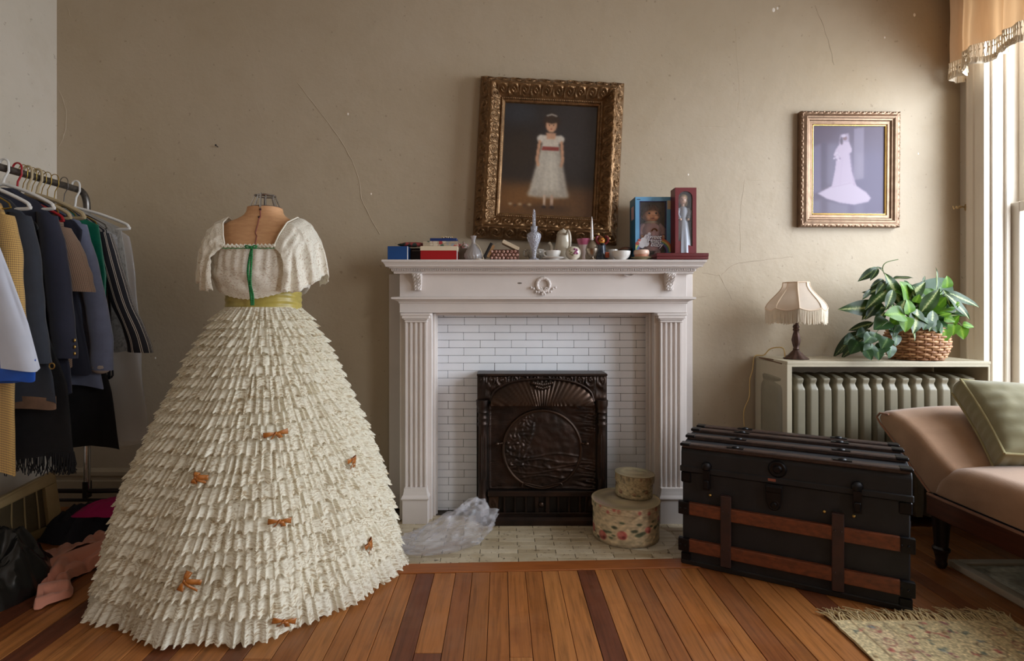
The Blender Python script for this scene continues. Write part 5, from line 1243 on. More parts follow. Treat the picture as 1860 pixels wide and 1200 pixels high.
lk.build('lock_plate', M['hard'], tk, bev=.002); disc(.338, .305, .023, -.014, .008).build('lock_dial', M['hard'], tk, smooth=True, angle=30); tbx('lock_hasp', .310, .366, -.024, -.010, .352, .376, M['hard'], .003)
tbx('scuffed_paint', .318, .345, -.0118, -.0108, .392, .402, pm('scuffed_red_paint', (150, 84, 66), .7), 0)
for xe in (.095, TLen-.155):
    l = MB(); l.ball(MT @ Vector((xe, -.012, .415)), .021, .012, .020, 14, 8); l.box(xe-.013, xe+.013, -.022, -.004, .322, .400, MT); l.build('latch', M['hard'], tk, smooth=True)
    tbx('latch_tongue', xe-.010, xe+.010, -.030, -.014, .328, .362, M['hard'], .003)
for xe in (.014, TLen-.014):
    for z0, z1 in ((.0, .05), (ZS-.05, ZS-.004)): tbx('corner_plate', xe-.020, xe+.020, -.004, .03, z0+.002, z1, M['hard'], .004)
tbx('trunk_side_handle', TLen+.004, TLen+.016, .12, .28, .25, .28, M['strap'], .004)

# ------------------------------------------------------------------ chaise longue
CXL, CXR = 1.765, 2.40
ch = thing('chaise_longue', 'tan velour chaise longue with a raised scrolled head and dark wooden frame', 'chaise longue', (CXL, 1.8, 0))
def resample(pts, n):
    pts = [Vector((p[0], p[1], 0)) for p in pts]; pts.append(pts[0]); L = [0]
    for a, b in zip(pts, pts[1:]): L.append(L[-1]+(b-a).length)
    out = []
    for i in range(n):
        s = L[-1]*i/n; j = max(k for k in range(len(L)-1) if L[k] <= s); t = (s-L[j])/max(1e-9, L[j+1]-L[j]); out.append(pts[j].lerp(pts[j+1], t))
    return out
def cushion(poly, x0, x1, r, n=120, crown=.0, sm_n=3):
    """polygon in the (depth, height) plane, extruded across x with rounded, crowned ends"""
    P_ = resample(poly, n)
    for _ in range(sm_n): P_ = [(P_[i-1]+P_[i]*2+P_[(i+1) % n])/4 for i in range(n)]
    ar = sum(P_[i].x*P_[(i+1) % n].y-P_[(i+1) % n].x*P_[i].y for i in range(n))
    nr = []
    for i in range(n):
        t = (P_[(i+1) % n]-P_[i-1]).normalized(); q = Vector((t.y, -t.x, 0)); nr.append(q if ar > 0 else -q)
    layers = []
    for k in range(9): th = PI/2*k/8; layers.append((x0+r*(1-math.sin(th)), -r*(1-math.cos(PI/2-th)) if False else -r*(1-math.sin(PI/2*(1-k/8)+0)) if False else -r*(1-math.cos(th)) ))
    layers = [(x0+r*(1-math.cos(PI/2*k/8)), -r*(1-math.sin(PI/2*k/8))) for k in range(9)]
    m_ = 14
    for k in range(1, m_): layers.append((lerp(x0+r, x1-r, k/m_), crown*math.sin(PI*k/m_)))
    layers += [(x1-r*(1-math.cos(PI/2*k/8)), -r*(1-math.sin(PI/2*k/8))) for k in range(8, -1, -1)]
    mb = MB()
    for (xx, o_) in layers:
        for p, q in zip(P_, nr): mb.v.append(Vector((xx, p.x+q.x*o_, p.y+q.y*o_*(1 if q.y > -.3 else .3))))
    for k in range(len(layers)-1):
        for i in range(n):
            a = k*n+i; b = k*n+(i+1) % n; mb.f.append((a, b, b+n, a+n))
    mb.f.append(tuple(range(n-1, -1, -1))); e = (len(layers)-1)*n; mb.f.append(tuple(range(e, e+n)))
    rim = [Vector((x0+r*.02, p.x-q.x*r*.9, p.y-q.y*r*.9*(1 if q.y > -.3 else .3))) for p, q in zip(P_, nr)]
    return mb, rim
head = [(2.27, .292), (2.36, .36), (2.46, .445), (2.565, .515), (2.588, .545), (2.565, .578), (2.50, .588), (2.42, .572), (2.33, .530), (2.24, .470), (2.16, .425), (2.14, .36), (2.16, .30)]
hm, rim = cushion(head, CXL-.004, CXR, .035, 120, .022); hm.build('headrest', M['chaise'], ch, smooth=True, angle=70)
seat = [(.85, .292), (2.262, .292), (2.25, .34), (2.215, .395), (2.15, .432), (2.05, .445), (1.9, .447), (1.0, .447), (.90, .43), (.84, .38)]
sm2, rim2 = cushion(seat, CXL-.012, CXR, .055, 140, .014); sm2.build('seat_cushion', M['chaise'], ch, smooth=True, angle=70)
pg = MB(); pg.tube([Vector((CXL-.005, a, b)) for a, b in [(2.262, .296), (2.36, .372), (2.46, .452), (2.555, .520), (2.578, .545), (2.556, .568), (2.50, .572)]], .0045, 8); pg.build('head_piping', M['piping'], ch, smooth=True)
# wooden rail, end block, turned legs
rl = MB(); rl.box(CXL-.008, CXL+.030, .80, 2.275, .205, .290); rl.build('front_rail', M['chwood'], ch, bev=.006, seg=2); MB().box(CXR-.03, CXR, .80, 2.275, .205, .290).build('back_rail', M['chwood'], ch, bev=.006); MB().box(CXL+.03, CXR-.03, 2.235, 2.275, .205, .290).build('end_rail', M['chwood'], ch, bev=.004); MB().box(CXL+.03, CXR-.03, .80, .84, .205, .290).build('end_rail', M['chwood'], ch, bev=.004)
MB().box(CXL+.01, CXR-.01, .85, 2.26, .262, .296).build('webbing', M['black'], ch)
MB().box(CXL-.010, CXL+.0, .80, 2.274, .283, .293).build('rail_braid', M['piping'], ch, bev=.002)
for (lx, ly) in ((CXL+.022, 2.235), (CXR-.03, 2.235), (CXL+.022, .86), (CXR-.03, .86)):
    MB().lathe([(.014, .001), (.020, .012), (.021, .022), (.018, .030), (.023, .055), (.026, .066), (.031, .072), (.031, .080), (.024, .088), (.027, .14), (.031, .185), (.033, .207)], lx, ly, 0, 20, lambda a, z: 1+(.05*math.cos(a*8) if z > .09 and z < .18 else 0)).build('leg', pm('ebonised_leg', (30, 22, 20), .35) if 'ebon' not in M else M['ebon'], ch, smooth=True)
# olive pillow leaning on the head
ow = thing('throw_pillow', 'olive green boxed throw pillow with piped edges on the tan chaise', 'pillow', (2.08, 2.25, .5))
A_ = Vector((1.905, 2.105, .470)); B_ = at(1738, 702, 2.40)            # lower and upper corners of the near-left edge
ex = (B_-A_); eL = ex.length; ex.normalize(); ey_ = Vector((.98, -.10, .02)); ey_ = (ey_-ex*ey_.dot(ex)).normalized(); ez = ex.cross(ey_).normalized()
if ez.y > 0: ez = -ez                                                  # plump side faces the room
PWd, PTh = .44, .078
def pillow_side(sg):
    def fn(u, v):
        a, b = (u-.5)*2, (v-.5)*2; k = max(0, (1-abs(a)**2.6))**.55*max(0, (1-abs(b)**2.6))**.55
        pinch = 1-.05*(abs(a)**2)*(1-abs(b)**2); pinch2 = 1-.05*(abs(b)**2)*(1-abs(a)**2)
        wr_ = .006*N(u*9, v*5, 3)*k+.004*math.sin(v*38+6*u)*sm(.40, .0, u)*k
        return A_+ex*(eL*(.5+.5*b*pinch2))+ey_*(PWd*(.5+.5*a*pinch))+ez*(sg*(PTh*.55+.075*k+wr_))
    return fn
pm_ = MB(); pm_.grid(pillow_side(1), 44, 44); pm_.build('front_panel', M['olive'], ow, smooth=True, angle=180); pm_ = MB(); pm_.grid(pillow_side(-1), 44, 44); pm_.build('back_panel', M['olive'], ow, smooth=True, angle=180)
bx_ = MB(); pf1, pf2 = pillow_side(1), pillow_side(-1); ed_ = [(i/30, 0) for i in range(30)]+[(1, i/30) for i in range(30)]+[(1-i/30, 1) for i in range(30)]+[(0, 1-i/30) for i in range(30)]
def bandf(u, v):
    i = int(round(u*120)) % 120; p, q = pf1(*ed_[i]), pf2(*ed_[i]); w = p.lerp(q, v); c = A_+ex*eL*.5+ey_*PWd*.5; d = (w-c); d -= ez*d.dot(ez); return w+d.normalized()*(.008*math.sin(PI*v)+.003*math.sin(i*1.9)*math.sin(PI*v))
bx_.grid(bandf, 120, 6, True); bx_.build('box_edge', M['olive'], ow, smooth=True, angle=180)
for pf0 in (pf1, pf2):
    MB().tube([pf0(*ed_[i % 120])+((pf0(*ed_[i % 120])-(A_+ex*eL*.5+ey_*PWd*.5)).normalized()*.002) for i in range(121)], .0052, 8).build('piping', M['olivep'], ow, smooth=True)

# ------------------------------------------------------------------ rug and the picture lying on the floor
rg_ = thing('rug', 'small cream floral rug with knotted fringe in front of the trunk', 'rug', (1.42, 1.5, 0))
RX0, RX1, RY0, RY1 = 1.105, 1.705, .95, 1.835
rp = Print(220, 300, (190, 170, 128)); rs = random.Random(8)
for xx in (.10, .27, .73, .90): rp.line([(xx, 0), (xx, 1)], .006, (118, 92, 62), .8, .8)
rp.poly([(.12, .07), (.255, .07), (.255, 1), (.12, 1)], (196, 170, 134), .6, 1); rp.poly([(0, 0), (.09, 0), (.09, 1), (0, 1)], (204, 184, 142), .5, 1)
def curl(x, y, s, n=5, c=(118, 88, 58)): rp.line([(x+s*k/9*math.cos(k*.75), y+s*k/9*.7*math.sin(k*.75)) for k in range(1, 13)], .007, c, .8, .7, 1.4)
for i in range(9): curl(.38+.26*(i % 2), .06+.11*i, .075, c=(112, 84, 58))
for i in range(12): curl(.18, .05+.08*i, .035, c=(140, 84, 74)); curl(.82, .07+.08*i, .035, c=(140, 84, 74))
for i in range(150):
    x, y = rs.random(), rs.random(); c = rs.choice([(150, 66, 60), (168, 96, 84), (110, 118, 116), (96, 104, 90), (146, 116, 76), (132, 74, 78)])
    for k in range(3): rp.oval(x+rs.uniform(-.018, .018), y+rs.uniform(-.012, .012), rs.uniform(.006, .013), rs.uniform(.004, .008), c, .75, .8)
rp.grain(.10, 4, .7)
rp.mesh('pile', vcol('rug_pile', .95, 0, .6, 260), lambda u, v: (lerp(RX0, RX1, u)+.006*N(v*6, 1)*(1 if u < .05 else 0), lerp(RY1, RY0, v), .010+.0016*N(u*7, v*9)), rg_)
MB().box(RX0+.004, RX1-.004, RY0, RY1-.002, .001, .0078).build('backing', pm('rug_backing', (150, 132, 98), .95), rg_)
MB().tube([(RX0+.003+.004*N(i*.7), lerp(RY1, RY0, i/40), .006) for i in range(41)], .005, 6).build('bound_edge', pm('rug_selvedge', (200, 182, 142), .95), rg_, smooth=True)
fr2 = MB()
for i in range(150):
    xx = lerp(RX0-.02, RX1+.01, (i+.5)/150); a = rs.uniform(-.9, .9)*.7; L = rs.uniform(.05, .10); p0 = Vector((min(max(xx, RX0+.002), RX1), RY1-.004, .008))
    fr2.tube([p0, p0+Vector((a*L*.35, L*.45, rs.uniform(.0, .012))), p0+Vector((a*L*.9+rs.uniform(-.01, .01), L*.92, -.004+rs.uniform(0, .006)))], [.0026, .0024, .0016], 5)
tag(fr2.build('fringe', pm('rug_fringe', (196, 172, 128), .95, var=.2, vs=60), rg_, smooth=True), kind='stuff')
fp2 = thing('framed_picture', 'pale framed picture lying flat on the floor under the chaise', 'picture', (2.02, 2.0, 0))
fx0, fx1, fy0, fy1 = 1.822, 2.24, 1.60, 2.246; fz = .030
for (a, b, c, d) in ((fx0, fx0+.040, fy0, fy1), (fx1-.04, fx1, fy0, fy1), (fx0+.04, fx1-.04, fy1-.04, fy1), (fx0+.04, fx1-.04, fy0, fy0+.04)):
    MB().box(a, b, c, d, .003, fz).build('frame_rail', pm('taupe_frame_moulding', (182, 172, 152), .4, c2=(196, 184, 164)), fp2, bev=.006, seg=2)
fq = Print(90, 130, (214, 214, 198))
fq.poly([(.12, .10), (.88, .10), (.88, .92), (.12, .92)], (184, 184, 168), .9, 1)
for i in range(7): fq.line([(.2, .20+.02*i), (.5, .26+.03*i), (.9, .22+.03*i)], .012, (70+12*i, 66+10*i, 70), .7, 1.2, 1.4)
fq.oval(.5, .6, .25, .2, (110, 112, 92), .8, 4); fq.grain(.06, 3, 1)
fq.mesh('picture_print', vcol('glazed_print', .12, .6), lambda u, v: (lerp(fx0+.038, fx1-.038, u), lerp(fy1-.038, fy0+.038, v), .021), fp2)
MB().box(fx0+.03, fx1-.03, fy0+.03, fy1-.03, .004, .016).build('backing_board', M['inner'], fp2)
# ------------------------------------------------------------------ radiator in its cover, lamp, plant
rc = thing('radiator_cover', 'beige painted metal radiator cover, open in front, below the bride photograph', 'radiator cover', (1.84, 2.78, 0))
RT = .8025; rx0, rx1, ry0, ry1 = 1.357, 2.323, 2.610, 2.942
MB().box(rx0, rx1, ry0, ry1, RT-.014, RT).build('top_panel', M['rcover'], rc, bev=.003, seg=2)
MB().box(rx0, rx0+.012, ry0+.002, ry1, .002, RT-.014).build('side_panel', M['rcover'], rc, bev=.002)
MB().box(rx1-.012, rx1, ry0+.002, ry1, .002, RT-.014).build('side_panel', M['rcover'], rc, bev=.002)
MB().box(rx0, rx0+.022, ry0, ry0+.004, .002, RT-.014).build('front_flange', M['rcover'], rc); MB().box(rx0+.022, rx1-.012, ry0, ry0+.004, RT-.026, RT-.014).build('front_flange', M['rcover'], rc)
MB().tube([(rx0+.02*i, ry1-.20+.012*N(i*1.3), RT-.004+.0015*N(i)) for i in range(1)]+[(rx0-.001, ry1-.05, RT-.006), (rx0-.001, ry0+.05, RT-.016)], .003, 6).build('rust_chip', pm('rust_chip', (104, 76, 54), .8), rc)
ra = thing('radiator', 'old cream cast iron column radiator of fifteen sections inside the cover', 'radiator', (1.84, 2.75, 0))
sp_, fy = .0635, 2.648
wtab = [(.0, .020), (.06, .0215), (.10, .0285), (.60, .0290), (.645, .0285), (.668, .0265), (.684, .0215), (.692, .0205), (.700, .0225), (.712, .0235), (.722, .0195), (.729, .011), (.7315, .003)]
def section():
    mb = MB(); zs = [w[0] for w in wtab]
    zz = [.05]+[.10, .3, .5]+[lerp(.60, .7315, i/26) for i in range(27)]
    for z in zz:
        w = interp(wtab, z); dep = .110-(.012*sm(.66, .69, z)-.006*sm(.69, .71, z)+.05*sm(.715, .7315, z))
        for q in range(26):
            a = 2*PI*q/26; e = 9.0; k = (abs(math.cos(a))**e+abs(math.sin(a))**e)**(-1/e); mb.v.append(Vector((w*k*math.cos(a)-.004*math.sin(a)*w/.029, fy+.11+dep*k*math.sin(a), z)))
    for j in range(len(zz)-1):
        for q in range(26): a = j*26+q; b = j*26+(q+1) % 26; mb.f.append((a, b, b+26, a+26))
    mb.f.append(tuple(range(25, -1, -1))); mb.f.append(tuple(range((len(zz)-1)*26, len(zz)*26))); return mb
first = section(); first.v = [v+Vector((1.84, 0, 0)) for v in first.v]; s0 = first.build('section', M['radiator'], ra, smooth=True, angle=60)
for k in range(15):
    o = s0 if k == 0 else s0.copy()
    if k: COL.objects.link(o); o.parent = ra
    o.location = (rx1-.034-.029+.006-k*sp_-1.84, 0, 0)
fb = MB()
for z in (.10, .66): fb.tube([(rx0+.05, fy+.11, z), (rx1-.045, fy+.11, z)], .018, 10)
fb.build('hub_pipe', M['radiator'], ra, smooth=True)
for k in (0, 14): xx = rx1-.057-k*sp_; MB().lathe([(.02, .001), (.024, .01), (.014, .05), (.016, .08)], xx, fy+.05, 0, 10).build('foot', M['radiator'], ra, smooth=True)
# lamp
lx, ly = X(1446, 2.735), 2.735
lp_ = thing('table_lamp', 'small dark bronze table lamp with a fringed cream bell shade on radiator cover', 'lamp', (lx, ly, RT))
brzm = pm('dark_bronze', (62, 44, 38), .42, .6, c2=(84, 60, 50), vs=40, bump=.2, bs=120)
h = lambda py: Z(py, ly)-RT
fl3 = lambda a, z: 1+(.05*math.cos(a*8) if z < .045 or .07 < z < .14 else 0)
MB().lathe([(.001, E), (.056, E), (.058, .004), (.050, .010), (.036, .020), (.022, .036), (.013, .046), (.016, .050), (.012, .055), (.017, .075), (.021, .095), (.016, .120), (.011, .138), (.016, .146), (.012, .152), (.016, .160), (.011, .170), (.009, .20), (.009, .24)], lx, ly, RT, 40, fl3).build('base', brzm, lp_, smooth=True, angle=60)
shp = [(.0, .058), (.15, .060), (.30, .070), (.50, .092), (.70, .116), (.86, .131), (1.0, .1375)]
z1, z0 = Z(513, ly), Z(561, ly)
ro = PI/8
cloth = NT('lamp_shade_cloth'); cloth.color(lin((232, 216, 198))); cloth.set(Roughness=.8); tl = cloth.new('ShaderNodeBsdfTranslucent'); tl.inputs[0].default_value = lin((232, 212, 190)); mx = cloth.new('ShaderNodeMixShader'); mx.inputs[0].default_value = .35
cloth.link(cloth.b.outputs[0], mx.inputs[1]); cloth.link(tl.outputs[0], mx.inputs[2]); cloth.link(mx.outputs[0], cloth.out.inputs[0])
trimc = pm('shade_braid', (214, 190, 164), .8)
sh_r = thing if False else None
for k in range(8):
    a0, a1 = PI*2*k/8+ro, PI*2*(k+1)/8+ro
    def pf_(u, v, a0=a0, a1=a1):
        r = interp(shp, v); z = lerp(z1, z0, v)-.012*math.sin(PI*u)*v**6+.004*v
        p = Vector((r*math.cos(a0), r*math.sin(a0), 0)).lerp(Vector((r*math.cos(a1), r*math.sin(a1), 0)), u); p *= 1+.018*math.sin(PI*u); return (lx+p.x, ly+p.y, z)
    pn = MB().grid(pf_, 10, 14).build('shade_panel', cloth.m, lp_, smooth=True, angle=180)
    MB().tube([pf_(0, i/14) for i in range(15)], .0030, 6).build('braid', trimc, pn, smooth=True)
    MB().tube([pf_(i/10, 1) for i in range(11)], .0036, 6).build('braid', trimc, pn, smooth=True); MB().tube([pf_(i/4, 0) for i in range(5)], .0030, 6).build('braid', trimc, pn, smooth=True)
    fr3 = MB()
    for i in range(26):
        p = Vector(pf_((i+.5)/26, 1)); q = p+Vector((random.uniform(-.002, .002), random.uniform(-.002, .002), -.066+random.uniform(-.006, .004))); fr3.tube([p, p.lerp(q, .5)+Vector((random.uniform(-.001, .001), 0, 0)), q], .0021, 5)
    tag(fr3.build('fringe', pm('shade_fringe', (222, 208, 186), .8) if k == 0 else bpy.data.materials['shade_fringe'], pn, smooth=True), kind='stuff')
wf = MB(); wf.tube([(lx, ly, RT+.235), (lx, ly, z1+.002)], .003, 6)
for k in range(4): a = PI*k/2+ro; wf.tube([(lx, ly, z1+.002), (lx+.057*math.cos(a), ly+.057*math.sin(a), z1)], .002, 6)
wf.ball((lx, ly, RT+.275), .022, .022, .032); wf.build('bulb_and_harp', M['china'], lp_, smooth=True)
cdp = [(lx-.045, ly+.02, RT+.006), at(1422, 632, 2.80), at(1400, 633, 2.86), at(1384, 640, 2.90), at(1376, 650, 2.93), at(1367, 672, 2.93), at(1362, 690, 2.93), at(1361, 720, 2.93), at(1351, 748, 2.93), at(1353, 790, 2.93), at(1352, 850, 2.93)]
cdp[1].z = max(cdp[1].z, RT+.006); cdp[2].z = max(cdp[2].z, RT+.006); cdp[3] = Vector((rx0+.03, 2.905, RT+.006)); cdp[4] = Vector((rx0-.006, 2.93, RT-.002))
MB().tube(catmull(cdp, 6), .0032, 8).build('cord', pm('cream_flex', (206, 176, 120), .6), lp_, smooth=True)
# plant in wicker basket
bx, by, bz = X(1664, 2.715), 2.715, RT
pl_ = thing('potted_plant', 'leafy variegated green plant trailing from a round wicker basket', 'plant', (bx, by, bz))
wick = pm('wicker', (166, 118, 78), .55, c2=(196, 150, 108), vs=50, bump=.3, bs=120); wick2 = pm('dark_wicker', (134, 92, 60), .55, c2=(160, 112, 76), vs=50, bump=.3, bs=120)
bprof = [(0, .098), (.03, .117), (.07, .130), (.11, .128), (.14, .116), (.16, .104)]
NS = 26
MB().lathe([(.001, .001)]+[(r-.007, z+.002) for z, r in bprof], bx, by, bz, 40).build('basket_shade_sheet', pm('basket_shadow', (70, 48, 34), .9), pl_, smooth=True)  # dark sheet behind the weave, the basket's inner shade put into its colour
for k in range(NS):
    a = 2*PI*k/NS; MB().tube([(bx+interp(bprof, z)*math.cos(a), by+interp(bprof, z)*math.sin(a), bz+z) for z in (.004, .03, .06, .09, .12, .16)], .0042, 6).build('basket_stake', wick2, pl_, smooth=True)
for j in range(13):
    z = .008+.0121*j; r = interp(bprof, z); nn = NS*6
    pts = [(bx+(r+.0056*math.cos(NS/2*t+PI*j))*math.cos(t), by+(r+.0056*math.cos(NS/2*t+PI*j))*math.sin(t), bz+z+.001*math.sin(3*t+j)) for t in [2*PI*i/nn for i in range(nn+1)]]
    MB().tube(pts, .0062, 6).build('basket_weaver', wick if j % 3 else wick2, pl_, smooth=True)
MB().lathe([(.001, .150), (.098, .146)], bx, by, bz, 30, cap=False).build('moss', pm('dark_moss', (46, 50, 28), .95, bump=.8, bs=90), pl_)
def leafmat(name, dark, mid, pale, thr, rough=.35):
    t = NT(name); uv = t.new('ShaderNodeTexCoord').outputs['UV']; sep = t.new('ShaderNodeSeparateXYZ'); t.link(uv, sep.inputs[0])
    across = t.math('ABSOLUTE', t.math('SUBTRACT', sep.outputs[0], .5)); mp = t.new('ShaderNodeMapping'); mp.inputs['Scale'].default_value = (3, 9, 1); mp.inputs['Rotation'].default_value = (0, 0, .5); t.link(uv, mp.inputs[0])
    oi = t.new('ShaderNodeObjectInfo'); n = t.noise(mp.outputs[0], 2.4, 3, .6, .4)
    f = t.math('SUBTRACT', t.math('ADD', across, t.math('MULTIPLY', n, .30)), t.math('MULTIPLY', oi.outputs['Random'], .06))
    c = t.ramp(f, [(thr, lin(pale)), (thr+.07, lin(mid)), (thr+.20, lin(dark))])
    t.color(c); t.set(Roughness=rough); tl = t.new('ShaderNodeBsdfTranslucent'); t.link(c, tl.inputs[0]); mx = t.new('ShaderNodeMixShader'); mx.inputs[0].default_value = .28
    t.link(t.b.outputs[0], mx.inputs[1]); t.link(tl.outputs[0], mx.inputs[2]); t.link(mx.outputs[0], t.out.inputs[0]); return t.m
LM = {'big': leafmat('variegated_leaf', (48, 74, 34), (78, 108, 52), (190, 198, 140), .17), 'dark': leafmat('dark_leaf', (40, 60, 32), (58, 80, 40), (140, 152, 100), .14), 'heart': leafmat('bright_green_leaf', (92, 138, 36), (124, 170, 48), (156, 192, 76), .10), 'ivy': leafmat('ivy_leaf', (44, 76, 40), (64, 100, 52), (124, 150, 96), .10)}
def leafmesh(kind):
    L = 1.0; nu, nv = 6, 12; mb = MB()
    def width(v):
        if kind in ('heart', 'ivy'): return .46*(math.sin(PI*min(1, v*.92+.08)**.62))**.8*(1 if v > .0 else 0)+.02
        return .25*(math.sin(PI*v**.8))**.9+.004
    def fn(u, v):
        a = (u-.5)*2; w = width(v); cup = .10*w*abs(a); back = (-.10 if kind in ('heart', 'ivy') else 0)*abs(a)*(1-v)**3
        return (a*w*(.55 if kind == 'dark' else 1)*1.0, v*L+back, cup-.22*v*v+.02*math.sin(v*9)*abs(a))
    mb.grid(fn, nu, nv, False, lambda u, v: (u, v)); o = mb.build('leaf', LM[kind], None, smooth=True, angle=180, fixn=False); o.parent = pl_; return o
protos = {}; lrand = random.Random(21)
def leaf(kind, base, tip, wf=1.0, roll=None):
    base, tip = Vector(base), Vector(tip)
    if kind not in protos: protos[kind] = leafmesh(kind); o = protos[kind]
    else: o = protos[kind].copy(); COL.objects.link(o); o.parent = pl_
    y = (tip-base); L = y.length; y.normalize()
    nrm = Vector((lrand.uniform(-.5, .5), -1.0+lrand.uniform(-.2, .5), .75+lrand.uniform(-.5, .4))) if roll is None else Vector(roll)
    x = y.cross(nrm).normalized(); z = x.cross(y).normalized()
    loc = base-ORG[pl_.name]; Lf = L/.985
    o.matrix_local = Matrix(((x.x*Lf*wf, y.x*Lf, z.x*Lf, loc.x), (x.y*Lf*wf, y.y*Lf, z.y*Lf, loc.y), (x.z*Lf*wf, y.z*Lf, z.z*Lf, loc.z), (0, 0, 0, 1)))
def zp(a, b, d): return at(1340+a/3.158, 450+b/3.158, d)
stm = MB(); top = Vector((bx, by, bz+.15))
big = [((930,330),(880,150),2.70,2.66,1.1), ((940,320),(1085,185),2.66,2.64,1.1), ((990,330),(1125,220),2.74,2.76,1.0), ((1050,370),(1165,235),2.62,2.58,1.15), ((1135,250),(1168,118),2.72,2.70,.5), ((1185,255),(1408,318),2.68,2.62,.8), ((1190,262),(1365,398),2.64,2.60,.7), ((850,345),(622,338),2.72,2.68,.9), ((890,240),(865,345),2.64,2.60,1.0), ((1030,350),(1030,478),2.60,2.54,1.3), ((1120,360),(1120,470),2.60,2.56,1.3), ((870,215),(735,255),2.74,2.72,.8), ((880,225),(745,325),2.70,2.66,.9), ((840,370),(790,430),2.66,2.62,1.0), ((930,250),(1010,205),2.78,2.80,1.1), ((1100,300),(970,250),2.70,2.64,1.0), ((960,300),(905,415),2.62,2.58,1.0), ((1180,330),(1250,300),2.70,2.66,1.0), ((1060,200),(1080,160),2.76,2.76,.9), ((820,300),(720,395),2.70,2.68,1.0), ((980,360),(1110,420),2.60,2.56,1.0), ((1180,240),(1230,330),2.66,2.62,1.0), ((860,300),(940,380),2.66,2.60,1.0), ((1000,440),(1035,530),2.58,2.56,.8)]
for (b, t, d0, d1, w) in big:
    bb, tt = zp(*b, d0), zp(*t, d1); leaf('big', bb, tt, w*.82); stm.tube(catmull([top+Vector((lrand.uniform(-.05, .05), lrand.uniform(-.05, .05), 0)), top.lerp(bb, .6)+Vector((0, 0, .02)), bb], 4), .0022, 5)
dark = [((800,115),(705,180),2.72,2.70), ((805,118),(765,178),2.70,2.68), ((835,180),(770,215),2.72,2.70), ((840,185),(760,230),2.72,2.72), ((830,120),(800,105),2.72,2.72), ((760,240),(725,290),2.70,2.68), ((890,180),(1010,150),2.76,2.76), ((780,260),(720,250),2.74,2.74), ((820,330),(700,300),2.76,2.78), ((760,370),(640,345),2.78,2.80), ((780,430),(640,470),2.80,2.84), ((760,470),(600,560),2.82,2.86), ((700,480),(540,610),2.84,2.88), ((720,520),(590,620),2.80,2.82), ((850,190),(800,250),2.70,2.66), ((790,330),(745,400),2.70,2.66)]
lr2 = random.Random(33)
for i in range(34):                                # filling leaves between the ones in front
    a = lr2.uniform(-2.6, .9); r0, r1 = lr2.uniform(.03, .09), lr2.uniform(.13, .23); el = lr2.uniform(.0, .20)
    b0 = Vector((bx+r0*math.cos(a)*1.1, by+r0*math.sin(a)*.5, bz+.19+el*.5)); t0 = Vector((bx+r1*math.cos(a)*1.15-.02, min(2.92, by+r1*math.sin(a)*.6), bz+.17+el*1.15+lr2.uniform(-.08, .05)))
    t0.x = min(t0.x, 2.36); leaf(lr2.choice(['big', 'big', 'dark', 'heart', 'ivy']), b0, b0+(t0-b0)*1.0, .85); stm.tube([top+Vector((0, 0, -.01)), top.lerp(b0, .5)+Vector((0, 0, .015)), b0], .0018, 5)
for (b, t, d0, d1) in dark: leaf('dark', zp(*b, d0), zp(*t, d1), 1.35)
stm.tube(catmull([top, zp(900,260,2.70), zp(865,190,2.72), zp(832,125,2.72), zp(850,85,2.72), zp(920,66,2.72)], 6), .0022, 6)
stm.tube(catmull([zp(860,185,2.72), zp(830,130,2.72), zp(790,110,2.72), zp(760,118,2.71)], 5), .0018, 5)
hearts = [((985,370),(985,300),2.58), ((965,400),(970,478),2.57), ((950,380),(862,372),2.58), ((1200,225),(1210,165),2.66), ((1240,430),(1262,388),2.62), ((1295,440),(1358,448),2.62), ((1280,455),(1300,520),2.62), ((1185,470),(1190,540),2.60), ((1240,440),(1238,495),2.61), ((1255,370),(1280,330),2.64), ((1165,385),(1225,370),2.60), ((1215,320),(1275,310),2.64), ((1020,310),(1045,270),2.60), ((1150,330),(1190,280),2.62), ((1190,400),(1250,420),2.60), ((930,400),(880,430),2.60)]
for (b, t, d) in hearts: leaf('heart', zp(*b, d), zp(*t, d-.02), 1.0)
ivy = [((860,420),(790,455),2.60), ((895,450),(900,510),2.60), ((910,500),(915,560),2.60), ((860,520),(830,575),2.58), ((880,560),(880,630),2.58), ((770,500),(735,540),2.58), ((775,560),(735,610),2.58), ((745,550),(715,590),2.60), ((800,580),(815,640),2.57), ((790,490),(775,540),2.58), ((730,480),(690,500),2.70), ((660,510),(620,550),2.76), ((690,540),(650,600),2.74), ((840,560),(800,600),2.58), ((1120,420),(1150,480),2.59), ((1150,430),(1180,490),2.60), ((1090,410),(1075,465),2.58), ((930,430),(900,480),2.60), ((870,470),(920,480),2.59), ((740,590),(770,640),2.57)]
for (b, t, d) in ivy: leaf('ivy', zp(*b, d), zp(*t, d-.02), 1.05)
for P_ in ([(940,400,2.60), (900,460,2.59), (890,530,2.59), (870,590,2.58), (830,620,2.57)], [(880,420,2.60), (800,480,2.59), (770,540,2.58), (750,590,2.58)], [(1150,380,2.62), (1230,400,2.62), (1280,440,2.62), (1300,460,2.62)], [(800,420,2.75), (720,490,2.78), (640,540,2.80), (590,600,2.84)]):
    stm.tube(catmull([top]+[zp(*p) for p in P_], 5), .0017, 5)
stm.build('stems', pm('plant_stem', (84, 104, 50), .5), pl_, smooth=True)
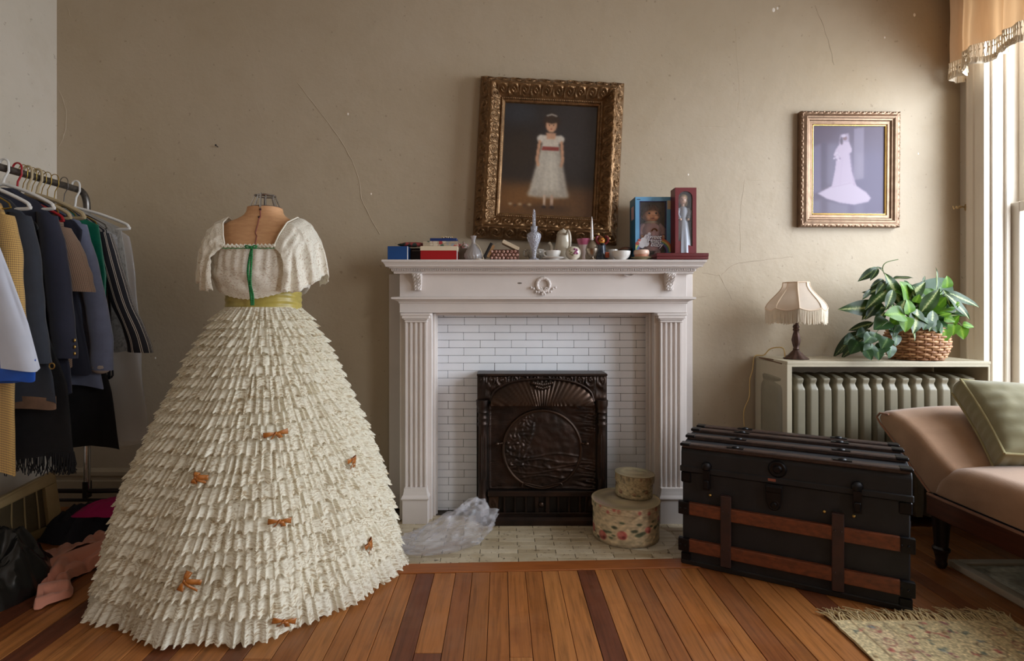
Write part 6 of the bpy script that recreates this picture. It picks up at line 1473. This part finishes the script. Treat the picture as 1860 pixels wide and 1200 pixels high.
# curl of pale cloth behind the plant
# ------------------------------------------------------------------ valance, tie-back hook, nail
va = thing('valance', 'peach window valance with a knotted fringe hung across the window top', 'valance', (2.38, 2.1, 2.3))
path = [(2.452, 2.888), (2.40, 2.889), (2.352, 2.886)]+[(2.338, 2.87-.0325*i) for i in range(1, 50)]
vc = NT('peach_valance_cloth'); vc.color(vc.ramp(vc.noise(vc.coord('Object', (8, 8, 1)), 4, 4), [(.35, lin((222, 198, 170))), (.65, lin((234, 212, 186)))])); vc.set(Roughness=.7, Sheen_Weight=.3); tl = vc.new('ShaderNodeBsdfTranslucent'); tl.inputs[0].default_value = lin((220, 172, 122)); mx = vc.new('ShaderNodeMixShader'); mx.inputs[0].default_value = .22
vc.link(vc.b.outputs[0], mx.inputs[1]); vc.link(tl.outputs[0], mx.inputs[2]); vc.link(mx.outputs[0], vc.out.inputs[0])
def vpt(u):
    s = u*(len(path)-1); i = min(int(s), len(path)-2); t = s-i; return lerp(path[i][0], path[i+1][0], t), lerp(path[i][1], path[i+1][1], t)
def voff(u, v):
    k = sm(.02, .10, u); return k*((.030*math.sin(u*58+1.2*math.sin(u*17))+.012*math.sin(u*131+2))*lerp(.55, 1.15, v)-.012)+.006*N(u*20, v*3)
ZB = 2.345
def vfn(u, v):
    x, y = vpt(u); return (x-voff(u, v), y+.010*math.sin(u*58)*v*sm(.05, .1, u), lerp(2.86, ZB-.008*math.sin(u*29), v))
MB().grid(vfn, 420, 24).build('cloth', vc.m, va, smooth=True, angle=180)
MB().box(2.35, 2.458, 1.27, 2.885, 2.86, 2.88).build('mounting_board', M['trim'], va)
ff = MB(); fr4 = random.Random(6); Lq = 300
def fpt(u, dz): x, y, z = vfn(u, 1); return Vector((x-.002, y, z-dz))
for i in range(Lq):
    u = (i+.5)/Lq*.72
    a = fpt(u, 0); b = fpt(min(.72, u+.0016*(1 if i % 2 else -1)), .035); c = fpt(u, .085+.012*math.sin(u*90)+fr4.uniform(-.006, .006)); c += Vector((fr4.uniform(-.005, .005), fr4.uniform(-.006, .006), 0))
    ff.tube([a, b, b.lerp(c, .5)+Vector((fr4.uniform(-.003, .003), 0, 0)), c], [.0022, .0026, .0020, .0030], 5)
    if i % 2 == 0: ff.ball(fpt(u, .030), .0042, .0042, .0055, 6, 4)
tag(ff.build('fringe', pm('valance_fringe', (232, 214, 186), .75), va, smooth=True), kind='stuff')
fe = MB(); fe.grid(lambda u, v: fpt(u*.72, .060+.034*v+.010*math.sin(u*.72*90))+Vector((.002+.004*math.sin(u*190)*v, .004*math.sin(u*240)*v, 0)), 360, 5); fe.build('lace_edge', pm('valance_lace_edge', (236, 226, 208), .8), va, smooth=True, angle=180)
hkp = Vector((WR-.024, at(1757, 375, 2.9).y-.01, Z(376, 2.88)))
hk = thing('tieback_hook', 'small brass curtain tie-back hook on the window casing', 'hook', tuple(hkp))
q = MB(); q.ball(hkp+Vector((.002, 0, 0)), .005, .007, .019, 10, 6); q.tube(catmull([hkp, hkp+Vector((-.018, 0, .004)), hkp+Vector((-.034, 0, -.004)), hkp+Vector((-.04, 0, .006))], 5), .004, 8); q.build('hook', pm('aged_brass', (150, 124, 84), .4, .6), hk, smooth=True)
q = MB(); q.tube(catmull([hkp+Vector(p) for p in ((-.018, 0, -.004), (-.030, -.004, .008), (-.040, .002, -.006), (-.048, -.003, .006), (-.056, .002, -.008), (-.064, 0, .008))], 6), .0018, 6); q.build('twisted_wire', pm('pale_wire', (206, 180, 130), .35, .7), hk, smooth=True)
nl = at(396, 267, WY); q = MB(); q.tube([nl+Vector((0, .003, 0)), nl+Vector((0, -.022, .003))], .0022, 6); q.ball(nl+Vector((0, -.024, .003)), .0052, .003, .0052, 8, 5)
single(q, 'nail', M['black'], 'bare nail sticking out of the back wall above the dress form', 'nail', smooth=True)

# ------------------------------------------------------------------ clothes rack
RXX, RZ, RE = -2.0, 1.615, 2.66
rk = thing('clothes_rack', 'grey tubular steel clothes rack along the left wall', 'clothes rack', (RXX, 2.0, 0))
q = MB(); q.tube(catmull([(RXX, .95, RZ), (RXX, 1.5, RZ), (RXX, 2.2, RZ), (RXX, RE-.10, RZ), (RXX, RE-.03, RZ-.008), (RXX, RE-.004, RZ-.045), (RXX, RE, RZ-.10)], 8), .0155, 12); q.build('hanging_rail', M['grey_tube'], rk, smooth=True)
q = MB(); q.tube([(RXX, RE, RZ-.08), (RXX, RE, .16)], .0145, 12); q.build('upright', M['chrome'], rk, smooth=True); q = MB(); q.tube([(RXX, .95, RZ), (RXX, .95, .16)], .0145, 12); q.build('upright', M['chrome'], rk, smooth=True)
for y in (RE, .95):
    q = MB(); q.tube(catmull([(RXX-.20, y, .06), (RXX-.20, y, .14), (RXX-.175, y, .17), (RXX, y, .172), (RXX+.22, y, .172), (RXX+.245, y, .14), (RXX+.245, y, .06)], 6), .011, 10); q.tube([(RXX-.20, y, .128), (RXX+.245, y, .128)], .008, 8); q.build('base_frame', pm('dark_rack_base', (50, 40, 38), .4, .5) if y == RE else bpy.data.materials['dark_rack_base'], rk, smooth=True)
    for xx in (RXX-.20, RXX+.245): MB().lathe([(.001, -.012), (.026, -.012), (.028, 0), (.026, .012), (.001, .012)], 0, 0, 0, 16, None, Matrix.Translation((xx, y, .030)) @ Matrix.Rotation(PI/2, 4, 'Y')).build('caster', M['black'], rk, smooth=True)
    MB().box(RXX-.012, RXX+.012, y-.018, y+.018, .14, .22).build('joint_block', M['black'], rk, bev=.003)
def weave(name, c, c2, s=90, rough=.85):
    t = NT(name); ch_ = t.new('ShaderNodeTexChecker'); ch_.inputs['Scale'].default_value = s; ch_.inputs[1].default_value = lin(c); ch_.inputs[2].default_value = lin(c2)
    mp = t.new('ShaderNodeMapping'); mp.inputs['Rotation'].default_value = (0, 0, .785); t.link(t.new('ShaderNodeTexCoord').outputs['UV'], mp.inputs[0]); t.link(mp.outputs[0], ch_.inputs[0]); t.color(ch_.outputs[0]); t.set(Roughness=rough, Sheen_Weight=.3); return t.m
def pinstripe(name, c, c2):
    t = NT(name); sep = t.new('ShaderNodeSeparateXYZ'); t.link(t.new('ShaderNodeTexCoord').outputs['UV'], sep.inputs[0])
    f = t.math('FRACT', t.math('MULTIPLY', sep.outputs[0], 24)); a = t.math('LESS_THAN', f, .08); b = t.math('LESS_THAN', t.math('ABSOLUTE', t.math('SUBTRACT', f, .24)), .04)
    t.color(t.mix(t.math('ADD', a, b, True), lin(c), lin(c2))); t.set(Roughness=.8); return t.m
GM = {'grey': lace('grey_lace', (150, 146, 140), (84, 80, 76), 60, 60, .7, .5, .6), 'pin': pinstripe('navy_pinstripe', (24, 24, 34), (206, 196, 184)), 'green': pm('emerald_silk', (8, 98, 76), .45, var=.15, vs=12), 'bluegrey': pm('slate_blue_wool', (98, 104, 128), .85, var=.06, vs=30, bump=.2, bs=250, sheen=.3), 'navycap': pm('midnight_navy_cloth', (26, 28, 44), .8), 'taupe': weave('taupe_houndstooth', (152, 124, 104), (96, 76, 64), 190), 'navy': pm('navy_wool', (30, 32, 50), .85, var=.1, vs=20, bump=.2, bs=250, sheen=.2), 'char': pm('charcoal_wool', (38, 42, 52), .85, var=.1, vs=20, bump=.2, bs=250, sheen=.2), 'yellow': weave('yellow_houndstooth', (206, 166, 92), (146, 114, 74), 170), 'white': pm('white_cotton', (196, 200, 214), .8, var=.04, vs=9, sheen=.2), 'blue': pm('royal_blue_lining', (12, 74, 168), .6, var=.12, vs=20), 'blackc': pm('black_wool', (18, 17, 20), .9, var=.2, vs=30, bump=.5, bs=160), 'brownh': pm('brown_hem', (110, 84, 66), .8, var=.2, vs=16)}
def hanger(label, y, w, zs, col, r=.006, name='coat_hanger', hooktilt=0):
    root = thing(name, label, 'hanger', (RXX, y, RZ), 'coat hangers on the rack rail'); q = MB()
    hp = [(RXX+.018*math.cos(a)+.004, y, RZ+.004+.021*math.sin(a)+.012) for a in [PI*(1.12-1.12*i/10) for i in range(11)]]+[(RXX+.022, y, RZ-.012), (RXX+.006, y, RZ-.040), (RXX, y, zs+.085)]
    q.tube(hp, r*.62, 8); q.build('hook', col, root, smooth=True)
    q = MB(); q.tube(catmull([(RXX, y, zs+.082), (RXX+w*.45, y, zs+.052), (RXX+w*.9, y, zs+.010), (RXX+w, y, zs-.008), (RXX+w*.92, y, zs-.020), (RXX, y, zs-.020), (RXX-w*.92, y, zs-.020), (RXX-w, y, zs-.008), (RXX-w*.9, y, zs+.010), (RXX-w*.45, y, zs+.052), (RXX, y, zs+.082)], 5), r, 8); q.build('shoulders', col, root, smooth=True); return root
wp, bw_, rdp, gdw, bkp = pm('white_hanger_plastic', (222, 220, 216), .35), pm('beige_hanger_wood', (176, 158, 124), .5), pm('red_hanger_plastic', (160, 24, 34), .35), pm('gold_hanger_wire', (170, 140, 66), .3, .9), pm('black_hanger_plastic', (26, 26, 28), .35)
def garment(name, label, cat, key, y, zs, prof, th=(.020, .032), sleeve=None, neck=.05, seed=0, fold_=.012, sleevemat=None, zneck=.070):
    """prof: [(z, half width)] from shoulder to hem; sleeve: [(dx, dy, z, radius)] for the room-side sleeve, mirrored for the wall side"""
    root = thing(name, label, cat, (RXX, y, zs), 'clothes hanging on the rack'); mat = GM[key]; hem = prof[-1][0]
    tab = sorted(prof+[(zs+zneck, neck), (zs+zneck*.55, prof[0][1]*.5)])
    def fn(u, v):
        z = lerp(zs+zneck, hem, v) if v > .12 else lerp(zs+zneck, zs, v/.12) if False else lerp(zs+zneck, hem, v**1.25); a = 2*PI*u; w = interp(tab, z); t = lerp(th[0], th[1], sm(zs, hem, z)); e = 2.4; ca, sa = math.cos(a), math.sin(a); k = (abs(ca)**e+abs(sa)**e)**(-1/e)
        f = fold_*sm(zs, lerp(zs, hem, .6), z)*math.sin(a*7+seed+2*N(z*2, seed))+.006*N(ca*4+seed, sa*4, z*5)
        return (RXX+w*k*ca*(1+f*.6/max(.1, w)), y+(t*k+f)*sa, z+.012*v*math.sin(a*3+seed))
    mb = MB().grid(fn, 60, 40, True, lambda u, v: (u*2*.55, v*(zs-hem))); mb.build('body', mat, root, smooth=True, angle=180)
    if sleeve:
        for s in (1, -1):
            pts = [(RXX+s*p[0], y+p[1], p[2]) for p in sleeve] if s > 0 else [(max(RXX-p[0], WL+p[3]+.012), y+p[1]*.3, p[2]) for p in sleeve]; cp = catmull(pts, 7); rr_ = [interp([(i, p[3]) for i, p in enumerate(sleeve)], k/7) for k in range(len(cp))]
            nn = 18; mb = MB(); L = 0
            def sf(u, v, cp=cp, rr_=rr_, s=s):
                i = min(int(round(v*(len(cp)-1))), len(cp)-1); a = 2*PI*u; r = rr_[i]; w = .003*N(math.cos(a)*2+seed, v*5, s)+.0012*math.sin(v*26+seed+2*math.cos(a))
                return cp[i]+Vector(((r+w)*math.cos(a), (r*.62+w)*math.sin(a), .35*(r)*math.cos(a)*(-s)*(.6 if i < 5 else .12)))
            mb.grid(sf, nn, len(cp)-1, True, lambda u, v: (u*.36, v*.6)); so = mb.build('sleeve', sleevemat or mat, root, smooth=True, angle=180)
            if s > 0: root['_'] = 0; del root['_']
    return root
def buttons(root, pts, mat, r=.008):
    for p in pts: MB().ball(p, r*.7, r*.6, r, 10, 6).build('button', mat, root, smooth=True)
gb = M['brass']
# from the far end of the rail towards the camera
hanger('white plastic hanger holding the grey lace top at the far end of rack', 2.585, .25, 1.445, wp, .007)
garment('lace_blouse', 'grey lace top hanging at the far end of the rack', 'top', 'grey', 2.585, 1.44, [(1.44, .215), (1.30, .235), (1.0, .265), (.86, .27)], (.014, .018), None, .05, 1, .006)
hanger('grey wire hanger under the pinstripe blazer', 2.515, .195, 1.435, M['grey_tube'], .003)
g = garment('blazer', 'black blazer with white pinstripes, its flared sleeve outermost at the rack end', 'blazer', 'pin', 2.515, 1.435, [(1.435, .20), (1.25, .205), (.86, .225), (.735, .23)], (.016, .022), [(.19, -.005, 1.40, .036), (.225, -.012, 1.27, .045), (.285, -.02, 1.08, .048), (.345, -.025, .95, .050), (.375, -.03, .855, .056)], .05, 2, .006)
MB().tube([(RXX+.19, 2.475, 1.12), (RXX+.215, 2.472, .95), (RXX+.222, 2.476, .78)], .006, 6).build('tan_trim', pm('tan_trim', (150, 122, 94), .7), g, smooth=True)
hanger('slim gold wire hanger holding the emerald blouse', 2.462, .19, 1.44, gdw, .003)
garment('blouse', 'emerald green silk blouse between the slate blue and pinstripe jackets', 'blouse', 'green', 2.462, 1.43, [(1.43, .20), (1.20, .235), (1.0, .23), (.90, .22)], (.013, .018), None, .05, 3, .006)
hanger('gold wire hanger holding the long black skirt', 2.422, .15, 1.40, gdw, .003)
garment('long_skirt', 'long black skirt hanging low behind the slate blue blazer', 'skirt', 'blackc', 2.422, 1.36, [(1.36, .15), (1.0, .20), (.70, .285), (.44, .325)], (.013, .020), None, .12, 4, .008)
hanger('beige wooden hanger holding the slate blue blazer', 2.372, .20, 1.46, bw_, .009)
g = garment('blazer', 'slate blue-grey wool blazer with a plain cuff on the rack', 'blazer', 'bluegrey', 2.372, 1.455, [(1.455, .19), (1.25, .20), (.90, .25), (.715, .29)], (.015, .021), [(.18, -.004, 1.42, .036), (.215, -.008, 1.27, .046), (.262, -.014, 1.08, .048), (.292, -.02, .92, .047), (.300, -.026, .79, .044)], .05, 5, .006)
MB().ball((RXX+.300, 2.34, .800), .042, .020, .026, 12, 8).build('pale_cuff', pm('pale_cuff_lining', (170, 156, 146), .8), g, smooth=True)
hanger('pale beige flat hanger under the navy cap-sleeved top', 2.322, .18, 1.45, bw_, .008)
garment('cap_sleeved_shirt', 'midnight navy cap-sleeved top showing one dark shoulder', 'top', 'navycap', 2.322, 1.44, [(1.44, .185), (1.38, .235), (1.33, .225), (1.2, .19), (.78, .27)], (.013, .018), None, .05, 6, .005)
hanger('white hanger with a red hook end holding the taupe jacket', 2.272, .19, 1.43, rdp, .006)
g = garment('jacket', 'taupe houndstooth jacket with short wide sleeves', 'jacket', 'taupe', 2.272, 1.42, [(1.42, .195), (1.25, .20), (1.0, .215), (.80, .225)], (.014, .020), [(.185, -.004, 1.39, .040), (.225, -.012, 1.30, .056), (.262, -.02, 1.20, .058), (.285, -.024, 1.12, .056)], .05, 7, .006)
hanger('white plastic hanger holding the navy blazer with gold buttons', 2.212, .20, 1.47, wp, .007)
g = garment('blazer', 'dark navy blazer with gold cuff buttons on the rack', 'blazer', 'navy', 2.212, 1.462, [(1.462, .19), (1.30, .195), (1.0, .225), (.80, .265), (.70, .27)], (.016, .022), [(.18, -.004, 1.43, .040), (.212, -.010, 1.28, .050), (.238, -.018, 1.10, .050), (.262, -.026, .96, .048), (.275, -.03, .855, .046)], .05, 8, .006)
buttons(g, [(RXX+.318, 2.172, .925-.026*i) for i in range(3)], gb, .0075)
hanger('black plastic hanger holding the fringed black shawl', 2.158, .18, 1.38, bkp, .006)
g = garment('fringed_dress', 'long black dress with a ragged fringed hem', 'dress', 'blackc', 2.158, 1.36, [(1.36, .17), (1.0, .20), (.75, .30), (.475, .325)], (.014, .020), None, .08, 9, .008)
fz_ = MB(); r9 = random.Random(2)
for i in range(260):
    a = 2*PI*i/260; p = Vector((RXX+.325*math.cos(a), 2.158+.020*math.sin(a), .49)); fz_.tube([p, p+Vector((r9.uniform(-.006, .006), r9.uniform(-.006, .006), -.05)), p+Vector((r9.uniform(-.012, .012), r9.uniform(-.012, .012), -.075-.015*r9.random()))], .0022, 4)
tag(fz_.build('fringe', GM['blackc'], g), kind='stuff')
hanger('white plastic hanger holding the charcoal blazer', 2.100, .20, 1.45, wp, .007)
g = garment('blazer', 'charcoal wool blazer with a brown lined hem and a ring button', 'blazer', 'char', 2.100, 1.442, [(1.442, .18), (1.25, .195), (1.0, .22), (.80, .29), (.69, .305)], (.016, .022), [(.17, -.004, 1.41, .038), (.198, -.010, 1.28, .048), (.215, -.016, 1.12, .049), (.235, -.022, .98, .048), (.262, -.028, .845, .046)], .05, 10, .006)
def hb_(u, v): a = 2*PI*u; return (RXX+.304*math.cos(a), 2.100+.024*math.sin(a), lerp(.715, .668, v)+.004*math.sin(a*5))
MB().grid(hb_, 50, 3, True).build('hem_lining', GM['brownh'], g, smooth=True); q = MB(); q.tube([(RXX+.318+.010*math.cos(t), 2.062, .835+.011*math.sin(t)) for t in [2*PI*i/16 for i in range(17)]], .0022, 6); q.build('ring_button', gb, g, smooth=True)
hanger('gold wire hanger holding the yellow houndstooth coat', 2.040, .18, 1.44, gdw, .003)
garment('coat', 'long mustard yellow houndstooth coat, near end of the rack', 'coat', 'yellow', 2.040, 1.43, [(1.43, .17), (1.30, .180), (1.0, .195), (.70, .198), (.44, .200)], (.016, .020), [(.16, -.004, 1.40, .036), (.185, -.010, 1.27, .046), (.196, -.016, 1.12, .047), (.21, -.02, .98, .046), (.205, -.022, .86, .044)], .05, 11, .006)
hanger('white plastic hanger holding the white jacket nearest the camera', 1.972, .17, 1.42, wp, .007)
g = garment('jacket', 'white cotton jacket with royal blue lining, nearest on the rack', 'jacket', 'white', 1.972, 1.41, [(1.41, .175), (1.286, .195), (1.15, .245), (1.0, .30), (.835, .345)], (.016, .024), None, .05, 12, .008)
def lb_(u, v): a = 2*PI*u; return (RXX+lerp(.340, .338, v)*math.cos(a)-.006, 1.972+.020*math.sin(a), lerp(.85, .772, v)+.02*math.cos(a)+.006*math.sin(a*6))
MB().grid(lb_, 60, 4, True).build('blue_lining', GM['blue'], g, smooth=True)
wires = [2.08, 2.13, 2.19, 2.30, 2.31, 2.32, 2.335, 2.345, 2.44, 2.55]
for i, y in enumerate((2.300, 2.345, 2.395)):
    hanger(['empty gold wire hanger, left of three crowded at the middle of rail', 'empty gold wire hanger, centre of three crowded at the middle of rail', 'empty gold wire hanger, right of three crowded at the middle of rail'][i], y, .15, 1.462, gdw, .0026, 'wire_hanger')
# dry-cleaner's film over the last garment
def film(u, v):
    a = 2*PI*u; z = lerp(1.47, .42, v); w = interp([(.4, .34), (.8, .30), (1.2, .27), (1.40, .235), (1.47, .10)], z); f = .010*N(math.cos(a)*3, z*4, 2)+.008*math.sin(a*9+z*6)
    return (RXX+(w+f)*math.cos(a), 2.600+(.030+f)*math.sin(a), z+.02*v*N(a, 3))
MB_ = MB().grid(film, 60, 40, True); single(MB_, 'garment_bag', glassy('dry_cleaning_film', (.9, .9, .94, 1), .80, .16, (.94, .94, .96, 1)), 'clear dry-cleaning film hanging over the garments at the far rack end', 'garment bag', smooth=True, angle=180)

# ------------------------------------------------------------------ things on the floor under the rack
sc2 = thing('window_screen', 'tan framed screen panel with thin vertical wires leaning below the hanging clothes', 'screen', (-2.15, 2.38, 0))
R0, R1 = Vector((-2.085, 2.60, .010)), Vector((-2.128, 2.60, .288)); Ld = Vector((-.075, -.262, -.012)); Lt = Vector((-.028, -.255, -.046))
k_ = 2.0; L0, L1 = R0+Ld*k_, R1+Lt*k_; L0.z = .006
nrm = (R1-R0).cross(Ld).normalized()
if nrm.x < 0: nrm = -nrm
def bar(a, b, c, d, t, name, mat):
    """board with corners a-b (outer edge) and d-c (inner edge)"""
    q = MB(); q.add([a, b, c, d, a+nrm*t, b+nrm*t, c+nrm*t, d+nrm*t], [(3,2,1,0),(4,5,6,7),(0,1,5,4),(1,2,6,5),(2,3,7,6),(3,0,4,7)]); q.build(name, mat, sc2, bev=.006, seg=2)
tanp = pm('tan_screen_frame', (168, 146, 104), .5, c2=(184, 162, 120), vs=8)
def bl(s, t): return R0.lerp(L0, s).lerp(R1.lerp(L1, s), t)
bar(bl(0, 1), bl(1, 1), bl(1, .80), bl(0, .80), .030, 'top_rail', tanp); bar(bl(0, 0), bl(1, 0), bl(1, .14), bl(0, .14), .030, 'bottom_rail', pm('shaded_tan_rail', (128, 110, 72), .6)); bar(bl(0, .14), bl(0, .80), bl(.11, .80), bl(.11, .14), .030, 'side_rail', tanp); bar(bl(.89, .14), bl(.89, .80), bl(1, .80), bl(1, .14), .030, 'side_rail', tanp)  # bottom rail: same tan darkened, its shade put into the colour
bar(bl(.1, .13), bl(.9, .13), bl(.9, .81), bl(.1, .81), .008, 'screen_cloth', pm('dusty_screen_cloth', (92, 80, 56), .8, var=.2, vs=9, bump=.6, bs=300))
for i in range(7):
    s = .17+.105*i; MB().tube([bl(s, .15)+nrm*.014, bl(s+.006*math.sin(i), .5)+nrm*.016, bl(s, .79)+nrm*.014], .0032, 6).build('wire', tanp, sc2, smooth=True)
single(MB().tube([(-1.955, 2.36, .010), (-2.02, 2.24, .012), (-2.05, 2.17, .012)], [.008, .009, .006], 8, True, .6), 'wooden_slat', pm('pale_wood_slat', (206, 188, 150), .5), 'pale loose wooden slat on the floor before the tan screen', 'slat', smooth=True)
def heap(c, rx, ry, h, ang, seed, fold_=.5, base=.002, f0=3.0, nu=110, nv=40, edge=.18):
    ca, sa = math.cos(ang), math.sin(ang); mb = MB()
    def fn(u, v):
        a = 2*PI*u; r = math.sqrt(v) if False else v; rr_ = 1+edge*N(math.cos(a)*1.6+seed, math.sin(a)*1.6, seed)+.10*N(math.cos(a)*4, math.sin(a)*4, seed)
        x, y = r*rr_*math.cos(a), r*rr_*math.sin(a)
        rid = (1-2*abs(N(x*f0+seed, y*f0*.6, seed)))*.55+(1-2*abs(N(x*f0*2.2, y*f0*1.4+seed, 5)))*.30
        z = h*((1-r**2.2)*(1-fold_)+fold_*(1-r**4)*max(0, .45+rid)); px, py = x*rx, y*ry
        return (c[0]+px*ca-py*sa, c[1]+px*sa+py*ca, base+max(0, z))
    mb.grid(fn, nu, nv, True)
    return mb
single(heap((-1.90, 2.60, 0), .25, .17, .125, .15, 3, .5), 'dark_clothes', pm('black_navy_cloth', (26, 26, 38), .9, var=.3, vs=5), 'heap of black and navy clothes on the floor behind the gown', 'clothes', smooth=True, angle=180)
single(heap((-1.80, 2.60, 0), .19, .11, .05, .3, 8, .3, .108), 'magenta_cloth', pm('magenta_cloth', (176, 10, 96), .7, var=.1), 'magenta cloth on top of the heap of dark clothes', 'cloth', smooth=True, angle=180)
def gp2(px, py): d = 1000*EYE/(py-565); return Vector(((px-910)*d/1000, d))
outl = [gp2(*p) for p in ((60,1022),(82,1016),(104,1018),(128,1008),(150,1001),(166,993),(190,992),(203,1000),(208,1018),(196,1030),(178,1034),(158,1042),(138,1052),(128,1060),(133,1070),(131,1086),(112,1094),(92,1100),(62,1110),(66,1088),(72,1062))]
rdg = [((64,1030),(100,1026),(134,1014),.030,.050), ((70,1046),(112,1040),(150,1018),.034,.070), ((76,1060),(110,1056),(136,1044),.026,.050), ((70,1086),(104,1078),(130,1078),.024,.045), ((66,1102),(98,1094),(126,1088),.022,.030), ((160,998),(170,1012),(190,1026),.024,.062), ((182,995),(198,1004),(202,1020),.026,.075), ((140,1006),(150,1024),(172,1032),.022,.052), ((96,1020),(92,1040),(78,1066),.020,.055), ((118,1014),(116,1036),(104,1058),.022,.068), ((82,1020),(84,1036),(74,1054),.018,.045), ((112,1066),(124,1062),(128,1056),.016,.050)]
rdg = [(catmull([(gp2(*p).x, gp2(*p).y, 0) for p in r[:3]], 6), r[3], r[4]) for r in rdg]
def inpoly(x, y):
    c = False; n = len(outl)
    for i in range(n):
        p, q = outl[i], outl[(i+1) % n]
        if (p.y > y) != (q.y > y) and x < (q.x-p.x)*(y-p.y)/(q.y-p.y)+p.x: c = not c
    return c
def segd(x, y, p, q): d = q-p; t = max(0, min(1, ((x-p.x)*d.x+(y-p.y)*d.y)/(d.x*d.x+d.y*d.y+1e-9))); return math.hypot(x-p.x-t*d.x, y-p.y-t*d.y)
mb = MB(); cc = Vector((sum(p.x for p in outl)/len(outl), sum(p.y for p in outl)/len(outl)))
cl3 = catmull([(p.x, p.y, 0) for p in outl+[outl[0]]], 6)
spine = catmull([(gp2(*p).x, gp2(*p).y, 0) for p in ((78,1095),(90,1060),(120,1036),(160,1015),(194,1010))], 30)
nU = len(cl3)
def pinkf(u, v):
    e = cl3[int(round(u*(nU-1)))]; s_ = min(spine, key=lambda q: (q-e).length); p = s_.lerp(e, v)
    x, y = p.x, p.y; z = .006
    for pts, w, h_ in rdg:
        dd_ = min(segd(x, y, a_, b_) for a_, b_ in zip(pts, pts[1:]))
        if dd_ < w*1.5: z = max(z, h_*math.sqrt(max(0, 1-(dd_/(w*1.5))**2)))
    edge = min(1, (1-v)*6); z *= lerp(.25, 1, edge)
    return (x, y, .003+z+.004*N(x*40, y*40))
mb.grid(pinkf, nU-1, 26)
single(mb, 'pink_cloth', pm('dusty_pink_cloth', (204, 138, 118), .8, var=.08, vs=6, sheen=.3), 'crumpled dusty pink cloth on the floor beside the gown hem', 'cloth', smooth=True, angle=180)
bgm = pm('black_bag_plastic', (24, 24, 24), .22, var=.2)
single(heap((-1.90, 2.03, 0), .20, .21, .21, .2, 20, .55, .002, 2.0, 110, 40, .2), 'rubbish_bag', bgm, 'shiny black plastic rubbish bag on the floor at the left edge', 'bag', smooth=True, angle=35)
